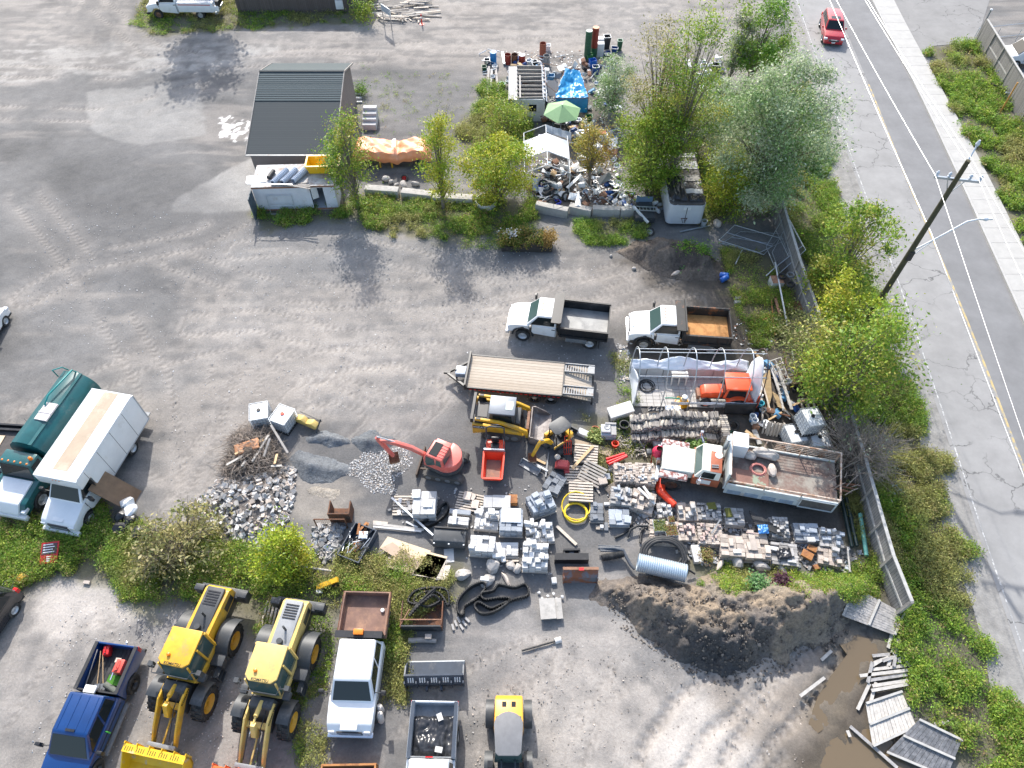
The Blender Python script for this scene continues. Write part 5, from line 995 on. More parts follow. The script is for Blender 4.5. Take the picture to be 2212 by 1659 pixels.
MB().cyl((xk-.4,0,.95),(xk-.4,0,1.9),.12).bar((xk-.5,0,1.85),(-wb-.9,.1,1.95),.12).build('crane_arm',steel,t)
MB().box(-wb-1.75,-wb-1.5,-1.05,1.05,.55,.75).build('rear_bumper',steel,t)
for s in(-1,1):MB().box(-wb-1.53,-wb-1.48,s*.95-.08,s*.95+.08,.95,1.3).build('tail_light',m_red_lamp,t)
MB().box(-wb-1.9,-wb-1.55,-.6,.5,1.0,1.5).build('rear_locker',blackp,t,bev=.02)
#heavy machines
m_slate=mat('machine_charcoal',(.05,.055,.06),.5,var=.25,scale=2,col2=(.16,.16,.16),lo=.55,hi=.8)
m_grey_top=mat('hood_grey',(.3,.31,.32),.55,var=.2,scale=2)
hyd=mat('hydraulic_rod',(.6,.6,.6),.25,.8)
def arc_fender(root,xc,y0,y1,zc,r,a0,a1,m=m_slate,t=.04,name='fender'):
 n=10;mb=MB();A=[a0+(a1-a0)*i/n for i in range(n+1)]
 P_=[(xc+r*math.cos(a),zc+r*math.sin(a))for a in A]+[(xc+(r-t)*math.cos(a),zc+(r-t)*math.sin(a))for a in A[::-1]]
 mb.prism(P_,y0,y1);return mb.build(name,m,root,smooth=50)
def beam(root,pts,w,h,name,m,parent=None,y=0,bev=.02):
 """boxy arm along pts (x, z), width w across y"""
 mb=MB();n=len(pts);up,dn=[],[]
 for i,(x,z)in enumerate(pts):
  a=pts[max(i-1,0)];b=pts[min(i+1,n-1)];d=Vector((b[0]-a[0],b[1]-a[1])).normalized();hh=(h[i]if isinstance(h,(list,tuple))else h)/2
  up.append((x-d.y*hh,z+d.x*hh));dn.append((x+d.y*hh,z-d.x*hh))
 mb.prism(up+dn[::-1],y-w/2,y+w/2);return mb.build(name,m,root,bev=bev)
def bucket(root,x,z,W,m,L=1.0,H=.9,name='bucket',tilt=0,inner=None,t=.05,teeth=0,guard=0):
 """open bucket, mouth forward; back plate near x"""
 pr=[(0,H),(-.05,H*.55),(.08,H*.15),(.35*L,0),(L,.02),(L,.02+t),(.38*L,t),(.15,H*.2),(.03,H*.55),(.06,H)]
 M=Matrix.Translation((x,0,z))@Matrix.Rotation(tilt,4,'Y');mb=MB();mb.prism(pr,-W/2,W/2)
 side=[(0,H),(-.05,H*.55),(.08,H*.15),(.35*L,0),(L,.02),(L*.75,H*.45),(L*.2,H)]
 mb.prism(side,-W/2,-W/2+t);mb.prism(side,W/2-t,W/2);mb.v=[tuple(M@Vector(v))for v in mb.v]
 b=mb.build(name,m,root)
 if guard:
  g_=MB()
  for k in range(6):yy=-W/2+W*k/5;g_.box(-.1,.0,min(yy,W/2-.03),min(yy,W/2-.03)+.03,H*.5,H+.12)
  g_.box(-.02,.3,-W/2,W/2,H,H+.04);g_.v=[tuple(M@Vector(v))for v in g_.v];g_.build('spill_guard',m,b)
  s_=MB()
  for k in range(25):
   if k%5!=4:yy=-W/2+.1+(W-.2)*k/25;s_.box(.06,.24,yy,yy+.03,H+.035,H+.045)
  s_.v=[tuple(M@Vector(v))for v in s_.v];s_.build('slots',black,b)
 return b
def wheel_loader(label,pr,pf,paint,lugs,hoodm,fullb=True,bm_=None,ang_off=0):
 zc=.72;a,b=G(*pf,zc),G(*pr,zc);an=math.atan2(a.y-b.y,a.x-b.x);n=Vector((-math.sin(an),math.cos(an),0));TW=2.0;wb=(a-b).length
 loc=b-n*(TW/2+.2);loc.z=0;t=thing('wheel_loader',label,'wheel loader',loc,an,'wheel loaders parked side by side')
 for x in(0,wb):
  for s in(-1,1):wheel(t,x,s*TW/2,.73,.52,rim_y,lug=18)
 MB().box(-1.9,1.5,-.5,.5,.55,1.2).box(-2.15,-1.7,-1.15,1.15,.75,1.35).build('rear_frame',m_slate,t,bev=.04)
 hd=MB().prism([(-2.0,1.2),(-1.95,1.85),(-1.75,2.05),(.45,2.2),(.45,1.2)],-.58,.58).build('engine_hood',paint,t,bev=.06)
 MB().box(-1.8,.3,-.42,.42,2.02,2.2).build('hood_top',hoodm,hd,bev=.05);MB().cyl((.1,0,2.2),(.1,0,2.42),.13,n=14).cyl((-.45,.05,2.15),(-.45,.05,2.65),.05).build('air_intake',m_slate,hd,smooth=40)
 mb=MB();[mb.box(-1.6+k*.12,-1.54+k*.12,-.3,.3,2.2,2.225)for k in range(6)];mb.build('grille',black,hd)
 for s in(-1,1):
  MB().box(-1.7,-1.0,s*.585-.006,s*.585+.006,1.35,1.8).build('side_grille',black,hd)
  arc_fender(t,0,s*1.0-.33,s*1.0+.33,.72,.95,R(8),R(165));MB().box(.75,1.3,s*1.0-.33,s*1.0+.3,.7,1.25).build('step_tank',m_slate,t,bev=.06)
  arc_fender(t,wb,s*1.0-.28,s*1.0+.26,.74,.88,R(70),R(160))
  st=MB();[st.box(1.3,1.75,s*1.12-.12,s*1.12+.12,.35+k*.32,.39+k*.32)for k in range(3)];st.bar((1.3,s*1.2,.3),(1.3,s*1.2,1.2),.04).bar((1.75,s*1.2,.3),(1.75,s*1.2,1.2),.04).build('steps',m_slate,t)
  MB().box(wb-.95,wb-.6,s*.95-.2,s*.95+.12,1.62,1.85).build('work_light',m_slate,t,bev=.03)
  MB().box(-2.0,-1.7,s*1.05-.28,s*1.05+.18,.95,1.6).build('tool_locker',m_slate,t,bev=.05)
 cb=[(.5,1.2),(.45,2.95),(1.95,2.95),(2.2,1.95),(1.95,1.2)]
 MB().prism(cb,-.72,.72,lambda x,z:1-.18*max(0,x-1.5)).build('cab',glass_g,t,bev=.05)
 MB().prism([(.42,1.1),(.42,1.55),(1.75,1.55),(2.25,1.7),(2.1,1.1)],-.76,.76,lambda x,z:1-.2*max(0,x-1.6)).build('cab_base',paint,t,bev=.04)
 fr=MB()
 for s in(-1,1):fr.bar((.5,s*.74,1.5),(.47,s*.72,2.95),.1).bar((1.2,s*.74,1.5),(1.2,s*.72,2.95),.08).bar((2.15,s*.6,1.6),(1.95,s*.66,2.95),.07)
 fr.build('cab_frame',paint,t)
 rf=MB().plan([(.42,-.7),(1.8,-.7),(2.0,-.48),(2.0,.48),(1.8,.7),(.42,.7)],2.95,3.07).build('roof',paint,t,bev=.04)
 MB().lathe([(0,.14),(.07,.12),(.08,0)],(1.6,-.3,3.07),n=10).build('beacon',m_amber,rf)
 text('KOMATSU',.16,Matrix.Translation((1.93,0,3.075))@Matrix.Rotation(R(90),4,'Z'),black,rf)
 MB().tube([(2.0,-.9,2.9),(2.35,-.8,2.85),(2.35,.8,2.85),(2.0,.9,2.9)],.025,6).box(1.9,2.1,1.0,1.2,2.4,2.75).box(1.9,2.1,-1.2,-1.0,2.4,2.75).bar((2.1,.8,2.8),(2.0,1.1,2.7),.03).bar((2.1,-.8,2.8),(2.0,-1.1,2.7),.03).build('mirror',m_slate,t)
 MB().box(1.9,wb+.55,-.42,.42,.55,1.15).prism([(2.3,1.1),(2.35,2.0),(2.75,2.05),(3.3,1.1)],-.5,.5).build('front_frame',m_slate,t,bev=.04)
 x2=wb+1.95
 for s in(-1,1):
  arm=beam(t,[(2.5,1.85),(wb+.3,1.75),(wb+1.25,1.1),(x2,.55)],.09,[.26,.42,.4,.24],'lift_arm',paint,y=s*.5)
  text('KOMATSU',.18,Matrix.Translation((wb+.05,s*.56,1.78))@Matrix.Rotation(R(90)*1,4,'X')@Matrix.Rotation(0 if s<0 else math.pi,4,'Y'),black,arm)
  MB().cyl((2.4,s*.33,1.0),(wb+.9,s*.36,1.05),.055).build('lift_cylinder',hyd,t)
 MB().box(wb+.35,wb+.6,-.46,.46,1.35,1.6).build('cross_tube',paint,t,bev=.03)
 MB().cyl((2.5,0,1.95),(wb+.25,0,2.1),.1).cyl((wb+.25,0,2.1),(wb+.6,0,2.05),.05).build('tilt_cylinder',paint,t,smooth=40)
 beam(t,[(wb+.55,2.1),(wb+.8,1.5),(wb+.75,1.0)],.2,[.2,.34,.2],'bell_crank',paint);MB().bar((wb+.8,.0,1.1),(x2-.1,0,.8),.07).build('link',paint,t)
 for s in(-1,1):MB().tube([(2.45,s*.2,1.6),(wb,s*.3,1.95),(wb+.6,s*.25,1.75),(x2-.2,s*.3,1.0)],.022,5).tube([(2.4,s*.15,1.4),(2.9,s*.1,1.3),(wb+.3,s*.15,1.5)],.022,5).build('hydraulic_hose',black,t)
 MB().box(x2-.08,x2+.1,-.62,.62,.3,.95).build('coupler',greysteel,t,bev=.03)
 bucket(t,x2+.22,.12,2.75,bm_ or mat('bucket_yellow',(.85,.52,.02),.45,var=.12,scale=2,col2=(.5,.46,.4),lo=.58,hi=.68),L=1.25,H=1.1,guard=1)
 return t
wheel_loader('clean bright yellow wheel loader with a wide yellow bucket',(508,1384),(452,1520),yellow,1,m_slate)
wheel_loader('faded yellow wheel loader with a grey hood and orange bucket',(680,1413),(634,1560),yellow_f,0,m_grey_top,bm_=orange)
g0=G(1099,1495,1.5);t=thing('compact_loader','orange compact loader with a grey cab roof at the bottom edge','loader',(g0.x,g0.y-1.4,0),R(-90.5))
o_y=mat('loader_orange',(.85,.38,.03),.42,var=.1,scale=2)
for x in(-.7,1.3):
 for s in(-1,1):wheel(t,x,s*.82,.5,.36,black,lug=14)
MB().prism([(-1.35,.6),(-1.35,1.2),(-1.15,1.5),(-.2,1.75),(.2,1.75),(.2,.6)],-.62,.62,lambda x,z:1-.1*max(0,-.9-x)).build('engine_hood',o_y,t,bev=.12)
for s in(-1,1):MB().box(-1.0,-.78,s*.2-.09,s*.2+.09,1.55,1.6).build('vent',black,t);MB().cyl((-.5,0,1.6),(-.5,0,1.95),.04).build('exhaust',blackp,t)
MB().prism([(-.3,1.0),(-.3,2.25),(1.0,2.25),(1.25,1.0)],-.56,.56,lambda x,z:1-.1*(z-1.5)).build('cab',glass_g,t,bev=.04)
n=12;MB().plan([(.05-.5*math.sin(math.pi*k/n),-.6*math.cos(math.pi*k/n))for k in range(n+1)]+[(1.1,.52),(1.2,.4),(1.2,-.4),(1.1,-.52)],2.25,2.33).build('roof',mat('roof_grey',(.19,.19,.195),.6,var=.15),t,bev=.03)
MB().box(-1.3,1.6,-.45,.45,.35,.8).build('frame',m_slate,t);
for s in(-1,1):beam(t,[(1.2,1.3),(2.0,1.2),(2.7,.5)],.07,.16,'lift_arm',m_slate,y=s*.28);MB().box(1.25,1.5,s*.75-.1,s*.75+.1,1.3,1.5).build('mirror',black,t);arc_fender(t,1.3,s*.82-.18,s*.82+.18,.5,.62,R(60),R(150));arc_fender(t,-.7,s*.82-.18,s*.82+.18,.5,.62,R(20),R(160))
bucket(t,2.75,.1,1.7,m_slate,.8,.7)
def track(root,x0,x1,y,w,h,name='track',m=mat('dusty_rubber',(.1,.093,.085),.9,var=.3,scale=5),pads=26,parent=None):
 r=h/2;mb=MB();P_=[]
 for k in range(9):a=-math.pi/2+math.pi*k/8;P_.append((x1-r+r*math.cos(a),r+r*math.sin(a)))
 for k in range(9):a=math.pi/2+math.pi*k/8;P_.append((x0+r+r*math.cos(a),r+r*math.sin(a)))
 mb.prism(P_,y-w/2,y+w/2);L=x1-x0-h
 for k in range(pads):
  x=x0+r+L*(k+.5)/pads;mb.box(x-.025,x+.025,y-w/2,y+w/2,h-.01,h+.03)
 t=mb.build(name,m,root)
 q=MB();[q.cyl((x0+r+L*k/3,y-w/2-.01,r),(x0+r+L*k/3,y+w/2+.01,r),r*.55,n=14)for k in range(4)];q.build('roller',greysteel,t,smooth=40);return t
cA,cB=G(1046,948),G(1124,955);an=math.atan2(cB.y-cA.y,cB.x-cA.x)
mid=(cA+cB)/2;n=Vector((-math.sin(an),math.cos(an),0));loc=mid+n*.92
t=thing('track_loader','yellow compact track loader with a grey cab roof and a wide steel bucket','track loader',loc,an)
for s in(-1,1):track(t,-1.15,1.05,s*.76,.42,.72)
MB().box(-1.35,.95,-.55,.55,.3,1.3).build('frame',m_slate,t,bev=.04)
for s in(-1,1):
 sp=MB().prism([(-1.65,.55),(-1.65,1.5),(-.2,1.25),(.9,.95),(1.2,.7),(.4,.78),(-.7,.82)],s*.87-.09,s*.87+.09).build('side_panel',yellow,t,bev=.03)
 beam(t,[(-1.5,1.78),(-.2,1.62),(.75,1.25),(1.28,.95),(1.42,.4)],.14,[.14,.2,.26,.26,.18],'lift_arm',yellow,y=s*.8)
 MB().prism([(-1.6,1.2),(-1.45,1.85),(-1.2,1.85),(-1.0,1.2)],s*.8-.05,s*.8+.05).build('arm_post',black,t)
 MB().cyl((-.9,s*.68,1.1),(.35,s*.68,1.35),.045).build('lift_cylinder',hyd,t)
 if s<0:
  MB().box(-1.62,-.95,-.975,-.962,1.12,1.36).build('decal',black,sp)
  text('CAT',.22,Matrix.Translation((-1.13,-.98,1.24))@Matrix.Rotation(R(90),4,'X'),white,sp);text('299D',.12,Matrix.Translation((-1.46,-.98,1.24))@Matrix.Rotation(R(90),4,'X'),white,sp)
MB().box(-1.75,-1.6,-.9,.9,1.55,1.9).build('rear_crossbar',black,t)
MB().box(-1.55,-.75,-.6,.6,1.3,1.5).build('engine_cover',m_slate,t,bev=.05);MB().box(-1.4,-.9,-.45,.45,1.5,1.53).build('vent',black,t)
cabin(t,-.75,.75,-.7,.6,1.1,2.08,1.25,1.15,m_slate,((.12,.88),),bev=.06);MB().box(-.78,.66,-.62,.62,2.06,2.16).build('roof',mat('roof_blue_grey',(.17,.19,.22),.45,.2,var=.15),t,bev=.06);MB().plan([(.12,-.3),(.5,-.3),(.56,.1),(.5,.3),(.12,.3)],2.16,2.175).build('roof_window',mat('pale_green_glass',(.42,.5,.46),.3),t)
MB().box(1.3,1.45,-.6,.6,.3,.95).build('coupler',rust_l,t)
bucket(t,1.5,.04,2.15,mat('worn_bucket',(.23,.2,.19),.6,.3,var=.25,scale=2,col2=(.36,.33,.31),lo=.45,hi=.6),L=1.15,H=.75)
#mini excavators
def excavator(name,label,base,h_track,h_house,S,paint,roofm,boom,bladem=greysteel,cab=True,house_r=.95,tr=(2.3,.35,.55,.78),bucketm=None,canopy=False,slat=0):
 """boom: world points (joint 1..4) already solved"""
 t=thing(name,label,'excavator',base,h_track);L,w,h,yt=tr
 for s in(-1,1):track(t,-L/2,L/2,s*yt,w,h)
 MB().box(-L*.32,L*.32,-yt,yt,.2,h*.9).cyl((0,0,h*.8),(0,0,h+.14),.42*S).build('undercarriage',m_slate,t)
 bl=MB().box(L/2+.35,L/2+.43,-yt-w/2,yt+w/2,.05,.42);bl.bar((L*.2,-yt*.5,.3),(L/2+.38,-yt*.6,.25),.1).bar((L*.2,yt*.5,.3),(L/2+.38,yt*.6,.25),.1).bar((L/2+.02,-yt*.5,.28),(L/2+.02,yt*.5,.28),.08);bl.build('dozer_blade',bladem,t)
 q=bpy.data.objects.new('house',None)
 a=h_house-h_track;Mx=Matrix.Rotation(a,4,'Z');z0=h+.14
 def put(mb):mb.v=[tuple(Mx@Vector(v))for v in mb.v];return mb
 n=14;r=house_r
 pl=[(-r*math.sin(math.pi*k/n)*1.05-.1*S,-r*math.cos(math.pi*k/n))for k in range(n+1)]+[(.95*S,.92*r),(1.05*S,.5*r),(1.05*S,-.8*r),(.9*S,-.92*r)]
 put(MB().plan(pl,z0,z0+.3*S)).build('deck',m_slate,t,bev=.03)
 if not canopy:
  pl2=[(-r*math.sin(math.pi*k/n)*.98-.1*S,-r*math.cos(math.pi*k/n)*.95)for k in range(n+1)]+[(-.05,.95*r),(-.05,-.95*r)]
  put(MB().plan(pl2,z0+.3*S,z0+.95*S)).build('engine_cover',paint,t,bev=.1)
  put(MB().box(.0,1.0*S,-.95*r,-.35*r,z0+.3*S,z0+.8*S)).build('side_cover',paint,t,bev=.06)
 zc=z0+.3*S
 y0,y1=-.3*r,.95*r
 if cab:
  mb=MB();mb.prism([(-.35*S,zc),(-.3*S,zc+1.35*S),(.75*S,zc+1.38*S),(1.0*S,zc+.75*S),(1.02*S,zc)],y0,y1);put(mb).build('cab',paint,t,bev=.09)
  for(x0,x1,nm)in((-.22*S,.12*S,'side_window'),(.2*S,.8*S,'side_window')):
   for yy,sg in((y1,1),(y0,-1)):put(MB().prism([(x0,zc+.6*S),(x0+.03,zc+1.2*S),(x1-.04,zc+1.2*S),(x1+.05,zc+.55*S),(x1,zc+(.15 if x0>0 else .6)*S)],yy-.012,yy+.012)).build(nm,glass_g,t)
  put(MB().slab([(1.01*S,y0+.1,zc+.72*S),(1.01*S,y1-.1,zc+.72*S),(.79*S,y1-.1,zc+1.3*S),(.79*S,y0+.1,zc+1.3*S)],.02)).build('windshield',glass_g,t)
  put(MB().slab([(-.35*S,y1-.12,zc+.75*S),(-.35*S,y0+.12,zc+.75*S),(-.31*S,y0+.12,zc+1.25*S),(-.31*S,y1-.12,zc+1.25*S)],.02)).build('rear_window',glass_g,t)
  put(MB().box(.12*S,.62*S,y0+.12,y1-.12,zc+1.37*S,zc+1.4*S)).build('roof_window',glass,t)
  rb_=MB();[rb_.box(-.25*S,.1*S,y0+.12+k*.2*S,y0+.16+k*.2*S,zc+1.36*S,zc+1.385*S)for k in range(5)];put(rb_).build('roof_rib',paint,t)
 if canopy:
  fm=MB();zt=zc+1.45*S
  for x,y in((-.5,-.6),(-.5,.7),(.75,-.45),(.75,.75)):fm.bar((x*S,y*r,zc),(x*S*.95,y*r*.92,zt),.06)
  put(fm).build('canopy_post',black,t)
  put(MB().plan([(-.62*S,-.5*r),(-.45*S,-.72*r),(.6*S,-.72*r),(.85*S,-.4*r),(.85*S,.6*r),(.6*S,.85*r),(-.45*S,.85*r),(-.62*S,.6*r)],zt,zt+.07)).build('canopy_roof',roofm,t,bev=.03)
  put(MB().box(-.75*S,-.35*S,-.9*r,.9*r,zc,zc+.55*S)).build('engine_cover',paint,t,bev=.06);put(MB().box(-.2*S,.15*S,-.15*r,.4*r,zc,zc+.3*S).box(-.28*S,-.15*S,-.15*r,.4*r,zc+.3*S,zc+.75*S)).build('seat',black,t,bev=.03)
  put(MB().box(.1*S,.95*S,-.9*r,-.55*r,zc,zc+.4*S).box(-.4*S,1.0*S,.82*r,.92*r,zc-.1,zc+.12)).build('side_cover',paint,t,bev=.04)
  put(MB().bar((.55*S,.0,zc),(.62*S,.0,zc+.7*S),.04).bar((.55*S,.25,zc),(.62*S,.25,zc+.7*S),.04)).build('control_lever',black,t)
 inv=Matrix.Rotation(-h_track,4,'Z');J=[inv@(Vector(p)-Vector(base))for p in boom]
 wd=.2*S
 def arm(ps,hs,nm,m):
  mb=MB();u=(ps[-1]-ps[0]);hz_=Vector((u.x,u.y,0)).normalized();sd=Vector((-hz_.y,hz_.x,0))*wd/2;V=[]
  for i,p in enumerate(ps):
   a_=ps[max(0,i-1)];b_=ps[min(len(ps)-1,i+1)];d=(b_-a_).normalized();nn=d.cross(sd.normalized()).normalized()*hs[i]/2
   V+=[p+sd+nn,p-sd+nn,p-sd-nn,p+sd-nn]
  F=[(3,2,1,0),tuple(range(len(V)-4,len(V)))]
  for i in range(len(ps)-1):
   for k in range(4):F.append((i*4+k,i*4+(k+1)%4,i*4+4+(k+1)%4,i*4+4+k))
  mb.add(V,F);return mb.build(nm,m,t,bev=.015)
 arm([J[0],J[0].lerp(J[1],.35)+Vector((0,0,.35*S)),J[0].lerp(J[1],.65)+Vector((0,0,.3*S)),J[1]],[.26*S,.34*S,.3*S,.18*S],'boom',paint)
 arm([J[1]+(J[1]-J[2]).normalized()*.25*S,J[1],J[2]],[.14*S,.26*S,.16*S],'stick',paint)
 up=Vector((0,0,.34*S));MB().cyl(J[0]+Vector((0,0,-.05))+(J[1]-J[0])*.12,J[0].lerp(J[1],.5)+Vector((0,0,.18*S)),.05*S).build('boom_cylinder',hyd,t);MB().cyl(J[0].lerp(J[1],.5)+up*1.3,J[1]+(J[1]-J[2]).normalized()*.22*S+up*.3,.045*S).build('stick_cylinder',hyd,t)
 e=(J[3]-J[2]);f=Vector((e.x,e.y,0));f=f.normalized()if f.length>.02 else Vector((1,0,0));sd=Vector((-f.y,f.x,0))*.3*S;mb=MB();pr=[]
 for k in range(7):a_=math.pi*(.0+k/6*1.05);pr.append((math.cos(a_)*.34*S,-math.sin(a_)*.42*S))
 c=J[2]+Vector((0,0,-.18*S));V=[c+f*x+Vector((0,0,z))+sd*s for s in(-1,1)for x,z in pr];m_=len(pr)
 mb.add(V,[tuple(range(m_)),tuple(range(2*m_-1,m_-1,-1))]+[(k,k+1,m_+k+1,m_+k)for k in range(m_-1)]);mb.build('bucket',bucketm or rust_l,t)
 return t
b0=G(966,1012);hh=ang((990,1015),(900,1000));hs=ang((966,1000),(905,975))
excavator('excavator','salmon-red excavator with its arm reaching over white gravel',b0,ang((1000,1035),(905,1018)),hs,.9,pinkred,pinkred,[G(928,987,1.15),G(818,950,2.3),G(850,985,.95),G(856,1012,.25)],tr=(2.15,.38,.55,.72),house_r=.84,bladem=mat('brown_blade',(.1,.075,.06),.8))
b0=G(1207,958);
excavator('mini_excavator','small yellow excavator with a grey canopy and its bucket on the ground',b0,ang((1200,960),(1240,905)),ang((1207,955),(1160,985)),.76,yellow,m_slate,[G(1192,957,.85),G(1165,958,1.4),G(1150,985,.6),G(1150,1003,.1)],tr=(1.5,.24,.42,.45),house_r=.56,cab=False,canopy=True,bladem=m_slate)
t=thing('wide_bucket','grey wide digging bucket under the arm of the yellow mini excavator','bucket',G(1146,1010),ang((1128,998),(1165,1020))-R(90));bucket(t,-.15,0,1.25,greysteel,L=.4,H=.3)
#tracked mini dumper
a,b=G(1065,1046,.3),G(1072,962,.3);an=math.atan2(a.y-b.y,a.x-b.x);loc=(G(1062,1040,.6)+G(1072,955,.6))/2;loc.z=0
t=thing('mini_dumper','red tracked mini dumper with an empty skip and black seat','dumper',loc,an)
for s in(-1,1):track(t,-1.1,.85,s*.42,.26,.45)
MB().box(-1.05,.8,-.3,.3,.3,.5).build('chassis',m_slate,t)
MB().box(-1.25,-.35,-.52,.52,.5,.85).build('body',redp if False else mat('dumper_red',(.8,.06,.02),.4,var=.1,scale=2),t,bev=.05)
dr=MATS['dumper_red']
s_=MB().add([(-.1,-.42,.62),(1.2,-.42,.62),(1.2,.42,.62),(-.1,.42,.62),(-.25,-.55,1.15),(1.35,-.52,1.1),(1.35,.52,1.1),(-.25,.55,1.15)],[(3,2,1,0),(0,1,5,4),(1,2,6,5),(2,3,7,6),(3,0,4,7)]).build('skip',dr,t,solid=.05)
rm=MB();
for p,q in(((-.25,-.55,1.17),(1.35,-.52,1.12)),((1.35,-.52,1.12),(1.35,.52,1.12)),((1.35,.52,1.12),(-.25,.55,1.17)),((-.25,.55,1.17),(-.25,-.55,1.17))):rm.bar(p,q,.09,.06)
rm.build('skip_rim',dr,s_);MB().box(-.04,1.14,-.38,.38,.66,.672).build('skip_floor',mat('skip_floor',(.26,.16,.12),.8,var=.2,scale=3,col2=(.42,.2,.1),lo=.55,hi=.7),s_)
MB().box(-.36,-.28,-.56,.56,.8,1.35).build('guard_plate',steel,t)
MB().box(-1.0,-.6,-.22,.22,.85,.98).box(-1.1,-.98,-.22,.22,.95,1.4).build('seat',black,t,bev=.06)
MB().tube([(-1.2,-.5,.8),(-1.25,-.48,2.0),(-1.25,-.3,2.12),(-1.25,.3,2.12),(-1.25,.48,2.0),(-1.2,.5,.8)],.045,8).build('roll_bar',m_slate,t,smooth=60)
MB().tube([(-1.2,-.42,1.3),(-.7,-.5,1.25),(-.5,-.45,.9)],.025,6).tube([(-1.2,.42,1.3),(-.7,.5,1.25),(-.5,.45,.9)],.025,6).build('armrest',m_slate,t)
for s in(-1,1):MB().cyl((-.4,s*.15,.9),(-.45,s*.15,1.3),.015).lathe([(0,.04),(.03,.02),(.03,0)],(-.45,s*.15,1.3),n=6).build('control_lever',black,t)
#old crane truck
A,B_=G(1571,1043,1.55),G(1812,1086,1.55);an=math.atan2(A.y-B_.y,A.x-B_.x);Lb=(A-B_).length;n=Vector((-math.sin(an),math.cos(an),0))
t=thing('old_flatbed_truck','old red and white crane truck with a long rusty flatbed full of debris','truck',(A.x,A.y,0),an)
Wb=2.5;zf=1.4;gwh=mat('chalky_white',(.56,.6,.6),.6,var=.15,scale=1.5,col2=(.35,.22,.14),lo=.58,hi=.7)
bed_m=mat('rusted_bed',(.2,.135,.11),.85,var=.35,scale=1.4,col2=(.3,.27,.23),lo=.46,hi=.62,bump=.3)
fl=MB().box(-Lb,0,-Wb,0,zf-.12,zf).build('flatbed',bed_m,t)
[MB().box(-Lb,0,y-.04,y+.04,.62,zf+.12).build('side_panel',gwh,t)for y in(.02,-Wb-.02)]
for k in range(4):MB().box(-Lb*.16*(k+1)-.05+.1,-Lb*.16*k-.15,.06,.075,.66,1.0).build('locker_door',mat('blue_grey_door',(.3,.37,.45),.6,var=.3,scale=3),t)
MB().box(-Lb+.1,-Lb*.68,.06,.08,.68,1.42).build('mesh_door',mat('dark_mesh',(.12,.11,.1),.7,var=.3,scale=5),t);MB().bar((-Lb+.08,.09,.66),(-Lb*.68,.09,.66),.06).bar((-Lb+.08,.09,1.45),(-Lb*.68,.09,1.45),.06).bar((-Lb+.08,.09,.66),(-Lb+.08,.09,1.45),.06).bar((-Lb*.68,.09,.66),(-Lb*.68,.09,1.45),.06).build('door_frame',gwh,t)
rl=mat('rusty_white_rail',(.6,.5,.42),.7,var=.3,scale=4,col2=(.36,.2,.12),lo=.45,hi=.6)
for yy in(.0,-Wb):
 mb=MB();mb.bar((-Lb,yy,zf+.95),(0,yy,zf+.95),.07)
 for k in range(4):mb.bar((-Lb*k/3*.999,yy,zf),(-Lb*k/3*.999,yy,zf+.95),.06)
 if yy:[mb.bar((-Lb*.42,yy,zf+.2+.15*k),(-Lb,yy,zf+.2+.15*k),.02)for k in range(5)]
 else:mb.v=[(x,y,z-(.55 if z>zf+.5 else 0))for x,y,z in mb.v]
 mb.build('side_rail',rl,t)
MB().bar((-Lb,0,zf+.4),(-Lb,-Wb,zf+.95),.07).bar((0,0,zf+.95),(0,-Wb,zf+.95),.07).build('end_rail',rl,t)
MB().box(.0,.1,-Wb,0,zf-.5,zf+1.0).build('front_bulkhead',gwh,t)
MB().box(-Lb,.3,-1.75,-1.55,.75,1.2).box(-Lb,3.6,-.95,-.75,.75,1.1).box(-Lb,3.6,-1.75,-1.55,.75,1.1).build('chassis',rust,t)
MB().box(-2.1,-.15,-1.0,-.1,zf,zf+.12).build('rusted_plate',mat('rust_plate',(.25,.13,.1),.8,var=.25,scale=1.2,col2=(.28,.33,.24),lo=.52,hi=.56),t)
old_red=mat('old_red',(.36,.1,.045),.6,var=.2,scale=2,col2=(.5,.25,.15),lo=.58,hi=.75);cabw=mat('old_cab_white',(.76,.77,.7),.5,var=.08,scale=1.5,col2=(.55,.33,.25),lo=.68,hi=.8)
yc=-.98
cb_=MB().box(.35,1.75,yc-.95,yc+.95,.8,1.45).build('cab_base',old_red,t,bev=.05)
V=[(.4,yc-.93,1.45),(1.7,yc-.93,1.45),(1.7,yc+.93,1.45),(.4,yc+.93,1.45),(.42,yc-.86,2.15),(1.38,yc-.84,2.15),(1.38,yc+.84,2.15),(.42,yc+.86,2.15)]
MB().add(V,[(3,2,1,0),(4,5,6,7),(0,1,5,4),(1,2,6,5),(2,3,7,6),(3,0,4,7)]).build('cab',cabw,t,bev=.08)
MB().box(.42,1.0,yc-.4,yc+.86,2.147,2.165).build('roof_panel',old_red,t,bev=.005);MB().bar((.6,yc+.45,2.21),(.95,yc+.5,2.21),.05).bar((.6,yc+.57,2.21),(.95,yc+.62,2.21),.05).build('roof_handle',greysteel,t);MB().lathe([(0,.02),(.2,.02),(.2,0)],(.6,yc-.2,2.165),n=14).build('roof_vent',plastic_w,t)
Vv=[Vector(v)for v in V];pane(t,(Vv[1],Vv[2],Vv[6],Vv[5]),.06,.94,.12,.88,'windshield',glass_g);pane(t,(Vv[2],Vv[3],Vv[7],Vv[6]),.15,.75,.15,.8,'side_window');pane(t,(Vv[0],Vv[1],Vv[5],Vv[4]),.25,.85,.15,.8,'side_window')
MB().prism([(1.7,1.4),(1.7,1.56),(3.3,1.48),(3.42,1.38),(3.42,.95),(1.7,.95)],yc-.74,yc+.74).build('hood',cabw,t,bev=.07)
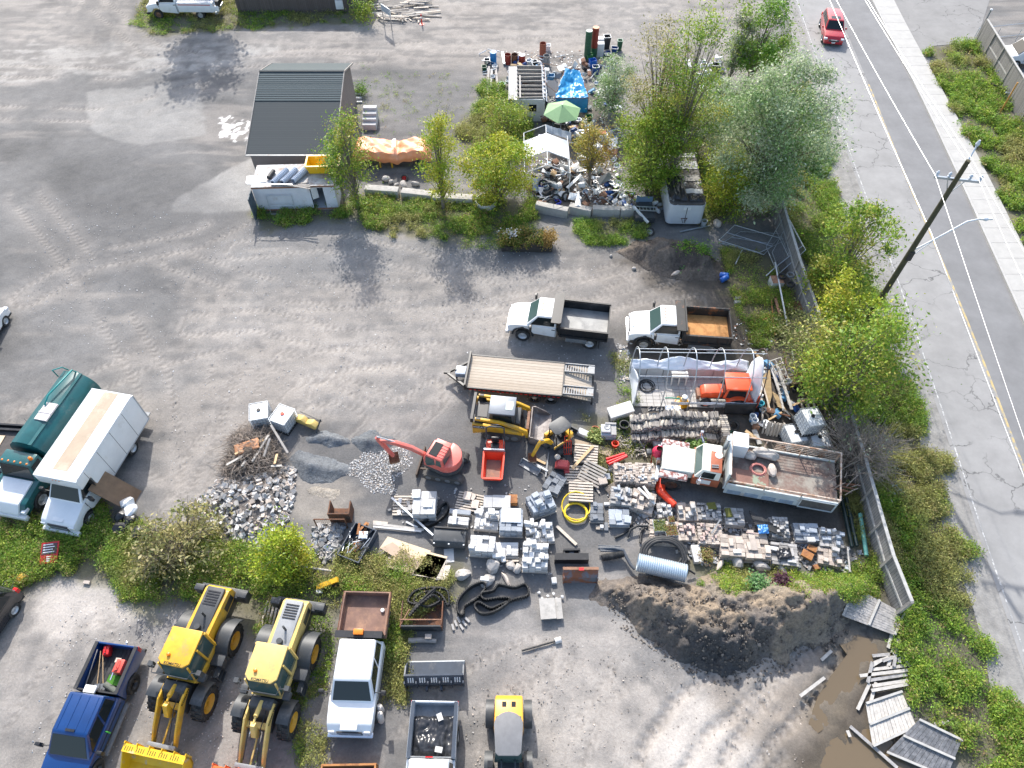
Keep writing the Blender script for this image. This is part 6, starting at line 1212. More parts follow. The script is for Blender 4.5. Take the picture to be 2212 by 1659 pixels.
for s in(-1,1):
 MB().box(2.0,3.45,yc+s*.98-.2,yc+s*.98+.2,1.2,1.42).build('fender',mat('peeling_fender',(.6,.55,.53),.6,var=.2,scale=6,col2=(.2,.05,.04),lo=.47,hi=.54),t,bev=.07)
 wheel(t,2.7,yc+s*.98,.56,.36,rust,z=.56)
 for x in(-2.4,-3.9):wheel(t,x,yc+s*.72,.56,.36,rust)
 MB().lathe([(0,.1),(.13,.08),(.14,0)],(3.4,yc+s*.95,1.05),'x',n=12).build('headlight',m_lamp,t)
 MB().bar((1.4,yc+s*1.0,1.9),(1.55,yc+s*1.45,2.0),.03).bar((1.2,yc+s*1.0,1.6),(1.55,yc+s*1.45,2.0),.03).box(1.45,1.6,yc+s*1.5-.06,yc+s*1.5+.06,1.85,2.2).build('mirror',chrome,t)
MB().box(3.42,3.6,yc-1.1,yc+1.1,.6,.85).build('bumper',white_old,t,bev=.03);MB().box(3.41,3.44,yc-.6,yc+.6,1.0,1.45).build('grille',black,t)
MB().cyl((.25,yc-1.1,1.0),(.25,yc-1.1,2.7),.07).cyl((.25,yc-.9,1.9),(.25,yc-.9,2.8),.12).build('exhaust',steel,t,smooth=40)
MB().box(.8,1.5,yc+.952,yc+.965,1.0,1.38).build('door_panel',plastic_w,t)
OT=Matrix.Translation((A.x,A.y,0))@Matrix.Rotation(an,4,'Z')
one(MB().box(-.4,.4,-.45,.45,0,1.05),'white_cabinet',white,'white cabinet standing on the front corner of the old truck flatbed','cabinet',on(OT,(-.45,-2.2,zf+.01)),an,bev=.03)
def stone_mesh(seed,r=(1,1,1),amp=.22,sub=2):
 bm=bmesh.new();bmesh.ops.create_icosphere(bm,subdivisions=sub,radius=1);q=random.Random(seed);D=[Vector((q.gauss(0,1),q.gauss(0,1),q.gauss(0,1))).normalized()for _ in range(9)];dd=[q.uniform(.55,.9)for _ in D]
 for v in bm.verts:
  for u,k in zip(D,dd):
   e=v.co.dot(u)-k
   if e>0:v.co-=u*e*.95
  v.co+=Vector((q.gauss(0,1),q.gauss(0,1),q.gauss(0,1)))*amp*.12;v.co=Vector((v.co.x*r[0],v.co.y*r[1],v.co.z*r[2]))
 me=bpy.data.meshes.new('rock');bm.to_mesh(me);bm.free();return me
def stone(name,label,cat,loc,r,m,seed,rz=0,group=None,sub=2):
 me=stone_mesh(seed,r,sub=sub);me.materials.append(m);o=bpy.data.objects.new(name,me);C.objects.link(o);o.location=loc;o.rotation_euler=(0,0,rz);return tag(o,label,cat,group)
stone('rock','large grey rock at the back rail of the old truck flatbed','rock',on(OT,(-1.9,-2.05,zf+.3)),(.75,.4,.4),rock,1,an)
stone('rock','brownish rock between the white cabinet and the large rock on the flatbed','rock',on(OT,(-1.15,-1.9,zf+.2)),(.4,.3,.25),rock,2,an)
stone('rock','upright tan stone beside the pink hose on the flatbed','rock',on(OT,(-2.25,-1.2,zf+.2)),(.25,.42,.25),conc_p,3,an+.1)
def coil(name,label,loc,r,tr,turns,m,cat='hose',jit=.08,rz=0,group=None,seed=1,h=.05,extra=None,nn=26):
 q=random.Random(seed);pts=[]
 for k in range(int(turns*nn)):
  a=2*math.pi*k/nn;rr_=r*(1+jit*math.sin(a*.37+seed)+.03*q.random());pts.append((rr_*math.cos(a)+jit*r*.5*math.sin(a*.11),rr_*math.sin(a)*.95,tr+h*k/nn/max(1,turns)*turns*.5+.02*q.random()))
 if extra:pts+=extra
 return one(MB().tube(pts,tr,7),name,m,label,cat,loc,rz,group,smooth=60)
coil('pink_hose','faded pink hose coiled on the old truck flatbed',on(OT,(-1.55,-1.15,zf)),.36,.035,5,mat('pink_hose',(.62,.24,.2),.5),jit=.12)
rr=random.Random(4)
for i in range(7):
 a=on(OT,(rr.uniform(-6.4,-5.2),rr.uniform(-2.2,-.4),zf+.1));d=Vector((rr.uniform(-1.2,1.2),rr.uniform(-.6,.6),rr.uniform(0,.5)))
 one(MB().tube([(0,0,0),d*.5+Vector((0,0,.15)),d],.025,5),'branch',deadwood,'dry branches lying at the rear of the old truck flatbed','branch',a,0,'dry branches on the flatbed')
for i in range(3):one(MB().cyl((0,0,.06),(.9,.1*i,.06),.055),'rusty_pipe',rust,'rusty pipes at the rear end of the old truck flatbed','pipe',on(OT,(-5.4-.2*i,-.9-.16*i,zf)),an+3,'rusty pipes on the flatbed')
#orange tractor in the shelter
a,b=G(1600,884,.1),G(1515,884,.1);an=R(180)+R(-3);loc=G(1560,886,0)+Vector((.0,.75,0))
t=thing('tractor','orange tractor with a cab parked inside the tarp shelter frame','tractor',loc,an)
to=mat('tractor_orange',(.82,.1,.03),.4,var=.1,scale=2,col2=(.75,.3,.22),lo=.55,hi=.8)
for s in(-1,1):wheel(t,-.75,s*.62,.52,.34,orange,lug=16);wheel(t,.95,s*.5,.32,.22,orange)
MB().prism([(.1,.6),(.1,1.15),(1.1,1.05),(1.3,.9),(1.3,.5)],-.32,.32).build('hood',to,t,bev=.06);MB().box(1.3,1.5,-.3,.3,.35,.7).build('front_weight',rust_l,t,bev=.03)
cabin(t,-1.25,.12,-1.15,.0,.85,1.75,1.15,1.05,to,((.08,.9),));MB().box(-1.35,.12,-.62,.62,1.73,1.87).build('roof',to,t,bev=.06)
for s in(-1,1):arc_fender(t,-.75,s*.62-.2,s*.62+.2,.52,.66,R(15),R(150),to)
MB().box(-1.9,-1.3,-.7,.7,.5,.62).bar((-1.3,-.5,.5),(-1.9,-.6,1.1),.07).bar((-1.3,.5,.5),(-1.9,.6,1.1),.07).box(-1.95,-1.85,-.7,.7,.3,1.1).build('rear_frame',to,t)
MB().box(-.9,.9,-.25,.25,.4,.75).build('chassis',m_slate,t)
t=thing('compactor','yellow walk-behind compactor with green handles inside the shelter','machine',G(1468,876),.3)
yw=mat('compact_yellow',(.8,.4,.02),.4,var=.1)
MB().box(-.1,.5,-.28,.28,0,.12).build('base_plate',yw,t,bev=.03);MB().box(.05,.4,-.22,.22,.14,.5).build('engine_guard',yw,t,bev=.05);MB().cyl((.2,0,.5),(.2,0,.8),.16).build('engine',steel,t,bev=.02)
MB().tube([(.4,-.25,.15),(-.1,-.25,.6),(-.5,-.05,.45),(-.1,.25,.6),(.4,.25,.15)],.035,6).build('frame',yw,t);MB().tube([(-.1,.05,.65),(-.6,.12,.85),(-1.0,.2,.9)],.04,6).build('handle',mat('teal_green',(.02,.25,.15),.5),t)
#yard objects
def Z(ox,oy,s):k=.576;return lambda x,y:((ox+x/s)*k,(oy+y/s)*k)
Z7,Z8,Z6,Z4,Z5,ZB,ZS,ZS4,ZS5,ZS6,ZL,Z3=Z(1400,1650,2.765),Z(1950,1550,2.5517),Z(2400,1650,2.765),Z(2300,1250,2.765),Z(2700,1250,2.765),Z(700,1450,2.2125),Z(1700,100,2.765),Z(2150,100,2.765),Z(1700,600,2.765),Z(2250,600,2.765),Z(950,2150,1.843),Z(2200,1300,3.16)
def g(f,x,y,z=0):return G(*f(x,y),z)
def boxo(name,label,cat,loc,sx,sy,sz,m,rz=0,group=None,bev=0,tilt=None):
 o=one(MB().box(-sx/2,sx/2,-sy/2,sy/2,0,sz),name,m,label,cat,loc,rz,group,bev=bev)
 if tilt:o.rotation_euler=(tilt[0],tilt[1],rz)
 return o
def pallet_proto():
 t=thing('pallet','pallet','pallet')
 for k in range(7):MB().box(-.6,.6,-.5+k*.152,-.41+k*.152,.12,.14).build('deck_board',wood_p,t)
 for k in(-.45,0,.45):MB().box(-.6,.6,k-.04,k+.04,.02,.12).build('stringer',wood_g,t)
 return t
PAL0=pallet_proto();first_p=[True]
def pallet(label,loc,rz,scale=None,group='wooden pallets',tilt=None):
 if first_p[0]:o=PAL0;first_p[0]=False;o.location=loc;o.rotation_euler=(0,0,rz);o['label']=label;o['group']=group
 else:o=dup(PAL0,loc,rz,label,group)
 if scale:o.scale=scale
 if tilt:o.rotation_euler=(tilt[0],tilt[1],rz)
 return o
SM={}
def smesh(sx,sy,sz,m,k=0):
 key=(round(sx,2),round(sy,2),round(sz,2),m.name,k)
 if key not in SM:
  q=random.Random(k);mb=MB();j=lambda:q.uniform(-.012,.012)
  mb.box(-sx/2+j(),sx/2+j(),-sy/2+j(),sy/2+j(),0,sz,tx=.004,ty=.004);o=mb.build('paving_stone',m,bev=.012,seg=1);SM[key]=o.data;bpy.data.objects.remove(o)
 return SM[key]
def stack(f,cx,cy,w,d,h,rz,m,desc,st=(.3,.2,.1),loose=8,core=True,pal=True,m2=None,seed=0,jit=.5,cat='stack of stones'):
 """a pallet, the neat lower courses as one stack, and loose stones on top, each its own object"""
 w*=1.24;d*=1.2;rz=R(rz);c=g(f,cx,cy,h);c.z=0;q=random.Random(seed+int(cx));z=0
 if pal:pallet('pallet under the '+desc,c,rz,(w/1.2*1.03,d/.98*1.03,1));z=.145
 if core and h-z>.12:
  nl=max(1,round((h-z-.02)/(st[2]+.01)));lh=(h-z)/nl;mb=MB()
  for l in range(nl):
   ox=(l%2)*st[0]*.5;nx_=max(1,round(w/st[0]));ny_=max(1,round(d/st[1]));wx,wy=w/nx_,d/ny_
   for i in range(nx_):
    for j in range(ny_):
     if l==nl-1 and q.random()<.12:continue
     e=lambda:q.uniform(-.012,.012)*(1+jit)
     x0,y0=-w/2+i*wx+e(),-d/2+j*wy+e();mb.box(x0+.006,x0+wx-.006,y0+.006,y0+wy-.006,z+l*lh,z+(l+1)*lh-.008+e()*.4)
  o=mb.build('stone_stack',m);o.location=c;o.rotation_euler=(0,0,rz);tag(o,desc,cat);o['label']=desc
  z=h
 mm=m2 or m;placed=[]
 for k in range(loose):
  x,y=q.uniform(-w/2+.1,w/2-.1),q.uniform(-d/2+.1,d/2-.1);zz=z+sum(st[2]*.9 for p in placed if abs(p[0]-x)<st[0]*.8 and abs(p[1]-y)<st[1]*.9)
  zz=min(zz,z+st[2]*2.7)
  placed.append((x,y));me=smesh(*st,mm if q.random()<.75 else m,q.randint(0,2));o=bpy.data.objects.new('paving_stone',me);C.objects.link(o)
  o.location=c+Vector((x*math.cos(rz)-y*math.sin(rz),x*math.sin(rz)+y*math.cos(rz),zz));o.rotation_euler=(q.uniform(-.06,.06),q.uniform(-.06,.06),rz+(q.choice((0,math.pi/2))+q.gauss(0,.25)*jit))
  tag(o,'loose stones, '+desc,'paving stone','loose stones, '+desc)
 return c
bone=mat('white_stone',(.58,.575,.57),.8,var=.08,scale=5,col2=(.5,.49,.47),lo=.6,hi=.8,bump=.1,isl=.32);slate_=mat('slate_stone',(.34,.37,.41),.8,var=.12,scale=5,bump=.1,isl=.32);dks=mat('dark_slab',(.19,.205,.225),.75,var=.15,scale=4,isl=.32);brk=mat('pink_brick',(.48,.36,.32),.85,var=.15,scale=5,bump=.1,isl=.32);gr_s=mat('grey_stone',(.4,.385,.37),.85,var=.15,scale=5,col2=(.3,.28,.26),lo=.5,hi=.7,bump=.1,isl=.32)
BR,SL,BG,SM_=(.2,.1,.07),(.4,.4,.07),(.4,.2,.15),(.15,.15,.1)
for a in[(Z7,330,670,1.0,.9,.22,0,bone,'low scattered pale stones beside the tall stack',(.3,.2,.06),9,False,True,gr_s),(Z7,530,650,.95,1.1,.8,0,bone,'tall pale slab stack above the rubber track loop',(.45,.5,.08),2),(Z7,1000,630,1.1,.8,.25,-12,conc_p,'rough tan slabs on an open pallet left of the white slabs',(.5,.4,.08),3,False,True,conc_p),(Z7,1283,635,1.15,.6,.55,-2,bone,'pair of bright white slabs beside the rusty parts crate',(.56,.58,.1),0),(Z7,895,730,.9,.22,.42,-6,slate_,'single blue-grey beam above the small block stack',(.9,.22,.12),0),(Z7,880,825,.85,.45,.5,-6,bone,'small stack of white blocks behind the black sweeper box',(.8,.16,.14),2),(Z7,1180,820,1.0,.95,.35,-5,bone,'jumbled pale blocks left of the plastic wrapped pallet',(.36,.16,.16),13,True),(Z7,1430,830,.95,1.0,.85,-2,slate_,'stone stack wrapped in clear plastic film',(.3,.24,.14),0),(Z7,1740,640,1.05,.9,.75,22,slate_,'crate of blue-grey kerb pieces turned at an angle',(.35,.3,.15),12,True,True,slate_),(Z7,1880,440,.75,.95,.45,-30,dks,'six dark slate slabs stacked at an angle',(.36,.31,.08),0),(Z7,1725,950,1.15,.9,.4,3,bone,'white kerb stones spread over the pallet right of the plastic wrap',(.36,.2,.16),14,True),(Z7,1130,1070,1.0,.7,.85,-5,bone,'neat white stack with one brick lying on top',(.3,.2,.12),1),(Z7,1375,1150,1.0,.8,.28,0,bone,'flat grey slotted slabs beside the neat white stack',(.5,.22,.1),4),(Z7,1680,1190,1.0,1.05,.8,-2,bone,'big heap of white blocks above the large boulders',(.3,.25,.14),12),(Z8,1010,560,.95,.95,.75,0,conc_p,'beige paver stack below the red plastic pipes',BR,12,True,True,gr_s),(Z8,1200,570,.85,1.05,.75,-3,conc_p,'beige paver stack left of the orange barrier',BR,12,True,True,bone),(Z8,970,790,.9,.85,.55,-8,gr_s,'grey stack littered with blue-grey strips',(.3,.15,.1),9,True,True,slate_),(Z8,1180,830,1.0,.95,.55,-18,conc_p,'tan block stack with two pale boards on it',(.25,.25,.15),7),(Z8,735,940,.55,.85,.35,-3,dks,'dark grey pavers beside the yellow hose',(.28,.2,.07),3,True,True,dks),(Z8,950,990,.85,.75,.4,-2,slate_,'bluish slab stack below the strip-littered one',(.4,.35,.07),2),(Z8,765,1080,.3,.16,.3,-3,bone,'two small white blocks below the dark grey pavers',(.15,.16,.1),0),(Z6,490,740,.85,.85,.4,0,conc_p,'beige blocks right of the orange barrier tip',(.25,.25,.14),10,True,True,gr_s),(Z6,255,720,.6,.7,.4,4,gr_s,'small grey block pile under the orange barrier tip',(.18,.16,.1),9,True,True,bone),(Z6,480,950,.8,.8,.3,0,conc_p,'scattered beige blocks right of the planted trays',(.22,.16,.1),11,True,False,brk),(Z6,720,740,1.0,.8,.45,-3,gr_s,'grey stack with a mossy slab on top',(.22,.14,.1),9,True,True,gr_s),(Z6,730,970,1.0,.95,.5,-4,conc_p,'stack of mixed pinkish bricks below the mossy slab',BR,12,True,True,brk),(Z6,980,790,.8,.8,.45,-4,gr_s,'grey slabs beside the bundle of black posts',(.35,.2,.07),5),(Z6,1450,900,.75,.95,.5,-5,gr_s,'pile of small grey setts right of the blue bag',SM_,16),(Z6,960,1090,.95,.95,.6,-5,conc_p,'tidy tan slab stack with thin rods on it',(.4,.22,.08),2,True,True,bone),(Z6,1210,1100,1.0,1.1,.6,-2,conc_p,'wide tan slab stack beside the narrow dark gap',(.45,.28,.1),3),(Z6,1500,1180,1.05,1.0,.4,-8,gr_s,'broken white and black slabs draped with black sheet',(.4,.16,.1),6,True,True,bone),(Z6,1725,950,.95,.8,.45,-3,slate_,'bluish flat slabs behind the mossy trays',(.4,.25,.07),5),(Z6,1980,1010,.95,.85,.45,-5,gr_s,'grey block pile nearest the green pipes',(.25,.2,.12),10,True,True,slate_),(Z6,1960,1210,.85,.75,.35,-12,conc_p,'tumbled tan blocks beside the mossy trays',(.25,.22,.12),8,True,False,gr_s)]:
 a=list(a);st=a[9]if len(a)>9 else BR;stack(*a[:9],st,*(a[10:]if len(a)>10 else()),seed=len(SM))
film=mat('clear_film',(.62,.68,.74),.15,var=.15,scale=4);c=g(Z7,1430,780,.9);
o=one(MB().box(-.5,.5,-.4,.4,.88,.9),'plastic_film',film,'clear film over the top of the wrapped stone stack','film',(c.x,c.y,0),R(-2),bev=.03)
for f,x,y,sx,sy,sz,z,rz,m,nm,lab,ct in[(Z7,1450,640,.45,.5,.35,.15,0,rust_o,'rusty_part','rusty cast parts in the crate beside the white slabs','machine part'),(Z7,170,730,.18,.12,.1,0,.3,conc,'brick','lone brick left of the first pallet','brick'),(Z7,785,1200,.5,.75,.03,0,.1,conc_l,'board','pale board lying below the black sweeper box','board'),(Z8,605,205,.65,.38,.28,0,-.5,bone,'white_block','single white block left of the terracotta pot','block'),(Z8,1190,985,.3,.3,.15,0,.4,gr_s,'block','tilted grey block below the tan block stack','block'),(Z8,830,880,.32,.16,.2,0,0,bone,'white_block','white block beside the dark grey pavers','block'),(Z8,825,1090,.22,.45,.1,0,-.1,dks,'slab','dark slab below the bluish slab stack','slab'),(Z8,790,650,.45,.45,.12,.25,.2,conc_p,'slab','brown slab at the corner of the tilted pallet','slab'),(Z8,835,610,.3,.35,.1,.2,.1,slate_,'slab','small blue-grey slab beside the tilted pallet','slab'),(Z8,870,540,.3,.4,.2,0,0,gr_s,'block','loose grey blocks left of the beige paver stack','block'),(Z8,325,1610,.25,.3,.2,0,.1,bone,'white_block','white block left of the rusty bucket','block'),(ZL,1210,440,.3,.22,.12,.3,0,conc_p,'block','tan block on top of the grey log','block'),(Z8,1310,300,.5,.4,.35,0,.3,gr_s,'block','grey blocks under the end of the firewood','block'),(Z6,740,690,.45,.4,.1,.55,.1,mat('moss',(.13,.13,.03),.95),'mossy_slab','mossy slab on top of the grey stack','slab'),(Z6,915,760,.3,.5,.12,.5,.05,MATS['moss'],'mossy_slab','mossy slab left of the grey slabs','slab'),(Z6,1780,1130,.45,.3,.12,.3,-.5,rust_o,'moss_tray','orange mossy tray beside the broken slabs','tray'),(Z6,1730,1200,.55,.4,.15,.2,-.6,rust_o,'moss_tray','tray of rust-coloured moss below the bluish slabs','tray'),(Z6,1820,1330,.3,.25,.2,0,.3,rust_o,'moss_tray','small orange mossy tray lowest of the three','tray'),(Z6,580,1200,.45,.9,.3,0,.05,conc_l,'kerb_stone','upright pale kerb stone beside the brown plant','kerb stone'),(Z6,1165,1040,.32,1.1,.05,.66,.02,conc_p,'board','tan board laid on the wide tan slab stack','board'),(Z6,1770,1040,.4,.25,.12,.5,0,bone,'white_block','white block at the front of the bluish slabs','block'),(Z6,2010,940,.2,.14,.1,.7,.3,bone,'white_block','small white block on the grey pile near the green pipes','block'),(ZL,460,130,.3,.2,.15,.1,.2,white_old,'white_part','white scrap below the yellow boom tip','scrap'),(ZL,1260,960,.01,.01,.01,-.2,0,conc,'speck','tiny speck','speck')][:-1]:
 boxo(nm,lab,ct,g(f,x,y,z),sx,sy,sz,m,rz,bev=.015)
for f,p,q,w,z,m,nm,lab in[(Z7,(190,600),(620,990),.1,.3,steel,'metal_rail','long metal rail lying across the low pallet'),(Z7,(0,850),(150,865),.12,.04,wood_p,'white_plank','short plank behind the long white planks'),(Z7,(0,870),(525,935),.13,.05,wbl,'white_plank','upper one of two long white planks on the gravel'),(Z7,(0,900),(500,950),.1,.1,bone,'white_plank','lower one of two long white planks on the gravel'),(Z7,(340,850),(460,910),.1,.05,bone,'white_plank','short white plank below the rubber track loop'),(Z8,(350,1080),(540,1260),.16,.06,wood_p,'plank','pale plank above the black attachment plate'),(Z8,(500,530),(700,315),.16,.5,wood,'plank','fresh orange plank lying on the pallet stack'),(Z8,(140,435),(245,485),.14,.04,wood,'plank','yellow plank on the gravel beside the small excavator bucket'),(Z8,(150,490),(265,555),.09,.1,steel,'steel_bar','steel bar right of the wide digging bucket'),(Z8,(245,610),(275,380),.08,.05,greysteel,'steel_bar','dark steel bar above the slate slabs'),(Z8,(1130,715),(1290,870),.13,.75,conc_l,'pale_board','left of two pale boards on the tan block stack'),(Z8,(1180,700),(1280,840),.13,.8,conc_l,'pale_board','right of two pale boards on the tan block stack'),(Z8,(700,660),(760,770),.09,.05,wood_g,'plank','grey plank leaning off the tilted pallet'),(Z6,(740,970),(830,830),.07,.65,greysteel,'steel_bar','thin bar over the pinkish bricks'),(Z6,(2150,1110),(2175,1370),.08,.3,wbl,'plank','pale plank upright beside the fence corner'),(Z6,(1100,960),(1230,975),.06,.7,brk,'brick_strip','pinkish strip on the wide tan slab stack')]:
 a,b=g(f,*p,z),g(f,*q,z);L=(b-a).length;one(MB().box(0,L,-w/2,w/2,0,.05),nm,m,lab,nm.split('_')[-1],a,math.atan2(b.y-a.y,b.x-a.x))
for i in range(12):
 a=g(Z8,985-i*3,600+i*8,.5+.02*i);b=g(Z8,810+i*6,720+i*8,.15);one(MB().bar((0,0,0),b-a,.03),'stick',deadwood,'dark sticks in a loose bundle beside the strip-littered stack','stick',a,0,'dark sticks beside the paver stacks')
for i in range(9):
 a=g(Z6,1130+i*7,735+i*17,.6);b=g(Z6,1420+i*8,900+i*12,.6);one(MB().bar((0,0,0),b-a,.06),'black_post',blackp,'black posts bundled beside the blue bag','post',a,0,'bundle of black posts')
sheet('crumpled blue bag on the bundle of black posts',g(Z6,1275,930,.7),.26,.24,.25,mat('bag_blue',(.06,.25,.6),.35,col2=(.6,.6,.62),lo=.55,hi=.6),9,'plastic_bag','bag',n=16)
sheet('black sheet over the broken white slabs',g(Z6,1490,1180,.5),.35,.3,.2,plastic_k,10,'black_sheet','sheet',n=18)
for i,(x,y,s)in enumerate([(200,900,.32),(320,950,.3),(320,840,.16)]):
 t=thing('planted_tray',['green sedum tray on the beige stack','reddish sedum tray right of the green one','small red plant tray above the sedum trays'][i],'plant tray',g(Z6,x,y,.4),.05);MB().open_box(-s,s,-s,s,0,.14,.03).build('tray',bone,t)
 n=int(2600*s);r_=np.random.default_rng(i+60);P_=np.c_[r_.uniform(-s,s,(n,2)),r_.uniform(.1,.22,n)];pc=np.array([(.12,.2,.04),(.3,.3,.07),(.3,.12,.06)][:3]);leafmesh('plants',P_,.06,pc[np.clip(r_.integers(0,2,n)+(i>0),0,2)]*(.7+.5*r_.random((n,1))),leaf,t)
stack(Z6,250,950,1.15,1.05,.38,-5,conc_p,'beige stack carrying the sedum trays',BR,10,True,True,brk,seed=3)
r_=np.random.default_rng(5);n=900
t=thing('brown_plant','reddish weed growing between the kerb stone and green weeds','plant',g(Z6,670,1220));leafmesh('leaves',np.c_[r_.normal(0,.2,(n,2)),r_.uniform(.0,.5,n)],.08,np.array([(.3,.18,.08),(.3,.3,.08)])[r_.integers(0,2,n)],leaf,t)
for f,x,y,col,lab,h_,s in[(ZS6,900,1130,(.12,.3,.08),'bright green plant at the foot of the soil mound',.5,.3),(Z(2050,2050,2.0),1540,330,(.14,.28,.09),'big-leaved green plant on top of the earth bank',.4,.22),(Z(2050,2050,2.0),1730,310,(.09,.03,.05),'dark purple plant on top of the earth bank',.4,.18),(Z3,1260,1190,(.25,.4,.1),'green plant between the firewood and the old truck',.6,.25),(Z3,110,1080,(.3,.36,.1),'weed under the terracotta pot',.5,.2)]:
 b=g(f,x,y);t=thing('leafy_plant',lab,'plant',(b.x,b.y,zbank(b.x,b.y)if 'bank' in lab else 0));leafmesh('leaves',np.c_[r_.normal(0,s,(500,2)),r_.uniform(.05,h_,500)],.16,np.array(col)*(.7+.6*r_.random((500,1))),leaf,t,flat=.6)
for i,(f,x,y,z,rz,lab,tl)in enumerate([(Z8,630,410,.0,-8,'lowest pallet of the pile under the orange plank',None),(Z8,630,400,.15,-6,'middle pallet of the pile under the orange plank',None),(Z8,632,395,.3,-7,'top pallet of the pile under the orange plank',None),(Z8,545,600,.1,-2,'pallet under the corner of the tilted pallet',None),(Z8,690,580,.3,-28,'tilted grey pallet leaning on the others',(.35,.1)),(Z8,580,770,.0,-3,'bottom pallet under the yellow hose loop',None),(Z8,580,765,.15,-3,'third pallet under the yellow hose loop',None),(Z8,582,760,.3,-4,'top pallet under the yellow hose loop',None),(Z8,1480,320,0,0,'pallet half hidden by the firewood',None),(Z3,1070,1200,0,0,'pallet between the mixer and the firewood',None),(ZL,155,290,.1,88,'pallet standing behind the faded yellow loader',None)]):
 pallet(lab,g(f,x,y,z),R(rz),None,'empty wooden pallets',tl)
for i,(f,x,y,r,m)in enumerate([(Z7,935,1410,(.45,.32,.3),rock),(Z7,1240,1320,(.5,.38,.4),rock),(Z7,1430,1310,(.32,.25,.22),rock),(Z7,1180,1470,(.5,.3,.25),rock),(Z7,1380,1455,(.55,.12,.15),conc_p),(Z7,1500,1340,(.3,.3,.2),rock),(Z6,1010,1270,(.5,.32,.35),rock),(Z6,1250,1330,(.5,.3,.3),rock),(Z6,830,1310,(.35,.15,.2),conc_p),(Z6,1450,1340,(.4,.15,.2),rock),(ZS6,780,1190,(.35,.2,.25),conc_p),(ZS6,1210,670,(.45,.28,.3),conc_p),(ZS6,830,900,(.3,.4,.25),conc_p),(ZS6,110,1000,(.15,.12,.12),rock),(ZS6,350,1130,(.18,.15,.12),rock),(ZS6,1000,1225,(.15,.1,.1),rock)]):
 labs=['angular grey boulder above the piled rubber tracks','largest boulder with a flat top below the neat white stack','boulder below the slotted grey slabs','boulder carrying a small white block','long tan stone half buried in dry grass','small slanted boulder left of the big white heap','sharp white boulder below the tidy tan slab stack','flat boulder below the wide tan slab stack','low tan rock in the weeds near the culvert','grey rock below the broken white slabs','tan boulder on the front of the soil mound','round pale boulder beside the semitrailer rear','tan boulder on the crest of the soil mound','small stone on the left flank of the soil mound','small stone at the lower left foot of the soil mound','small pale stone in front of the soil mound']
 b=g(f,x,y);stone('rock',labs[i],'rock',(b.x,b.y,r[2]*.5),r,m,20+i,i*1.3)
boxo('white_block','small white block lying on a boulder','block',g(Z7,1155,1445,.42),.42,.2,.12,bone,-.1)
coil('yellow_hose','thick yellow hose coil with a loose loop on the ground',g(Z8,530,960,.1),.58,.04,4,hose_y,jit=.05,seed=3,extra=[(.75*math.cos(a)+.05,.75*math.sin(a)+.35,.1+.25*math.sin(a)if math.sin(a)>0 else .1)for a in[-.5+k*.3 for k in range(20)]])
coil('black_hose','black hose coiled on the shelter floor',g(Z4,340,550,.06),.38,.025,4,blackp,jit=.3,seed=5,h=.02)
cul=G(*Z8(1125,1425),.75),G(*Z6(480,1385),.75)
corr_pipe('culvert_pipe',cul[0],cul[1],.44,mat('culvert_steel',(.5,.58,.65),.35,.45,var=.08),'large galvanised culvert pipe on the earth bank','culvert',ring=.1,amp=.018,n=32)
def loops(label,c,rs,tr,m=blackp,seed=0,rz=0,sy=.55):
 q=random.Random(seed);pts=[]
 for r in rs:
  for k in range(20):a=2*math.pi*k/20;pts.append((r*math.cos(a),r*sy*math.sin(a),tr+.16*(math.sin(a+q.random()*.3)+1)+.03*q.random()))
 return one(MB().tube(pts,tr,8),'black_hose',m,label,'hose',c,rz,None,smooth=60)
loops('thick black hose in big loops behind the culvert',g(Z6,240,1210,.1),(1.15,1.02,.9),.09,seed=1,sy=.75)
def path(name,label,cat,pts,r,m,group=None):P_=[Vector(p)for p in pts];c=P_[0].copy();return one(MB().tube([p-c for p in P_],r,8),name,m,label,cat,c,0,group,smooth=60)
path('black_hose','black hose curving round the bluish slab stack','hose',[g(Z8,x,y,z)for x,y,z in((1075,960,.3),(1085,1020,.15),(1060,1100,.08),(980,1160,.08),(910,1190,.1))],.06,blackp)
path('black_hose','black hose arching left of the planted trays','hose',[g(Z8,x,y,z)for x,y,z in((1030,1190,.1),(1060,1110,.3),(1130,1075,.35),(1225,1080,.3))],.06,blackp)
path('black_hose','black hose running between the two others','hose',[g(Z8,x,y,.1)for x,y in((1190,1090),(1160,1150),(1150,1240))],.06,blackp)
path('black_hose','ribbed hose bundle bending over to the culvert mouth','hose',[g(Z8,x,y,z)for x,y,z in((750,1290,.3),(900,1290,.45),(990,1310,.45),(1020,1380,.35),(1060,1450,.3),(1100,1490,.3))],.09,mat('grey_black_pipe',(.09,.1,.115),.5))
corr_pipe('ribbed_pipe',g(Z8,785,1385,.3),g(Z8,990,1345,.35),.17,blackp,'short black ribbed pipe left of the culvert','pipe',ring=.07,amp=.015)
path('black_hose','thin black hose sticking out behind the culvert','hose',[g(Z6,480,1330,.4),g(Z6,570,1390,.15)],.05,blackp)
for i in range(5):path('ribbed_pipe','grey-black ribbed pipes lying side by side above the short ribbed pipe','pipe',[g(Z8,750+5*i,1265+i*13,.35),g(Z8,960,1275+i*12,.4)],.045,MATS['grey_black_pipe'],'ribbed pipes beside the culvert')
for i,(p,q,m)in enumerate([((2090,600),(2200,1110),black),((2140,600),(2250,1100),black)]):path('dark_pipe',['left of two dark pipes beside the old truck rear','right of two dark pipes beside the old truck rear'][i],'pipe',[g(Z6,*p,.3),g(Z6,*q,.3)],.1,mat('dkgreen_pipe',(.01,.03,.03),.4))
path('green_pipe','mint green pipe leaning at the board fence','pipe',[G(1858,1110,.3),G(1872,1200,.3)],.11,mat('mint_pipe',(.15,.42,.36),.5,var=.2))
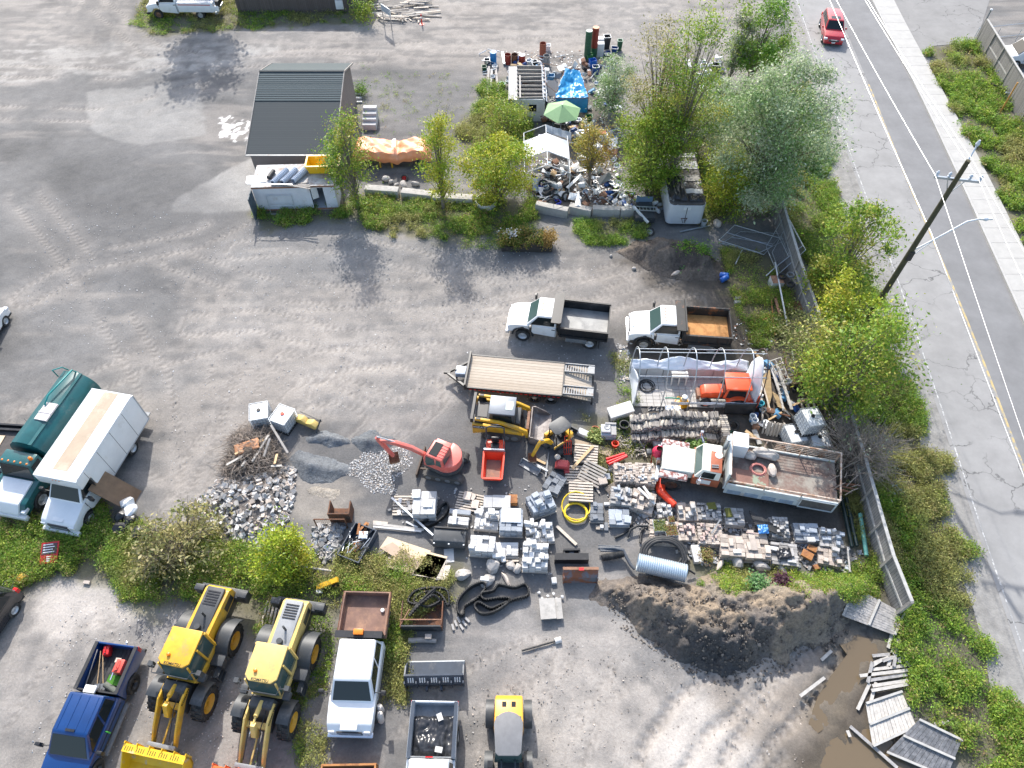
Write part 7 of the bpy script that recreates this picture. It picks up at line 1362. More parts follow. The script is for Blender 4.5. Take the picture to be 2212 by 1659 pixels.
t=thing('plastic_barrier','bright orange plastic barrier lying between the paver stacks and the old truck','barrier',g(Z8,1350,640),0)
ps=[g(Z8,x,y,z)-g(Z8,1350,640)for x,y,z in((1345,520,.25),(1340,640,.3),(1345,740,.3),(1400,800,.5),(1480,880,.55))]
MB().tube(ps[:3],[.28,.3,.24],10).build('barrel',or_pl,t,smooth=60);MB().tube(ps[2:],[.24,.2,.17],10).build('spout',or_pl,t,smooth=60)
for i,(p,q)in enumerate([((825,440),(1000,385)),((830,470),(1020,400)),((850,490),(1025,410))]):path('red_pipe','red plastic pipes tied together above the beige pavers','pipe',[g(Z8,*p,.3+.08*i),g(Z8,*q,.3+.08*i)],.08,red_l,'bundle of red pipes')
t=thing('concrete_mixer','small red concrete mixer between the firewood and the old truck','concrete mixer',g(Z8,1300,450));mr_=mat('mixer_red',(.72,.04,.1),.45,var=.15)
MB().lathe([(0,-.35),(.2,-.33),(.34,-.1),(.34,.1),(.2,.38),(.16,.4)],(0,0,0),n=18).build('drum',mr_,t,smooth=50).location=(0,0,.85);MB().bar((-.3,-.2,0),(-.3,0,.85),.05).bar((-.3,.3,0),(-.3,0,.85),.05).bar((.35,-.25,0),(.35,0,.85),.05).bar((.35,.25,0),(.35,0,.85),.05).bar((-.3,0,.85),(.35,0,.85),.05).build('stand',redp,t);MB().box(-.65,-.38,-.15,.15,.7,1.0).build('motor',m_slate,t,bev=.05);MB().tube([(.38+.0,.14*math.cos(a),.85+.14*math.sin(a))for a in[k*.6 for k in range(11)]],.02,5).build('hand_wheel',mr_,t)
t=thing('hand_trolley','orange wire trolley beside the small yellow excavator','trolley',g(Z8,455,400),.1)
mb=MB();[mb.bar((-.2+.13*k,0,.1),(-.2+.13*k,.35,.9),.03)for k in range(4)];mb.bar((-.22,.35,.9),(.22,.35,.9),.04);mb.bar((-.22,0,.1),(.22,0,.1),.04);mb.bar((-.22,.18,.5),(.22,.18,.5),.03);mb.tube([(-.15,.4,.9),(-.15,.55,1.1),(.15,.55,1.1),(.15,.4,.9)],.02,5);mb.build('frame',or_pl,t);MB().lathe([(0,.04),(.14,.04),(.14,-.04),(0,-.04)],(-.28,0,.14),'x',n=12).lathe([(0,.04),(.14,.04),(.14,-.04),(0,-.04)],(.28,0,.14),'x',n=12).build('wheel',rubber,t)
t=thing('cement_cart','red machine hood with a round dusty air filter beside the pallets','machine',g(Z8,400,530),-.15)
MB().prism([(-.4,.3),(-.25,.6),(.3,.62),(.42,.3)],-.22,.22).build('hood',mat('dusty_red',(.5,.07,.07),.55,var=.15),t,bev=.04);MB().lathe([(0,.14),(.12,.13),(.16,.05),(.16,0)],(-.3,.3,.65),n=14).build('air_filter',wood_p,t);MB().box(-.4,.4,-.2,.2,.1,.3).build('frame',m_slate,t);MB().lathe([(0,.1),(.2,.1),(.2,-.1),(0,-.1)],(.0,.42,.2),'y',n=14).build('wheel',rubber,t)
boxo('red_motor','small red motor above the slate slabs','motor',g(Z8,445,570),.28,.3,.3,MATS['dusty_red'],.2,bev=.06)
c=g(Z8,850,150,.7);t=thing('white_cooker','white cooker with a round burner on a stack of white panels','cooker',(c.x,c.y,0),-.05)
for k in range(5):MB().box(-.42,.42,-.35,.35,.1+.1*k,.17+.1*k).build('panel',[slate_,bone][k%2],t)
MB().box(-.42,.1,-.2,.3,.6,.72).build('top',bone,t,bev=.02);MB().lathe([(.05,.02),(.16,.03),(.17,0)],(-.1,.1,.72),n=16).build('burner',greysteel,t);MB().box(.14,.42,-.35,.35,.6,.68).box(-.2,.42,.3,.42,.6,.75).build('side_panel',gr_s,t)
def pot(nm,lab,ct,loc,r0,r1,h,m,rz=0,group=None,rim=.03):return one(MB().lathe([(0,.02),(r0,0),(r1,h-rim*2),(r1+rim,h-rim*2),(r1+rim,h),(r1-.02,h),(r0-.02,.05),(0,.05)],n=18),nm,m,lab,ct,loc,rz,group,smooth=45)
terra=mat('terracotta',(.42,.15,.07),.8,var=.2)
pot('flower_pot','terracotta pot left of the white cooker','pot',g(Z8,715,190),.14,.22,.4,terra);pot('orange_bucket','orange bucket below the white cooker','bucket',g(Z8,905,320),.15,.18,.38,or_pl);pot('black_tub','black rubber tub right of the white cooker','tub',g(Z8,990,150),.2,.26,.5,blackp)
c=g(Z4,90,850);t=thing('sandbox','big pale tapered box at the left end of the firewood','box',c,.25);MB().add([(-.75,-.3,0),(.45,-.3,0),(.45,.35,0),(-.75,.35,0),(-.85,-.35,.5),(.55,-.35,.75),(.55,.4,.75),(-.85,.4,.5)],[(3,2,1,0),(4,5,6,7),(0,1,5,4),(1,2,6,5),(2,3,7,6),(3,0,4,7)]).build('body',conc_l,t,bev=.02)
A_,B2,C2,D2=[g(Z8,x,y,.06)for x,y in((495,240),(885,345),(860,415),(500,300))];c=(A_+B2+C2+D2)/4
one(MB().slab([v-c for v in(D2,C2,B2,A_)],.03),'plywood_sheet',mat('brown_ply',(.36,.28,.2),.8,var=.15,scale=1.5),'brown plywood sheet under the orange plank and pallets','plywood sheet',c)
for i,(qd,m,lab)in enumerate([([(60,1130),(150,1000),(600,1150),(480,1250)],ply,'plywood sheet at the back of the pile by the metal bin'),([(140,1320),(300,1090),(770,1210),(650,1440)],ply,'large plywood sheet in the middle of the pile'),([(70,1120),(200,1060),(510,1280),(440,1350)],mat('tan_ply',(.45,.34,.25),.75),'brown plywood sheet on top of the pile'),([(400,1400),(560,1180),(760,1230),(700,1440)],wood_p,'plywood strip at the right end of the pile'),([(640,1450),(720,1300),(800,1300),(770,1450)],mat('white_ply',(.68,.6,.5),.7),'white board sticking out under the plywood pile')]):
 z=.35-.03*abs(i-2);v=[g(Z7,*p,z)for p in qd];c=sum(v,Vector())/4;one(MB().slab([p-c for p in v],.03),'plywood_sheet',m,lab,'plywood sheet',c)
pallet('pallet under the plywood sheets',g(Z7,300,1300),R(-25),(1.3,1,1.6));pallet('second pallet under the plywood sheets',g(Z7,600,1330),R(-25),(1.1,1,1.6))
c=g(Z7,800,1050);t=thing('sweeper_box','black enclosed sweeper attachment with a small hose on it','attachment',c,R(-4));MB().prism([(-.42,.1),(-.5,.35),(-.3,.62),(.35,.68),(.42,.1)],-.82,.82).build('housing',m_slate,t,bev=.04);t.rotation_euler=(0,0,R(86));MB().box(.36,.44,-.8,.8,.55,.75).build('hinge_bar',black,t);MB().tube([(.2,-.55,.7),(.3,-.75,.85),(.1,-.7,.8),(.2,-.6,.72)],.025,6).build('hose',black,t)
for y in(-.75,0,.75):MB().box(-.42,-.36,y-.04,y+.04,.5,.56).build('lug',plastic_w,t)
c=g(Z8,570,1560);t=thing('loader_bucket','rusty brown loader bucket with a red patch standing on its edge','bucket',c,R(90));rb2=mat('bucket_rust',(.24,.09,.045),.8,var=.25,scale=2,col2=(.13,.14,.16),lo=.5,hi=.6)
MB().prism([(-.35,0),(-.3,.6),(.0,.85),(.1,.85),(-.2,.55),(-.22,0)],-.85,.85).build('shell',rb2,t);MB().box(-.02,.12,-.87,.87,.82,.9).build('cutting_edge',rust_l,t);MB().box(-.06,.09,-.15,.1,.86,.905).build('red_patch',redp,t);MB().box(-.38,-.32,-.85,-.8,0,.7).box(-.38,.1,.8,.85,0,.7).build('side_plate',rb2,t)
t=thing('attachment_plate','black quick-attach plate with hydraulic couplers above the black bar','attachment',g(Z8,490,1340),.02);MB().box(-.42,.42,-.05,.05,0,.5).box(-.42,-.34,-.25,0,0,.45).box(.34,.42,-.25,0,0,.45).box(-.42,.42,-.3,-.1,0,.06).build('frame',black,t);MB().cyl((-.3,-.15,.15),(.3,-.15,.15),.05).box(-.12,.12,-.2,-.05,.1,.25).build('coupler',steel,t)
one(MB().box(-.85,.85,-.05,.1,0,.5).box(-.85,.85,.1,.3,.42,.5),'snow_plow',black,'long black steel blade above the rusty bucket','blade',g(Z8,490,1430))
t=thing('grapple_bucket','slate-grey bucket with five slotted panels in its back','bucket',g(ZL,1262,700),R(1));W_=2.6
MB().prism([(-.5,0),(-.55,.5),(-.3,1.0),(-.22,1.0),(-.46,.5),(-.42,.06),(.55,.06),(.55,0)],-W_/2,W_/2).build('shell',navy,t);t.rotation_euler=(0,0,R(91))
for s in(-1,1):MB().prism([(-.5,0),(-.55,.5),(-.3,1.0),(.2,.8),(.55,.1),(.55,0)],s*W_/2-.03,s*W_/2+.03).build('side_plate',navy,t)
mb=MB();sb=MB()
for k in range(6):y=-W_/2+W_*k/5;mb.box(-.6,-.5,y-.03,y+.03,.1,.9)
mb.build('rib',navy,t)
for k in range(5):
 for j in range(3):y=-W_/2+W_*(k+.3+.2*j)/5;sb.slab([(-.5,y-.025,.62),(-.37,y-.025,.9),(-.37,y+.025,.9),(-.5,y+.025,.62)][::-1],.012)
sb.build('slots',plastic_w,t);
for y in(-.3,.35):MB().box(-.75,-.5,y-.05,y+.05,.05,.35).build('lug',navy,t)
MB().box(.5,.6,-W_/2,W_/2,.0,.05).build('cutting_edge',mat('pale_edge',(.6,.62,.62),.5),t)
c=g(ZL,1168,400);t=thing('scrap_bin','open rusty steel frame bin holding coiled rubber tracks','bin',c,0)
MB().box(-.92,.92,-.02,.04,.05,.75).build('front_panel',m_slate,t);[MB().box(x,x+.05,0,1.25,.05,.6).build('side_panel',rust,t)for x in(-1.0,.92)];MB().box(-.95,.92,.0,1.25,.03,.07).build('floor',rust,t);MB().bar((-1.0,.3,.75),(.95,.3,.75),.05).bar((-.98,.0,.7),(-.6,.8,.75),.04).build('brace',rust_l,t)
def rtrack(label,pts,w=.32,t_=.05,lug=1,group='used rubber tracks',m=rubber,closed=True):
 """upright rubber belt following pts"""
 P_=[Vector(p)for p in pts];n=12;Q=[];m_=len(P_)
 for i in range(m_ if closed else m_-1):
  p0,p1,p2,p3=P_[(i-1)%m_]if closed or i else P_[0],P_[i],P_[(i+1)%m_],P_[(i+2)%m_]if closed or i+2<m_ else P_[-1]
  for k in range(n):
   u=k/n;Q.append(.5*((2*p1)+(p2-p0)*u+(2*p0-5*p1+4*p2-p3)*u*u+(3*p1-p0-3*p2+p3)*u**3))
 c=Q[0].copy();N_=len(Q);mb=MB()
 for i in range(N_ if closed else N_-1):
  a,b=Q[i]-c,Q[(i+1)%N_]-c;d=(b-a);s=Vector((-d.y,d.x,0));
  if s.length<1e-5:continue
  s=s.normalized()*t_;up=Vector((0,0,w));mb.add([a-s/2,b-s/2,b+s/2,a+s/2,a-s/2+up,b-s/2+up,b+s/2+up,a+s/2+up],[(0,1,2,3),(7,6,5,4),(0,4,5,1),(2,6,7,3)])
  if i%2==0:mb.add([a+s*.5,b.lerp(a,.4)+s*.5,b.lerp(a,.4)+s*1.3,a+s*1.3,a+s*.5+up,b.lerp(a,.4)+s*.5+up,b.lerp(a,.4)+s*1.3+up,a+s*1.3+up],[(0,1,2,3),(7,6,5,4),(0,4,5,1),(1,5,6,2),(2,6,7,3),(3,7,4,0)])
 return one(mb,'rubber_track',m,label,'rubber track',c,0,group)
L_=lambda*a:[g(ZL,x,y,z)for x,y,z in a]
rtrack('rubber track coiled inside the rusty frame bin',L_((1075,200,.3),(1130,130,.35),(1250,110,.35),(1340,130,.35),(1350,230,.3),(1290,150,.3),(1180,140,.3),(1110,200,.3),(1200,240,.3),(1290,200,.3),(1240,160,.5),(1150,220,.5)),.28)
rtrack('rubber track hanging over the front of the rusty frame bin',L_((1080,300,.55),(1130,230,.6),(1200,160,.65),(1260,110,.65),(1230,150,.6),(1150,220,.6)),.2)
rtrack('left loop of rubber track right of the frame bin',L_((1415,270,0),(1425,190,0),(1500,110,0),(1580,80,0),(1600,120,0),(1540,190,0),(1460,240,0),(1450,300,0)),.38)
rtrack('long snaking rubber track below the boulders',L_((1660,130,.02),(1700,90,.02),(1800,110,.02),(1880,90,.02),(1895,160,.02),(1800,190,.02),(1700,230,.02),(1640,250,.02),(1560,210,.02),(1530,240,.02),(1580,290,.02),(1680,270,.02),(1780,190,.02),(1700,180,.02),(1600,190,.02),(1580,150,.02)),.34)
rtrack('rubber track loop beside the black sweeper box',[g(Z7,x,y)for x,y in((500,880),(560,850),(660,790),(715,700),(760,670),(780,720),(740,800),(640,880),(540,910))],.3,.04)
one(MB().tube([(0,0,.12),(.6,.02,.14),(1.3,-.03,.12)],[.13,.12,.1],10),'log',wood_g,'grey log lying above the slate-grey bucket','log',g(ZL,1075,470),0)
t=thing('concrete_slab','tilted concrete slab with white rubble along its edges','slab',g(ZL,2065,330),R(4));MB().box(-.55,.2,0,1.0,.28,.36).box(.22,.52,0,1.0,.2,.28).build('slab',conc,t);MB().box(-.5,.45,.1,.9,0,.27).build('base',rock,t)
for i in range(9):stone('rubble_piece','small white rubble pieces round the tilted concrete slab','stone',g(ZL,1975+i*20%190,135+(i*37)%90,.1+.03*(i%3)),(.1,.08,.06),bone,70+i,i,'white rubble round the concrete slab',sub=1)
t=thing('sledge_roller','dark pole with a white concrete head on the dirt','tool',g(ZL,1855,535,.1),0);d=g(ZL,2085,470,.1)-g(ZL,1855,535,.1);MB().cyl((0,0,0),d,.045).build('shaft',black,t);MB().cyl(d,d+d.normalized()*.3,.14).build('head',conc_l,t)
for i,(x,y,la)in enumerate([(885,950,'upright rusty white gas cylinder beside the white pickup'),(885,1020,'second rusty white gas cylinder leaning below the first')]):
 o=one(MB().lathe([(0,0),(.14,0),(.15,.05),(.15,.65),(.1,.74),(.04,.76),(.05,.85),(0,.85)],n=16),'gas_cylinder',mat('rusty_white',(.72,.66,.6),.5,col2=(.4,.15,.07),lo=.6,hi=.68),la,'gas cylinder',g(ZL,x,y),0,None,smooth=40);o.rotation_euler=(R(-12*i),0,0)
t=thing('loader_bucket','dark bucket with a rusty inside cut by the bottom edge','bucket',g(ZL,670,1400),R(91));MB().prism([(-.5,0),(-.5,.7),(-.42,.7),(-.42,.08),(.3,.08),(.3,0)],-1.15,1.15).build('shell',m_slate,t);MB().box(-.42,.35,-1.15,-1.08,.08,.6).box(-.42,.35,1.08,1.15,.08,.6).box(.3,.38,-1.15,1.15,0,.55).build('inner_plate',rust_o,t)
for i in range(6):boxo('paving_stone','small grey setts below the snaking rubber track','paving stone',g(ZL,1380+i*20,375-(i%3)*25),.1,.3,.1,gr_s,.3+.1*i,'grey setts on the gravel')
t=thing('boom_tip','yellow and black boom end sticking out of the weeds','machine part',g(ZL,440,100,.2),.18);MB().bar((0,0,0),(1.1,.05,.45),.25,.12).build('arm',yellow,t);MB().bar((.2,-.1,-.05),(1.1,-.1,.25),.1,.12).build('lower_arm',black,t)
t=thing('rusty_bucket','deep rusty steel bucket with its mouth to the back','bucket',g(ZB,1285,1130),0);MB().box(-.55,.55,0,.06,0,.95).box(-.55,-.49,.06,.8,0,.95).box(.49,.55,.06,.8,0,.95).box(-.49,.49,.06,.8,0,.06).prism([(-.55,.95),(.55,.95),(.55,1.0),(-.55,1.0)],0,.06).build('shell',rust,t)
t=thing('rusty_grate','rusty mesh frame leaning left of the rusty bucket','frame',g(ZB,1215,1165),0);mb=MB();[mb.bar(p,q,.05)for p,q in(((-.78,-.05,0),(.78,-.05,0)),((-.78,-.05,1.0),(.78,-.05,1.0)),((-.78,-.05,0),(-.78,-.05,1.0)),((.78,-.05,0),(.78,-.05,1.0)))];mb.build('frame',rust,t);mb=MB();[mb.bar((-.75+k*.1,-.05,0),(-.75+k*.1,-.05,1),.008)for k in range(16)];mb.build('mesh',rust,t)
an_=math.atan2(*(lambda a,b:(a.y-b.y,a.x-b.x))(g(ZB,1590,1200),g(ZB,1350,1190)));an_=R(68)
c=g(ZB,1430,1330);t=thing('scrap_bin','slate-blue steel bin full of scrap metal','bin',c,an_);MB().open_box(-.95,.95,-.62,.62,0,.6,.05).build('body',navy,t)
q=random.Random(8);Mb=Matrix.Translation(c)@Matrix.Rotation(an_,4,'Z')
for i in range(34):
 a=on(Mb,(q.uniform(-.8,.6),q.uniform(-.5,.5),q.uniform(.35,.6)));d=Matrix.Rotation(an_,3,'Z')@Vector((q.uniform(.2,.7),q.uniform(-.3,.3),q.uniform(-.1,.15)))
 k=i%4;one(MB().bar((0,0,0),d,[.03,.04,.12,.05][k],[.03,.04,.01,.02][k]),'scrap_bar',[steel,blackp,rust_o,greysteel][k],['thin bright scrap bars in the slate-blue bin','black scrap bars in the slate-blue bin','flat rusty scrap strips in the slate-blue bin','grey scrap strips in the slate-blue bin'][k],'scrap metal',a,0,'scrap in the slate-blue bin')
sheet('crumpled white sheet in the slate-blue bin',on(Mb,(.45,-.1,.55)),.22,.2,.2,tarp_w,4,'white_sheet','sheet',n=14)
def tote(label,loc,rz,cap=black,group='white caged water tanks',s=1):
 t=thing('water_tank',label,'water tank',loc,rz,group);MB().box(-.48,.48,-.55,.55,.14,1.08).build('tank',plastic_w,t,bev=.06);MB().lathe([(0,.06),(.1,.06),(.11,0)],(0,.05,1.08),n=12).build('lid',cap,t)
 mb=MB()
 for z in(.3,.5,.7,.9,1.1):mb.bar((-.51,-.58,z),(.51,-.58,z),.022).bar((-.51,.58,z),(.51,.58,z),.022).bar((-.51,-.58,z),(-.51,.58,z),.022).bar((.51,-.58,z),(.51,.58,z),.022)
 for k in range(7):
  u=-.51+k*.17;mb.bar((u,-.585,.14),(u,-.585,1.12),.022).bar((u,.585,.14),(u,.585,1.12),.022)
  v=-.58+k*.193;mb.bar((-.515,v,.14),(-.515,v,1.12),.022).bar((.515,v,.14),(.515,v,1.12),.022)
 mb.build('cage',steel,t);MB().box(-.52,.52,-.6,.6,0,.1).build('base',blackp,t);return t
tote('white caged tank with a black lid above the brush pile',g(ZB,640,290),R(12),black);tote('white caged tank with an orange lid beside the black-lidded one',g(ZB,830,320),R(-22),or_pl)
tote('lower tank of the pair stacked behind the old truck',g(Z5,730,1140),R(8),black);c=g(Z5,730,1140);tote('upper tank tilted on top of another behind the old truck',(c.x+.5,c.y+.35,1.12),R(14),black).rotation_euler=(R(4),R(6),R(12));tote('low dirty tank beside the leafless bush',g(Z5,970,1190),R(-2),black)
t=thing('yellow_machine_cover','pair of yellow engine covers and a frame beside the water tanks','machine part',g(ZB,1010,320),R(-25));
for x in(-.35,.35):MB().prism([(-.4,0),(-.35,.3),(.1,.5),(.4,.3),(.3,0)],-.2,.2).build('cover',yellow_f,t,bev=.08).location=(x,0,.15)
MB().bar((-.6,.3,.1),(.8,.3,.5),.06).bar((.75,-.3,.1),(.75,.35,.6),.06).bar((-.6,.3,.6),(.8,.3,.55),.04).build('frame',m_slate,t)
def scatter(name,label,cat,poly,n,fn,m,kind='stuff',seed=0,zf=None):
 r=random.Random(seed);P_=W2(poly);lo,hi=P_.min(0),P_.max(0);mb=MB();k=0;cand=np.random.default_rng(seed).uniform(lo,hi,(n*4,2));d=sdist(cand[:,0],cand[:,1],P_);ok=cand[d>0][:n];dd=d[d>0][:n]
 c=Vector((*P_.mean(0),0))
 for(x,y),e in zip(ok,dd):fn(mb,Vector((x,y,0))-c,e,r)
 o=one(mb,name,m,label,cat,c);o['kind']=kind;return o
RP=[(430,1085),(470,1040),(560,1010),(640,1010),(636,1075),(620,1130),(560,1190),(520,1180),(480,1140),(430,1110)]
def chunk(s0,s1,hh):
 def f(mb,p,e,r):
  s=r.uniform(s0,s1);M=Matrix.Translation(p+Vector((0,0,r.uniform(0,min(hh,e*.6+.05)))))@Matrix.Rotation(r.uniform(0,6),4,'Z')@Matrix.Rotation(r.gauss(0,.45),4,'X')@Matrix.Rotation(r.gauss(0,.45),4,'Y')
  mb.cur=r.choice((0,0,1,2));mb.box(-s,s,-s*r.uniform(.5,.9),s*r.uniform(.5,.9),0,s*r.uniform(.35,.8),M)
 return f
heap('rubble_base',RP,pile_h(.55,1.3),mcol,'earth under the rubble pile','earth',kind='stuff',colf=sc_((.2,.18,.165)),seed=9,rough=.1)
scatter('rubble','pile of broken paving stones and blocks below the brush','rubble',RP,1500,chunk(.05,.16,.7),[gr_s,bone,conc_p],seed=1)
scatter('rubble','small rubble patch between the bush and the slate-blue bin','rubble',[(680,1140),(700,1130),(740,1140),(735,1200),(700,1215),(675,1190)],260,chunk(.05,.17,.25),[gr_s,rock,slate_],seed=2)
scatter('rubble','rubble spilling left of the pile under the pale shrub','rubble',[(400,1100),(440,1060),(500,1060),(480,1140),(420,1150)],330,chunk(.04,.1,.1),[gr_s,rock,conc_p],seed=3)
scatter('gravel','white gravel spread under the salmon-red excavator arm','gravel',[(745,1010),(790,975),(880,965),(895,1000),(850,1040),(860,1070),(800,1065),(770,1030),(740,1025)],1300,chunk(.018,.042,.02),[bone,bone,conc_p],seed=4)
scatter('gravel','white gravel strip between the two pickups','gravel',[(850,1440),(880,1420),(885,1470),(870,1500),(845,1520),(835,1490)],420,chunk(.015,.035,.01),[bone,bone,conc_p],seed=5)
scatter('pebbles','loose stones scattered over the open gravel yard','pebbles',[(60,420),(520,480),(1300,560),(1330,900),(880,900),(640,880),(350,1050),(330,800),(60,700)],2600,chunk(.012,.035,.01),[bone,gr_s,gr_s],seed=61)
scatter('pebbles','loose stones on the lower dirt yard','pebbles',[(120,1290),(430,1330),(600,1600),(560,1659),(60,1659)],700,chunk(.012,.035,.01),[bone,gr_s,conc_p],seed=62)
scatter('pebbles','loose stones and clods on the muddy yard below the bank','pebbles',[(1020,1380),(1330,1360),(1600,1490),(1750,1500),(1740,1659),(1000,1659)],700,chunk(.012,.035,.01),[mat('mud_clod',(.22,.195,.17),.95),gr_s,conc_p],seed=63)
scatter('gravel','coarse gravel along the lumber and the shelter side','gravel',[(1330,740),(1358,750),(1362,830),(1340,830)],130,chunk(.03,.08,.02),[bone,wood_p,conc_p],seed=6)
BPp=[(492,985),(505,940),(545,930),(590,925),(600,960),(615,985),(610,1040),(560,1065),(500,1055),(480,1020)]
heap('brush_base',BPp,pile_h(1.0,1.4),mcol,'dark litter under the brush pile','litter',kind='stuff',colf=sc_((.1,.08,.065)),seed=10,rough=.25)
def twig(mb,p,e,r):
 z=r.uniform(.1,min(1.2,e*.9+.2));d=Vector((r.gauss(0,.2),r.gauss(0,.2),r.gauss(0,.12)));mb.cur=r.choice((0,0,0,1));mb.tube([p+Vector((0,0,z)),p+d+Vector((0,0,z+.06)),p+d*2+Vector((r.gauss(0,.1),r.gauss(0,.1),z))],[.016,.012,.006],4)
scatter('brush','heap of tangled brown branches and roots','brush',BPp,2300,twig,[deadwood,bark],seed=7)
for i,(p,q,m)in enumerate([((330,650),(560,520),wbl),((400,560),(640,440),wood),((430,500),(600,440),wood),((545,620),(680,400),wbl),((690,430),(640,580),wood_g),((700,320),(840,550),wood_g),((460,660),(500,590),wbl),((700,660),(790,655),wbl),((610,890),(680,980),wbl),((640,880),(740,940),wood_g),((420,490),(570,470),wood),((730,640),(750,560),wood)]):
 z=1.15-.05*(i%4)if i not in(8,9)else .5;a,b=g(ZB,*p,z),g(ZB,*q,z-.3);one(MB().bar((0,0,0),b-a,.12,.04),'board',m,'old boards sticking out of the brush pile','board',a,0,'boards in the brush pile')
sheet('orange-brown sheet on the left of the brush pile',g(ZB,500,500,1.0),.65,.35,.12,mat('brown_sheet',(.5,.24,.12),.7),12,'board_sheet','sheet',rz=.4,n=12,solid=.02)
SL_,SR_=G(1366,889,.0),G(1626,893,.0);FL_,FR_=G(1365,812,.0),G(1606,815,.0)
sa=math.atan2(SR_.y-SL_.y,SR_.x-SL_.x);SLn=(SR_-SL_).length;SD=FL_.y-SL_.y
T=thing('tarp_shelter','steel hoop shelter frame with torn white tarps around a paved floor','shelter',SL_,sa)
pav=mat('floor_pavers',(.5,.48,.45),.85,var=.12,scale=2,col2=(.4,.38,.36),lo=.5,hi=.7)
mb=MB();q=random.Random(2);nx_,ny_=17,9
for i in range(nx_):
 for j in range(ny_):x0,y0=.1+i*(SLn-.2)/nx_,.35+j*(SD-.35)/ny_;mb.box(x0,x0+(SLn-.2)/nx_-.02,y0+(i%2)*.0,y0+(SD-.35)/ny_-.02,0,.07+q.uniform(0,.012))
o=mb.build('paved_floor',pav);o.location=SL_;o.rotation_euler=(0,0,sa);o['kind']='structure'
zap=hz(Vector((SL_.x+3,SL_.y+SD*.55,0)),757);hoop=lambda u:(SD*(.5-.5*math.cos(math.pi*u)),1.0+(zap-1.0)*math.sin(math.pi*u)**.8)
for k in range(6):
 x=(.0,1.55,3.1,4.65,6.2,SLn)[k]if k<5 else SLn
 mb=MB();mb.tube([(x,-.02,0)]+[(x,hoop(u/14)[0],hoop(u/14)[1])for u in range(15)]+[(x,SD+.02,0)],.032,7);mb.build('hoop',steel if k<5 else mat('dark_brown_hoop',(.08,.05,.045),.7),T,smooth=60)
for u in(.22,.5,.8):y,z=hoop(u);MB().cyl((0,y,z+.02),(SLn,y,z+.02),.025).build('purlin',steel,T)
for k in range(7):MB().box(SLn*k/7+.02,SLn*(k+1)/7-.02,SD-.05,SD+.4,0,.85).build('concrete_block',conc_l,T)
def drape(fn,name,m=tarp_w,nu=24,nv=8,lab=None):o=MB().grid(fn,nu,nv).build(name,m,T,smooth=60,solid=.015);return o
nn=lambda a,b,s:float(fbm(np.array([a*3.0]),np.array([b*3.0]),1,3,s)[0])-.5
drape(lambda u,v:(SLn*u,SD-.15+.5*v+.3*nn(u*3,v,1),.9+.45*v*(.35+1.3*abs(nn(u*1.3,.3,2))*2)+.12*nn(u*9,v*3,3)),'tarp',nu=46)
drape(lambda u,v:(SLn*(.3+.7*u),.02+.12*nn(u*3,v,4),1.0-.25*v+.12*nn(u*5,v,5)),'tarp')
drape(lambda u,v:(.02+.25*v*math.sin(3*u)+.1*nn(u,v,6),SD*(.1+.85*u),.05+v*(hoop(.15+.6*u)[1]*.35+.1*nn(u,v,7))),'tarp',nu=14)
drape(lambda u,v:(SLn-.05-.5*v*math.sin(math.pi*u)+.1*nn(u,v,8),SD*(.05+.9*u),hoop(.08+.84*u)[1]*.86*(1-.6*v)+.1*nn(u*3,v,9)),'tarp',nu=16)
drape(lambda u,v:(SLn*(.74+.25*u),-.05-.25*v,1.0-.7*v+.12*nn(u*3,v,10)),'black_tarp',plastic_k)
sheet('white tarp bundle on the firewood at the shelter edge',g(Z4,620,790,1.15),.45,.2,.25,tarp_w,13,'white_tarp','tarp',n=18)
sheet('black tarp bundle on the firewood at the shelter edge',g(Z4,440,790,1.15),.45,.18,.22,plastic_k,14,'black_tarp','tarp',n=18)
t=thing('picnic_table','upturned white picnic tables stacked in the shelter','table',g(Z4,665,520),sa);
for k in range(4):
 MB().box(-.48,.48,-.1+k*.26-.08,-.1+k*.26+.08,.78+.02*k,.86+.02*k).build('board',mat('tan_white',(.7,.66,.6),.6),t)
for x in(-.42,0,.42):MB().bar((x,-.2,0),(x,.0,.8),.08).bar((x,.75,0),(x,.6,.8),.08).build('leg',MATS['tan_white'],t)
one(MB().box(-.18,.18,-.1,.1,0,.15),'blue_tool_case',blue_pl,'blue tool case on the wall inside the shelter','case',g(Z4,262,296,.9),0,bev=.03)
for i,(p,q_,m)in enumerate([((830,440),(1075,395),wood),((1075,385),(1250,450),wood),((1360,440),(1400,560),bone)]):a,b=g(Z4,*p,.15),g(Z4,*q_,.15);one(MB().bar((0,0,0),b-a,.14,.06),'beam',m,['left wooden beam lying in the shelter','right wooden beam lying in the shelter','white beam beside the tractor cab'][i],'beam',a)
q=random.Random(11);lm=[]
fw=[mat('split_wood_a',(.34,.31,.28),.9,isl=.4,var=.35,scale=6,col2=(.5,.45,.39),lo=.5,hi=.65),mat('split_wood_b',(.22,.2,.185),.9,var=.35,scale=6),mat('split_wood_c',(.48,.43,.36),.9,var=.3,scale=6)]
for k in range(6):
 mb=MB();n_=3+k%3;r_=.07+.008*k;P_=[(r_*math.cos(2*math.pi*i/n_+k)*q.uniform(.8,1.2),r_*math.sin(2*math.pi*i/n_+k)*q.uniform(.8,1.2))for i in range(n_)];mb.prism(P_,-.2,.2);o=mb.build('log',fw[k%3],bev=.006,seg=1);lm.append(o.data);bpy.data.objects.remove(o)
W0,W1=G(1366,905,.9),G(1555,905,.9);cnt=0;core=MB()
rows=[(W0.y+.12,1.2,0),(W0.y-.38,1.0,1),(W0.y-.86,.75,2)]
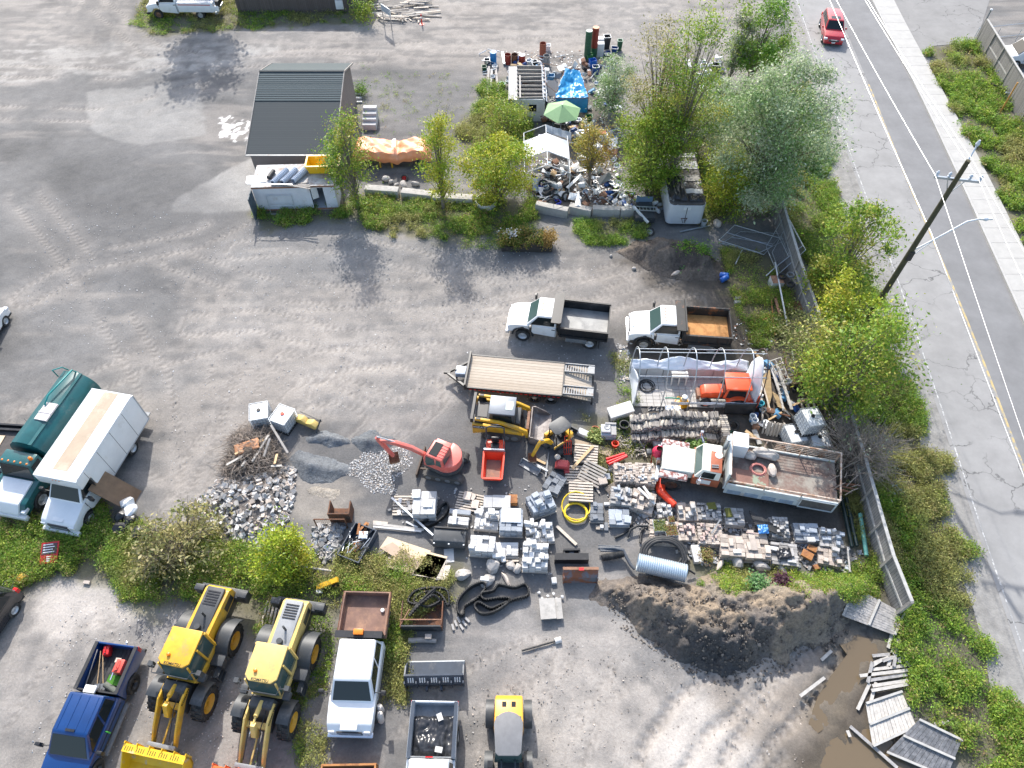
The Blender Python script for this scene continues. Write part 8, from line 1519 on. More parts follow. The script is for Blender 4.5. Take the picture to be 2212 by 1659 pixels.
for(yy,hh,ri)in rows:
 L=W1.x-W0.x;n_=int(L/.115)
 for i in range(n_):
  x=W0.x+i*.115;h_=hh*(.72+.28*math.sin(min(1,i/n_*2.4)*1.57))*(1-.12*math.sin(i*.23+ri))if ri<2 else hh*(.3+.7*math.sin(i/n_*3.1))
  if h_<.15:continue
  core.box(x,x+.112,yy-.17,yy+.17,0,h_-.16+q.uniform(-.03,.03))
  for l in range(2 if cnt<290 else 0):
   o=bpy.data.objects.new('firewood_log',q.choice(lm));C.objects.link(o);o.location=(x+q.uniform(-.02,.02),yy+q.uniform(-.07,.07),h_-.02-l*.12);o.rotation_euler=(q.gauss(0,.12),q.uniform(0,6),q.gauss(0,.16));cnt+=1
   tag(o,['split logs along the top of the back firewood row','split logs along the top of the middle firewood row','split logs along the top of the front firewood row'][ri],'firewood log',['back firewood row','middle firewood row','front firewood row'][ri])
E2_=MB()
for(yy,hh,ri)in rows:
 L=W1.x-W0.x
 for i in range(int(L/.115)):
  for l in range(int(hh*.8/.13)):
   x=W0.x+i*.115+q.uniform(-.03,.03);core.cur=q.choice((0,1,1,2));s=q.uniform(.035,.055);y2=yy-.17+q.uniform(-.06,.02);core.box(x-s,x+s,y2-.06,yy+.1,l*.13+.02,l*.13+.02+s*2)
core.mi=[1 if i<6*0 else m_ for i,m_ in enumerate(core.mi)]
for l in range(9):
 for j in range(11):y2=W1.y-1.15+j*.13;core.cur=q.choice((0,1,2));core.box(W1.x-.02+q.uniform(-.05,.02),W1.x+.38+q.uniform(-.04,.06),y2-.05,y2+.05,l*.115,l*.115+.1)
o=one(core,'firewood',fw,'rest of the split firewood in the rows and the cross-stacked end','firewood');o['kind']='stuff'
scatter('firewood','fallen splits and kindling left of the firewood rows','firewood',[(1345,930),(1380,900),(1400,945),(1400,985),(1360,985),(1330,960)],170,lambda mb,p,e,r:(setattr(mb,'cur',r.randint(0,2)),mb.bar(p+Vector((0,0,.05)),p+Vector((r.gauss(0,.18),r.gauss(0,.18),.05+abs(r.gauss(0,.1)))),.06)),fw,seed=14)
scatter('rubble','broken stones lying between the paver stacks','rubble',[(1310,1050),(1420,1060),(1560,1110),(1700,1150),(1860,1190),(1870,1240),(1700,1230),(1500,1220),(1400,1150),(1320,1120)],900,chunk(.03,.11,.06),[gr_s,conc_p,slate_],seed=21)
scatter('rubble','broken bits between the white stone pallets','rubble',[(860,1070),(1130,1040),(1200,1100),(1190,1250),(1000,1230),(1010,1150),(870,1130)],260,chunk(.02,.07,.02),[gr_s,bone,wood_p],seed=22)
#lumber and clutter by the right fence
lath=mat_strips('lattice',(.3,.2,.1),(.52,.38,.2),1,.09,.8,.3,.3,(.06,.05,.03),.2)
for f,p,q,w,z,m,nm,lab in[(Z5,(515,300),(610,600),.12,.5,bone,'white_beam','left rail of white timber by the shelter'),(Z5,(590,320),(745,790),.16,.9,wbl,'white_beam','thick white timber leading to the upper water tank'),(Z5,(560,380),(660,800),.12,.5,wbl,'white_beam','peeling white timber left of the thick one'),(Z5,(390,330),(520,800),.08,.5,wood_p,'plank','long thin plank right of the shelter'),(Z5,(355,190),(470,330),.18,.1,wood,'plank','orange plank at the corner of the shelter'),(Z5,(270,420),(330,560),.14,.5,wood,'plank','plank standing behind the curved tarp'),(Z5,(420,340),(440,900),.1,.3,wood_p,'plank','long pale plank beside the lattice panels'),(Z5,(660,170),(710,470),.05,.6,rust,'rusty_bar','thin rusty bar leaning in the clutter'),(Z5,(740,130),(770,320),.07,.8,steel,'steel_tube','short steel tube behind the aspen'),(Z5,(750,750),(930,670),.13,.6,wood,'plank','orange plank across the timber crate'),(Z5,(500,900),(640,820),.1,.4,wood,'plank','plank above the leaning pallets'),(Z4,(1090,1060),(1160,1160),.1,.3,wood_p,'plank','plank beside the firewood end'),(Z4,(1370,1010),(1480,1090),.2,.5,wood,'plank','wide tan plank behind the white cabinet'),(Z4,(1460,1000),(1520,1150),.28,.3,conc,'slab','grey slab behind the white cabinet'),(Z4,(1000,1220),(1000,1220.1),.1,0,wood,'x','x'),(Z(2700,700,1.94),(400,550),(490,1010),.09,.7,steel,'steel_pole','long galvanised pole lying along the fence clutter'),(Z(2700,700,1.94),(400,590),(335,650),.06,.5,steel,'steel_pole','short galvanised pole beside the rusty box'),(Z(2700,700,1.94),(400,810),(460,1000),.18,.25,rust_l,'rusty_beam','wide rusty beam left of the galvanised pole'),(Z(2700,700,1.94),(370,790),(400,1080),.05,.2,rust_o,'rusty_bar','orange rusty bar beside the weeds'),(Z(2700,700,1.94),(310,970),(385,940),.05,.3,rust_o,'rusty_bar','short rusty crossbar on the orange bar'),(Z(2700,700,1.94),(350,920),(390,1000),.05,.3,rust_o,'rusty_bar','slanted rusty bar on the orange bar'),(ZS6,(830,745),(1140,680),.09,.1,steel,'white_pole','pale pole lying in front of the semitrailer rear'),(ZS6,(1475,930),(1405,1080),.08,.3,steel,'steel_pole','steel pole under the mesh panels'),(ZS6,(1225,862),(1320,885),.06,.2,steel,'steel_pole','thin pole at the left corner of the mesh panels')]:
 if nm=='x':continue
 a,b=g(f,*p,z),g(f,*q,z*.8);L=(b-a).length;one(MB().bar((0,0,0),b-a,w,.06),nm,m,lab,nm.split('_')[-1],a)
for i,(qd,lab)in enumerate([([(440,450),(520,370),(540,640),(500,790)],'tan lattice panel nearest the shelter'),([(540,600),(600,640),(690,800),(600,760)],'lower lattice panel under the white timber')]):
 v=[g(Z5,*p,.4)for p in qd];c=sum(v,Vector())/4;one(MB().slab([p-c for p in v],.04),'lattice_panel',lath,lab,'panel',c)
t=thing('rack_frame','pale metal ladder rack behind the shelter timber','rack',g(Z5,630,370,.6));o0=g(Z5,630,370,.6);cs=[g(Z5,x,y,.7)-o0 for x,y in((515,290),(630,250),(710,470),(640,500))];mb=MB();[mb.bar(cs[i],cs[(i+1)%4],.05)for i in range(4)];[mb.bar(cs[0].lerp(cs[3],k/4),cs[1].lerp(cs[2],k/4),.035)for k in(1,2,3)];mb.bar(cs[0].lerp(cs[1],.5),cs[3].lerp(cs[2],.5),.03);mb.build('frame',wbl,t)
t=thing('timber_crate','open timber crate frame behind the water tanks','crate',g(Z5,900,790));mb=MB();[mb.bar((x,-.4,.3),(x,.5,.3),.1)for x in(-.35,0,.35)];mb.bar((-.5,.5,.3),(.5,.5,.3),.1);mb.build('frame',wood_p,t)
for i,x in enumerate((540,590)):pallet(['left of two pallets standing beside the water tanks','right of two pallets standing beside the water tanks'][i],g(Z5,x,1010+20*i,.1),R(80),None,'empty wooden pallets',(0,R(-65)))
boxo('red_box','dark red machine part in the clutter under the aspen','machine part',g(Z5,840,470,.3),.3,.7,.3,mat('dark_red',(.25,.02,.03),.5),.25,bev=.04)
boxo('trunk_lid','brown mossy board beside the dark red part','board',g(Z5,760,480,.3),.6,.8,.08,mat('brown_moss',(.15,.12,.06),.9),.15)
for i,(x,y,m,la)in enumerate([(700,520,plastic_w,'small white jug in the clutter'),(770,600,blackp,'black rubbish bag with a white jug'),(415,750,mat('turq',(.05,.4,.5),.4),'turquoise bucket behind the shelter corner'),(1440,0,None,'')][:3]):pot('jug',la,'container',g(Z5,x,y,.3),.12,.16,.3,m)
for i,(x,y)in enumerate([(1450,940),(1430,900)]):pot('plastic_jug',['clear plastic jug at the corner of the black tarp','upper plastic jug at the corner of the black tarp'][i],'jug',g(Z4,x,y,.2),.13,.16,.45,plastic_w)
def tyre(label,loc,rz=0,tilt=(0,0),r=.34,group=None,rim=None):
 t=thing('tyre',label,'tyre',loc,rz,group);MB().lathe([(r*.58,-.1),(r*.92,-.11),(r,-.06),(r,.06),(r*.92,.11),(r*.58,.1),(r*.58,-.1)],(0,0,.11),n=20).build('tread',rubber,t,smooth=40)
 if rim:MB().lathe([(0,.12),(r*.2,.13),(r*.3,.08),(r*.5,.12),(r*.6,.18)],n=18).build('rim',rim,t,smooth=40)
 t.rotation_euler=(tilt[0],tilt[1],rz);return t
tyre('black tyre under the black tarp beside the firewood',g(Z4,1240,960,.1),0,(.5,0));coil('green_hose','dark green hose behind the firewood end',g(Z4,1240,1080,.05),.3,.015,4,mat('hose_green',(.02,.12,.08),.5),jit=.3,seed=9)
ZR=Z(2700,700,1.94)
t=thing('open_cabinet','beige cabinet with a rusty lid beside the black coils','cabinet',g(ZR,405,740),.05);MB().box(-.42,.35,-.2,.55,0,.65).build('body',conc_l,t,bev=.03);MB().box(-.4,.33,-.18,.53,.65,.67).build('lid',rust_l,t)
for i,(x,y)in enumerate([(450,660),(510,650),(510,720)]):coil('black_coil',['left black hose coil on the beige cabinet','silver-black coil by the fence','lower black coil by the fence'][i],g(ZR,x,y,.65),.22,.04,4,[blackp,greysteel,blackp][i],jit=.1,seed=i)
pallet('pallet leaning at the fence beside the black coils',g(ZR,570,700,.4),R(95),(.7,.6,1),'empty wooden pallets',(0,.3))
boxo('metal_sheet','dark rusted metal sheets stacked by the fence','metal sheet',g(ZR,540,880,.1),1.3,.9,.12,rust,.1)
for i,(x,y)in enumerate([(1250,1190),(1255,1250)]):o=one(MB().lathe([(0,0),(.18,0),(.19,.1),(.19,.5),(.15,.55),(0,.56)],n=14),'blue_barrel',blue_pl,['upper blue barrel lying beside the soil mound','lower blue barrel lying beside the soil mound'][i],'barrel',g(ZS6,x,y,.18),0,None,smooth=40);o.rotation_euler=(R(70),0,1.0+i)
for i,(x,y)in enumerate([(130,820),(125,850)]):boxo('block',['upper of two concrete blocks in the weeds','lower of two concrete blocks in the weeds'][i],'block',g(ZR,x,y),.4,.22,.2,gr_s,.1)
def meshpanel(label,cor,z):
 v=[G(*p,zz)for p,zz in zip(cor,z)];c=sum(v,Vector())/4;v=[p-c for p in v];t=thing('mesh_fence_panel',label,'mesh panel',c);mb=MB();[mb.cyl(v[i],v[(i+1)%4],.025,n=8)for i in range(4)];mb.cyl(v[0].lerp(v[1],.5),v[3].lerp(v[2],.5),.02,n=6);mb.build('frame',steel,t);mb=MB()
 for k in range(1,24):mb.bar(v[0].lerp(v[1],k/24),v[3].lerp(v[2],k/24),.006).bar(v[0].lerp(v[3],k/24),v[1].lerp(v[2],k/24),.006)
 mb.build('mesh',greysteel,t)
meshpanel('mesh fence panel lying flat under the willow',[(1553,519),(1587,486),(1698,518),(1640,546)],(.35,.5,.5,.35));meshpanel('second mesh panel under the flat one',[(1560,525),(1600,500),(1690,505),(1650,550)][::-1],(.15,.2,.2,.15))
meshpanel('mesh fence panel leaning against the board fence',[(1655,533),(1697,462),(1734,531),(1674,578)],(.3,1.4,1.5,.2));meshpanel('rear mesh panel leaning against the board fence',[(1668,545),(1706,475),(1740,540),(1684,590)],(.2,1.3,1.4,.1))
#concrete blocks, orange tarp machine, white blocks
def cblock(label,a,b,h=.75,d=.7,group=None,m=conc):v=b-a;L=v.length;return one(MB().box(0,L,0,d,0,h),'concrete_block',m,label,'concrete block',a,math.atan2(v.y,v.x),group,bev=.02)
Z2=Z(840,0,1.728)
for i,(p,q)in enumerate([((915,1270),(1130,1285)),((1150,1290),(1345,1312)),((1355,1322),(1610,1335))]):cblock(['left concrete block behind the weeds near the shed','middle concrete block near the shed with a round hole shadow','right concrete block behind the slim yellowing poplar'][i],g(Z2,*p),g(Z2,*q),.6,.6)
for i,(p,q)in enumerate([((845,545),(1175,612)),((1190,560),(1415,612)),((1440,590),(1720,600)),((1728,602),(1925,595))]):cblock(['tilted concrete wall block left of the scrap','concrete wall block turned outward','concrete wall block in front of the white scrap','rightmost concrete wall block of the scrap wall'][i],g(ZS5,*p),g(ZS5,*q),.7,.5)
pot('concrete_ring','concrete ring planter under the round yellow-green bush','planter',g(ZS5,340,480),.72,.74,.6,conc_l)
c=g(Z2,945,845);t=thing('block_stack','stair-like stack of white concrete blocks behind the orange tarp','block stack',c,0)
for k in range(4):MB().box(-.55,.55,k*.45,k*.45+.42,0,.5+.22*k).build('block',bone,t,bev=.02)
for i in range(4):boxo('concrete_beam','pale beams lying along the right wall of the shed','beam',g(Z2,850+4*i,590+i*26),.9,.16,.16,bone,0,'beams beside the shed')
A_,B2=g(Z2,815,1010,1.2),g(Z2,1340,990,1.2);tl=(B2-A_).length
T2=thing('tarped_machine','machine under an orange tarp with yellow legs showing','machine',((A_.x+B2.x)/2,(A_.y+B2.y)/2+.9,0),0);ot=mat('orange_tarp',(.88,.34,.16),.5,var=.12,scale=2,col2=(.85,.5,.36),lo=.5,hi=.8,bump=.6,bscale=3)
def tarpf(u,v):
 x=(u-.5)*tl;y=(v-.5)*2.1;e=max(abs(u-.5),abs(v-.5))*2;w=1.4+.12*math.sin(u*9)+.05*math.sin(u*31+v*9+6*nn(u,v,3))+.12*nn(u*4,v*2,5)-.2*math.exp(-((u-.58)/.04)**2);return(x*(1-.04*nn(u,v*3,6)),y+.15*nn(u*4,v,7),w-(.75*max(0,e-.84)/.16))
MB().grid(tarpf,60,26).build('tarp',ot,T2,smooth=60,solid=.02)
MB().box(-tl/2+.3,tl/2-.4,-.8,.8,.45,.95).build('body',m_slate,T2);[MB().box(x-.06,x+.06,-.95,-.83,0,.9).build('leg',yellow,T2)for x in(-.9,0,tl/2-.5)]
boxo('white_strip','white label strip folded in the orange tarp','strip',(T2.location.x+.25,T2.location.y-.1,1.62),.22,1.0,.03,white,.03)
tyre('red-rimmed wheel on the ground under the orange tarp',g(Z2,1170,1160),0,(.6,0),.3,None,redp)
for i,(x,y,s)in enumerate([(1045,1160,.4),(1080,1180,.28),(1165,1195,.42),(1240,1190,.35),(1120,1195,.25)]):stone('rock',['grey rock below the orange tarp, left of the row','second rock below the orange tarp','angular rock next to the red wheel','rock right of the red wheel','small rock before the angular one'][i],'rock',g(Z2,x,y,.15),(s,s*.7,s*.6),rock,90+i,i)
#scrap heap
def drum(label,loc,h=.88,r=.29,m=rust,lid=None,group=None,openm=None,tilt=None,rz=0):
 t=thing('drum',label,'drum',loc,rz,group);pr=[(0,0),(r,0),(r,h*.33),(r+.012,h*.34),(r,h*.35),(r,h*.66),(r+.012,h*.67),(r,h*.68),(r,h)]+([(r-.02,h),(r-.02,.1),(0,.1)]if openm else[(0,h-.02)])
 MB().lathe(pr,n=20).build('shell',m,t,smooth=40)
 if lid:MB().lathe([(0,h+.01),(r*.95,h+.012),(r*1.02,h-.01)],n=20).build('lid',lid,t)
 if tilt:t.rotation_euler=(tilt[0],tilt[1],rz)
 return t
gdr,rdr=mat('green_drum',(.02,.1,.05),.5,var=.2),mat('red_drum',(.28,.035,.02),.55,var=.25,col2=(.15,.06,.04),lo=.55,hi=.7)
b1,b2=g(ZS4,140,345),g(ZS4,208,310)
for k in range(3):drum(['lowest green drum of the tall green column','middle green drum of the tall green column','top green drum with a pale lid'][k],(b1.x,b1.y,.89*k),m=gdr,lid=mat('pale_lid',(.5,.6,.5),.5)if k==2 else None);drum(['lowest drum of the red column, dark green','middle red drum of the red column','top red drum with an orange lid'][k],(b2.x,b2.y,.89*k),m=gdr if k==0 else rdr,lid=mat('orange_lid',(.75,.3,.14),.5)if k==2 else None)
for x,y,kw,la in[(415,375,dict(m=mat('sky_blue',(.01,.2,.5),.4),lid=None,h=1.0),'tall bright blue drum at the left edge of the scrap'),(565,385,dict(m=rdr,openm=1),'open dark red drum in the row above the roofless shack'),(635,385,dict(m=rust,openm=1),'open brown drum beside the dark red one'),(712,390,dict(m=rdr,lid=white),'red drum with a white lid'),(965,395,dict(m=greysteel,openm=1),'open grey drum right of the roofless shack'),(885,960,dict(m=gdr,lid=MATS['orange_lid'],h=1.2),'green drum with an orange lid beside the green parasol'),(925,315,dict(m=mat('rust_red',(.3,.09,.05),.8),h=1.3,openm=1),'tall rusty container beside a white box'),(865,600,dict(m=greysteel,openm=1),'x')]:
 if la!='x':drum(la,g(ZS,x,y),**kw)
drum('tall grey drum standing on a pallet',g(ZS4,385,1000,.15),m=greysteel,h=1.15,openm=1);pallet('pallet under the tall grey drum',g(ZS4,385,1020),.05,(.8,.8,1),'pallets in the scrap');drum('open grey drum under the canopy frame',g(ZS,865,590),m=mat('pale_drum',(.4,.38,.4),.5),openm=1)
def bin_(label,loc,m,sx=.3,sy=.24,h=.5,rz=0,rimm=None,tilt=None,cat='bin'):
 t=thing('plastic_bin',label,cat,loc,rz);MB().add([(-sx*.8,-sy*.8,0),(sx*.8,-sy*.8,0),(sx*.8,sy*.8,0),(-sx*.8,sy*.8,0),(-sx,-sy,h),(sx,-sy,h),(sx,sy,h),(-sx,sy,h)],[(3,2,1,0),(0,1,5,4),(1,2,6,5),(2,3,7,6),(3,0,4,7)]).build('body',m,t,solid=.02)
 mb=MB();[mb.bar(p,q,.04)for p,q in(((-sx,-sy,h),(sx,-sy,h)),((sx,-sy,h),(sx,sy,h)),((sx,sy,h),(-sx,sy,h)),((-sx,sy,h),(-sx,-sy,h)))];mb.build('rim',rimm or m,t)
 if tilt:t.rotation_euler=(tilt[0],tilt[1],rz)
 return t
db=mat('navy_plastic',(.01,.06,.22),.4);kg=mat('bin_green',(.02,.2,.06),.4);pblue=mat('pale_blue_plastic',(.12,.3,.5),.4)
for f,x,y,m,sx,sy,h,rz,rm,la in[(ZS,350,395,blackp,.24,.24,.5,0,plastic_w,'black bin left of the blue drum'),(ZS,320,450,gdr,.2,.22,.35,.1,None,'small green crate below the black bin'),(ZS,430,440,plastic_w,.2,.2,.3,.1,None,'white box at the end of the long beams'),(ZS,790,390,plastic_w,.28,.22,.35,.4,None,'tilted white basket above the shack'),(ZS,840,390,blackp,.26,.2,.3,.3,plastic_w,'black crate above the shack'),(ZS,978,245,white,.22,.25,.5,0,None,'white box beside the tall rusty container'),(ZS,1010,560,pblue,.3,.26,.5,-.1,None,'pale blue bin under the canopy frame'),(ZS5,915,315,mat('vivid_blue',(.01,.05,.6),.4),.3,.18,.25,-.2,None,'vivid blue tray on the scrap'),(ZS5,1070,460,mat('vivid_blue',0),.28,.2,.25,.5,None,'vivid blue crate beside the small tyre'),(ZS,1405,970,kg,.24,.26,.4,0,None,'green crate right of the green parasol'),(ZS,1515,1500,plastic_w,.26,.22,.7,.1,None,'white broken bin on the scrap path'),(ZS4,340,220,blackp,.3,.3,1.1,.1,plastic_w,'black wire cage bin behind the white machines'),(ZS4,475,240,gdr,.22,.22,.9,0,mat('pale_green',(.4,.55,.42),.5),'tall green bin right of the blue crates'),(ZS4,345,300,db,.38,.2,.3,.3,None,'long navy crate in front of the cage bin'),(ZS4,425,260,db,.3,.25,.4,-.1,plastic_w,'navy crate with a pale rim'),(ZS4,360,320,blackp,.28,.18,.3,0,plastic_w,'black crate in front of the navy ones'),(ZS4,195,420,mat('bright_blue',(.02,.15,.55),.4),.3,.25,.7,.3,None,'bright blue bin in the bin stack'),(ZS4,225,500,db,.28,.24,.8,.1,plastic_w,'navy bin with a white rim lowest in the stack'),(ZS4,160,350,kg,.3,.26,.6,.6,None,'green bin at the foot of the drum columns'),(ZS4,375,790,db,.28,.28,.6,0,None,'dark blue bin below the blue chest'),(ZS4,1455,500,blackp,.32,.3,1.0,-.1,plastic_w,'tall black bin beside the air conditioners'),(ZS4,1500,690,blackp,.3,.25,.8,-.2,greysteel,'black bin with a grey top below the air conditioners'),(ZS4,1130,470,greysteel,.22,.2,.5,0,None,'grey bin left of the air conditioners'),(ZS4,165,940,kg,.26,.28,.4,0,None,'second green crate beside the path')][:-1]:
 bin_(la,g(f,x,y),m,sx,sy,h,rz,rm)
boxo('chest','navy chest under a crumpled pale sheet','chest',g(ZS4,400,720),1.0,.7,.75,db,0,bev=.04);sheet('pale blue sheet on the navy chest',g(ZS4,400,640,.78),.5,.35,.15,mat('pale_sheet',(.55,.65,.75),.5),21,'sheet','sheet',n=16)
boxo('freezer','white freezer with a brown top on the scrap path','freezer',g(ZS4,308,1210),.62,.5,.85,white_old,.05,bev=.03);boxo('brown_board','brown board on top of the white freezer','board',g(ZS4,300,1100,.87),.6,.48,.04,terra,.05)
for i,(x,y)in enumerate([(275,300),(270,260)]):boxo('washing_machine',['white washing machine beside the red drum column','white washing machine behind the first'][i],'washing machine',g(ZS4,x,y),.6,.55,1.2+.1*i,white_old,0,bev=.04)
def ac(label,loc,rz=0,tilt=0):
 t=thing('air_conditioner',label,'air conditioner',loc,rz,'old air conditioners');MB().box(-.36,.36,-.33,.33,0,.5).build('case',plastic_w,t,bev=.05);MB().lathe([(.0,.02),(.07,.02),(.08,.01),(.2,.005),(.26,.02),(.28,0)],(0,0,.5),n=20).build('fan_grille',m_slate,t,smooth=30);t.rotation_euler=(tilt,0,rz);return t
for i,(x,y)in enumerate([(1320,400),(1350,450),(1385,510),(1310,535),(1400,430),(1245,590)]):ac(['topmost old air conditioner in the cluster','second air conditioner from the top','air conditioner at the lower right of the cluster','air conditioner at the lower left of the cluster','small air conditioner beside the black bin','air conditioner half under the silvery willow'][i],g(ZS4,x,y),.1*i-.2,-.25)
P4=[g(ZS,x,y,2.0)for x,y in((560,400),(945,400),(945,750),(640,750))];x0,x1,y1,y0=P4[0].x+.1,P4[1].x,P4[0].y,P4[2].y
t=thing('roofless_shack','roofless grey shack with bare rafters and a pale front wall','shack',(x0,y0,0));LW,LD=x1-x0,y1-y0;gw=mat_strips('shack_boards',(.33,.32,.31),(.55,.53,.51),0,.2,.85,.3,.05)
MB().box(.3,LW,0,.08,0,1.95).build('front_wall',white_old,t);MB().box(LW*.55,LW*.75,-.02,0,.9,1.5).build('window',glass,t);MB().box(0,.08,0,LD,0,1.95).box(.08,.75,.1,LD,1.9,1.95).build('side_wall',gw,t);MB().box(0,LW,LD-.08,LD,0,1.95).build('back_wall',gw,t);MB().box(LW-.08,LW,0,LD,0,1.95).build('side_wall',gw,t)
for k in range(9):y=.15+k*(LD-.3)/8;MB().bar((.7,y,2.0),(LW,y+random.uniform(-.12,.12),2.0),.07,.14).build('rafter',wood_g,t)
MB().bar((.95,0,2.1),(.95,LD*.65,2.1),.12,.06).build('plank',wbl,t);MB().grid(lambda u,v:(LW-.25+.35*v+.1*nn(u*5,v,3),LD*u,2.1-.35*v+.15*nn(u*4,v*2,4)),20,5).build('torn_sheet',tarp_w,t,solid=.02)
for i,(p,q)in enumerate([((370,420),(350,700)),((400,450),(385,640)),((440,440),(465,680)),((510,270),(530,390))]):a,b=g(ZS,*p,.15),g(ZS,*q,.15);one(MB().bar((0,0,0),b-a,.2,.2),'beam',[wood_g,wbl,wood_g,steel][i],['leftmost long beam beside the shack','whitish beam between the two long grey ones','third long beam beside the shack','short upright steel channel behind the red drum'][i],'beam',a)
pot('green_basin','round green basin among the weeds left of the shack','basin',g(ZS,505,610),.2,.26,.2,mat('sea_green',(.1,.4,.28),.4));corr=mat_strips('corrugated_sheet',(.16,.17,.18),(.3,.31,.32),0,.09,.6,.2,.3,(.08,.08,.09))
v=[g(ZS,x,y,z)for x,y,z in((960,720,.6),(1085,720,.6),(1085,560,1.2),(975,560,1.2))];c=sum(v,Vector())/4;one(MB().slab([p-c for p in v],.04),'corrugated_sheet',corr,'grey corrugated sheet right of the shack','metal sheet',c)
boxo('white_cabinet','white cabinet above the corrugated sheet','cabinet',g(ZS,965,540),.4,.4,.9,white_old)
tp=lambda x,y,z:g(ZS,x,y,z);o0=g(ZS,1220,780);t=thing('blue_tarp_tent','bright blue tarp sagging over a pole frame','tarp tent',o0);bt=mat('blue_tarp',(.02,.3,.6),.35,var=.2,scale=2,bump=.5,bscale=4)
c4_=[tp(1160,440,2.1),tp(1310,440,2.1),tp(1400,740,1.5),tp(1050,740,1.5)]
def tent(u,v):p=c4_[0].lerp(c4_[1],u).lerp(c4_[3].lerp(c4_[2],u),v)-o0;return(p.x+.15*nn(u*4,v*3,2),p.y,p.z-.35*math.sin(math.pi*u)*math.sin(math.pi*v)+.06*math.sin(u*14+8*nn(u,v*2,8))*(.4+v)+.2*nn(u*2,v*2,9))
MB().grid(tent,40,40).build('tarp',bt,t,smooth=60,solid=.02);MB().grid(lambda u,v:tuple((c4_[3].lerp(c4_[2],u)-o0)+Vector((0,.05*nn(u*6,v,3)-.1*v,-1.25*v))),24,5).build('front_flap',bt,t,smooth=60)
mb=MB();[mb.cyl(p-o0,(p.x-o0.x,p.y-o0.y,0),.025,n=6)for p in c4_];[mb.cyl(c4_[i]-o0,c4_[(i+1)%4]-o0,.025,n=6)for i in range(4)];a_,b_=tp(930,380,2.0)-o0,tp(1310,450,2.1)-o0;mb.cyl(a_,b_,.02,n=6).cyl(a_,tp(960,600,2.0)-o0,.02,n=6).cyl(tp(960,600,2.0)-o0,tp(1080,690,1.6)-o0,.02,n=6).cyl(tp(1340,530,1.6)-o0,tp(1410,740,1.4)-o0,.03,n=6);mb.build('pole_frame',rust_l,t)
sheet('black tarp hanging between the shack and the green parasol',g(ZS,980,800,1.3),.7,.4,.5,mat('grey_green_tarp',(.04,.05,.045),.5),23,'dark_tarp','tarp',n=20)
c=g(ZS,1130,870,2.1);t=thing('parasol','pale green parasol tilted over the scrap','parasol',(c.x,c.y,0),.3);mb=MB();n_=6;tip=Vector((0,.1,2.55));ring=[Vector((1.55*math.cos(2*math.pi*k/n_),1.4*math.sin(2*math.pi*k/n_),2.0+.15*math.sin(2*math.pi*k/n_)))for k in range(n_)]
V=[tip]+ring;F=[(0,1+k,1+(k+1)%n_)for k in range(n_)];mb.add(V,F);mb.build('canopy',mat('parasol_green',(.25,.42,.2),.7,var=.1),t,solid=.015);MB().cyl((0,.1,0),(0,.1,2.6),.03).build('pole',steel,t)
o0=g(ZS,955,1540);t=thing('canopy_tent','white canopy roof half covering a gabled pole frame','canopy',o0,0)
ya=[g(ZS,975,1012,2.75).y,g(ZS,972,1100,2.75).y,g(ZS,955,1290,2.7).y,g(ZS,950,1440,2.65).y];hw=1.65;xc=0
gab=[[Vector((xc-hw,y-o0.y,2.0)),Vector((xc,y-o0.y,2.7)),Vector((xc+hw,y-o0.y,2.0))]for y in ya]
mb=MB();[mb.cyl(a[i],a[i+1],.03,n=6)for a in gab for i in(0,1)];[mb.cyl(gab[0][k],gab[3][k],.03,n=6)for k in range(3)];[mb.cyl(a[k],(a[k].x,a[k].y,0),.03,n=6)for a in(gab[0],gab[2],gab[3])for k in(0,2)];mb.build('pole_frame',white,t)
for s in(0,2):MB().grid(lambda u,v:tuple(gab[1][1].lerp(gab[1][s],u).lerp(gab[2][1].lerp(gab[2][s],u),v)+Vector((0,0,.04-.22*math.sin(math.pi*v)*u+.05*nn(u*3,v*4,s)))),10,14).build('roof_sheet',tarp_w,t,smooth=60)
MB().grid(lambda u,v:tuple(gab[1][2].lerp(gab[2][2],u)+Vector((.05,0,-1.2*v))),8,3).build('side_flap',tarp_w,t,smooth=60);MB().grid(lambda u,v:tuple(gab[0][1].lerp(gab[0][2]+Vector((.3,0,0)),u)+Vector((0,-.5*v-.1,.1-.3*v+.15*nn(u*5,v,2)))),14,4).build('torn_corner',mat_strips('striped_tarp',(.3,.34,.38),(.6,.63,.66),0,.12,.6),t,smooth=60)
q=random.Random(33);Pn=W2([(1138,400),(1150,330),(1240,330),(1300,360),(1370,420),(1440,455),(1400,475),(1300,455),(1160,450)])
kinds=[('sheet_metal','bent pale metal panels in the scrap heap','metal panel','metal panels in the scrap heap',[white_old,steel,plastic_w,greysteel]),('scrap_pot','round metal pots and tins in the scrap heap','pot','pots in the scrap heap',[chrome,steel,plastic_w]),('scrap_box','small boxes and cases in the scrap heap','box','boxes in the scrap heap',[pblue,rust_l,blackp,plastic_w,db,wood]),('scrap_tube','metal tubes and bars in the scrap heap','tube','tubes in the scrap heap',[steel,rust,chrome,white_old]),('scrap_bag','crumpled pale bags in the scrap heap','bag','bags in the scrap heap',[tarp_w,greysteel,plastic_w])]
protos={}
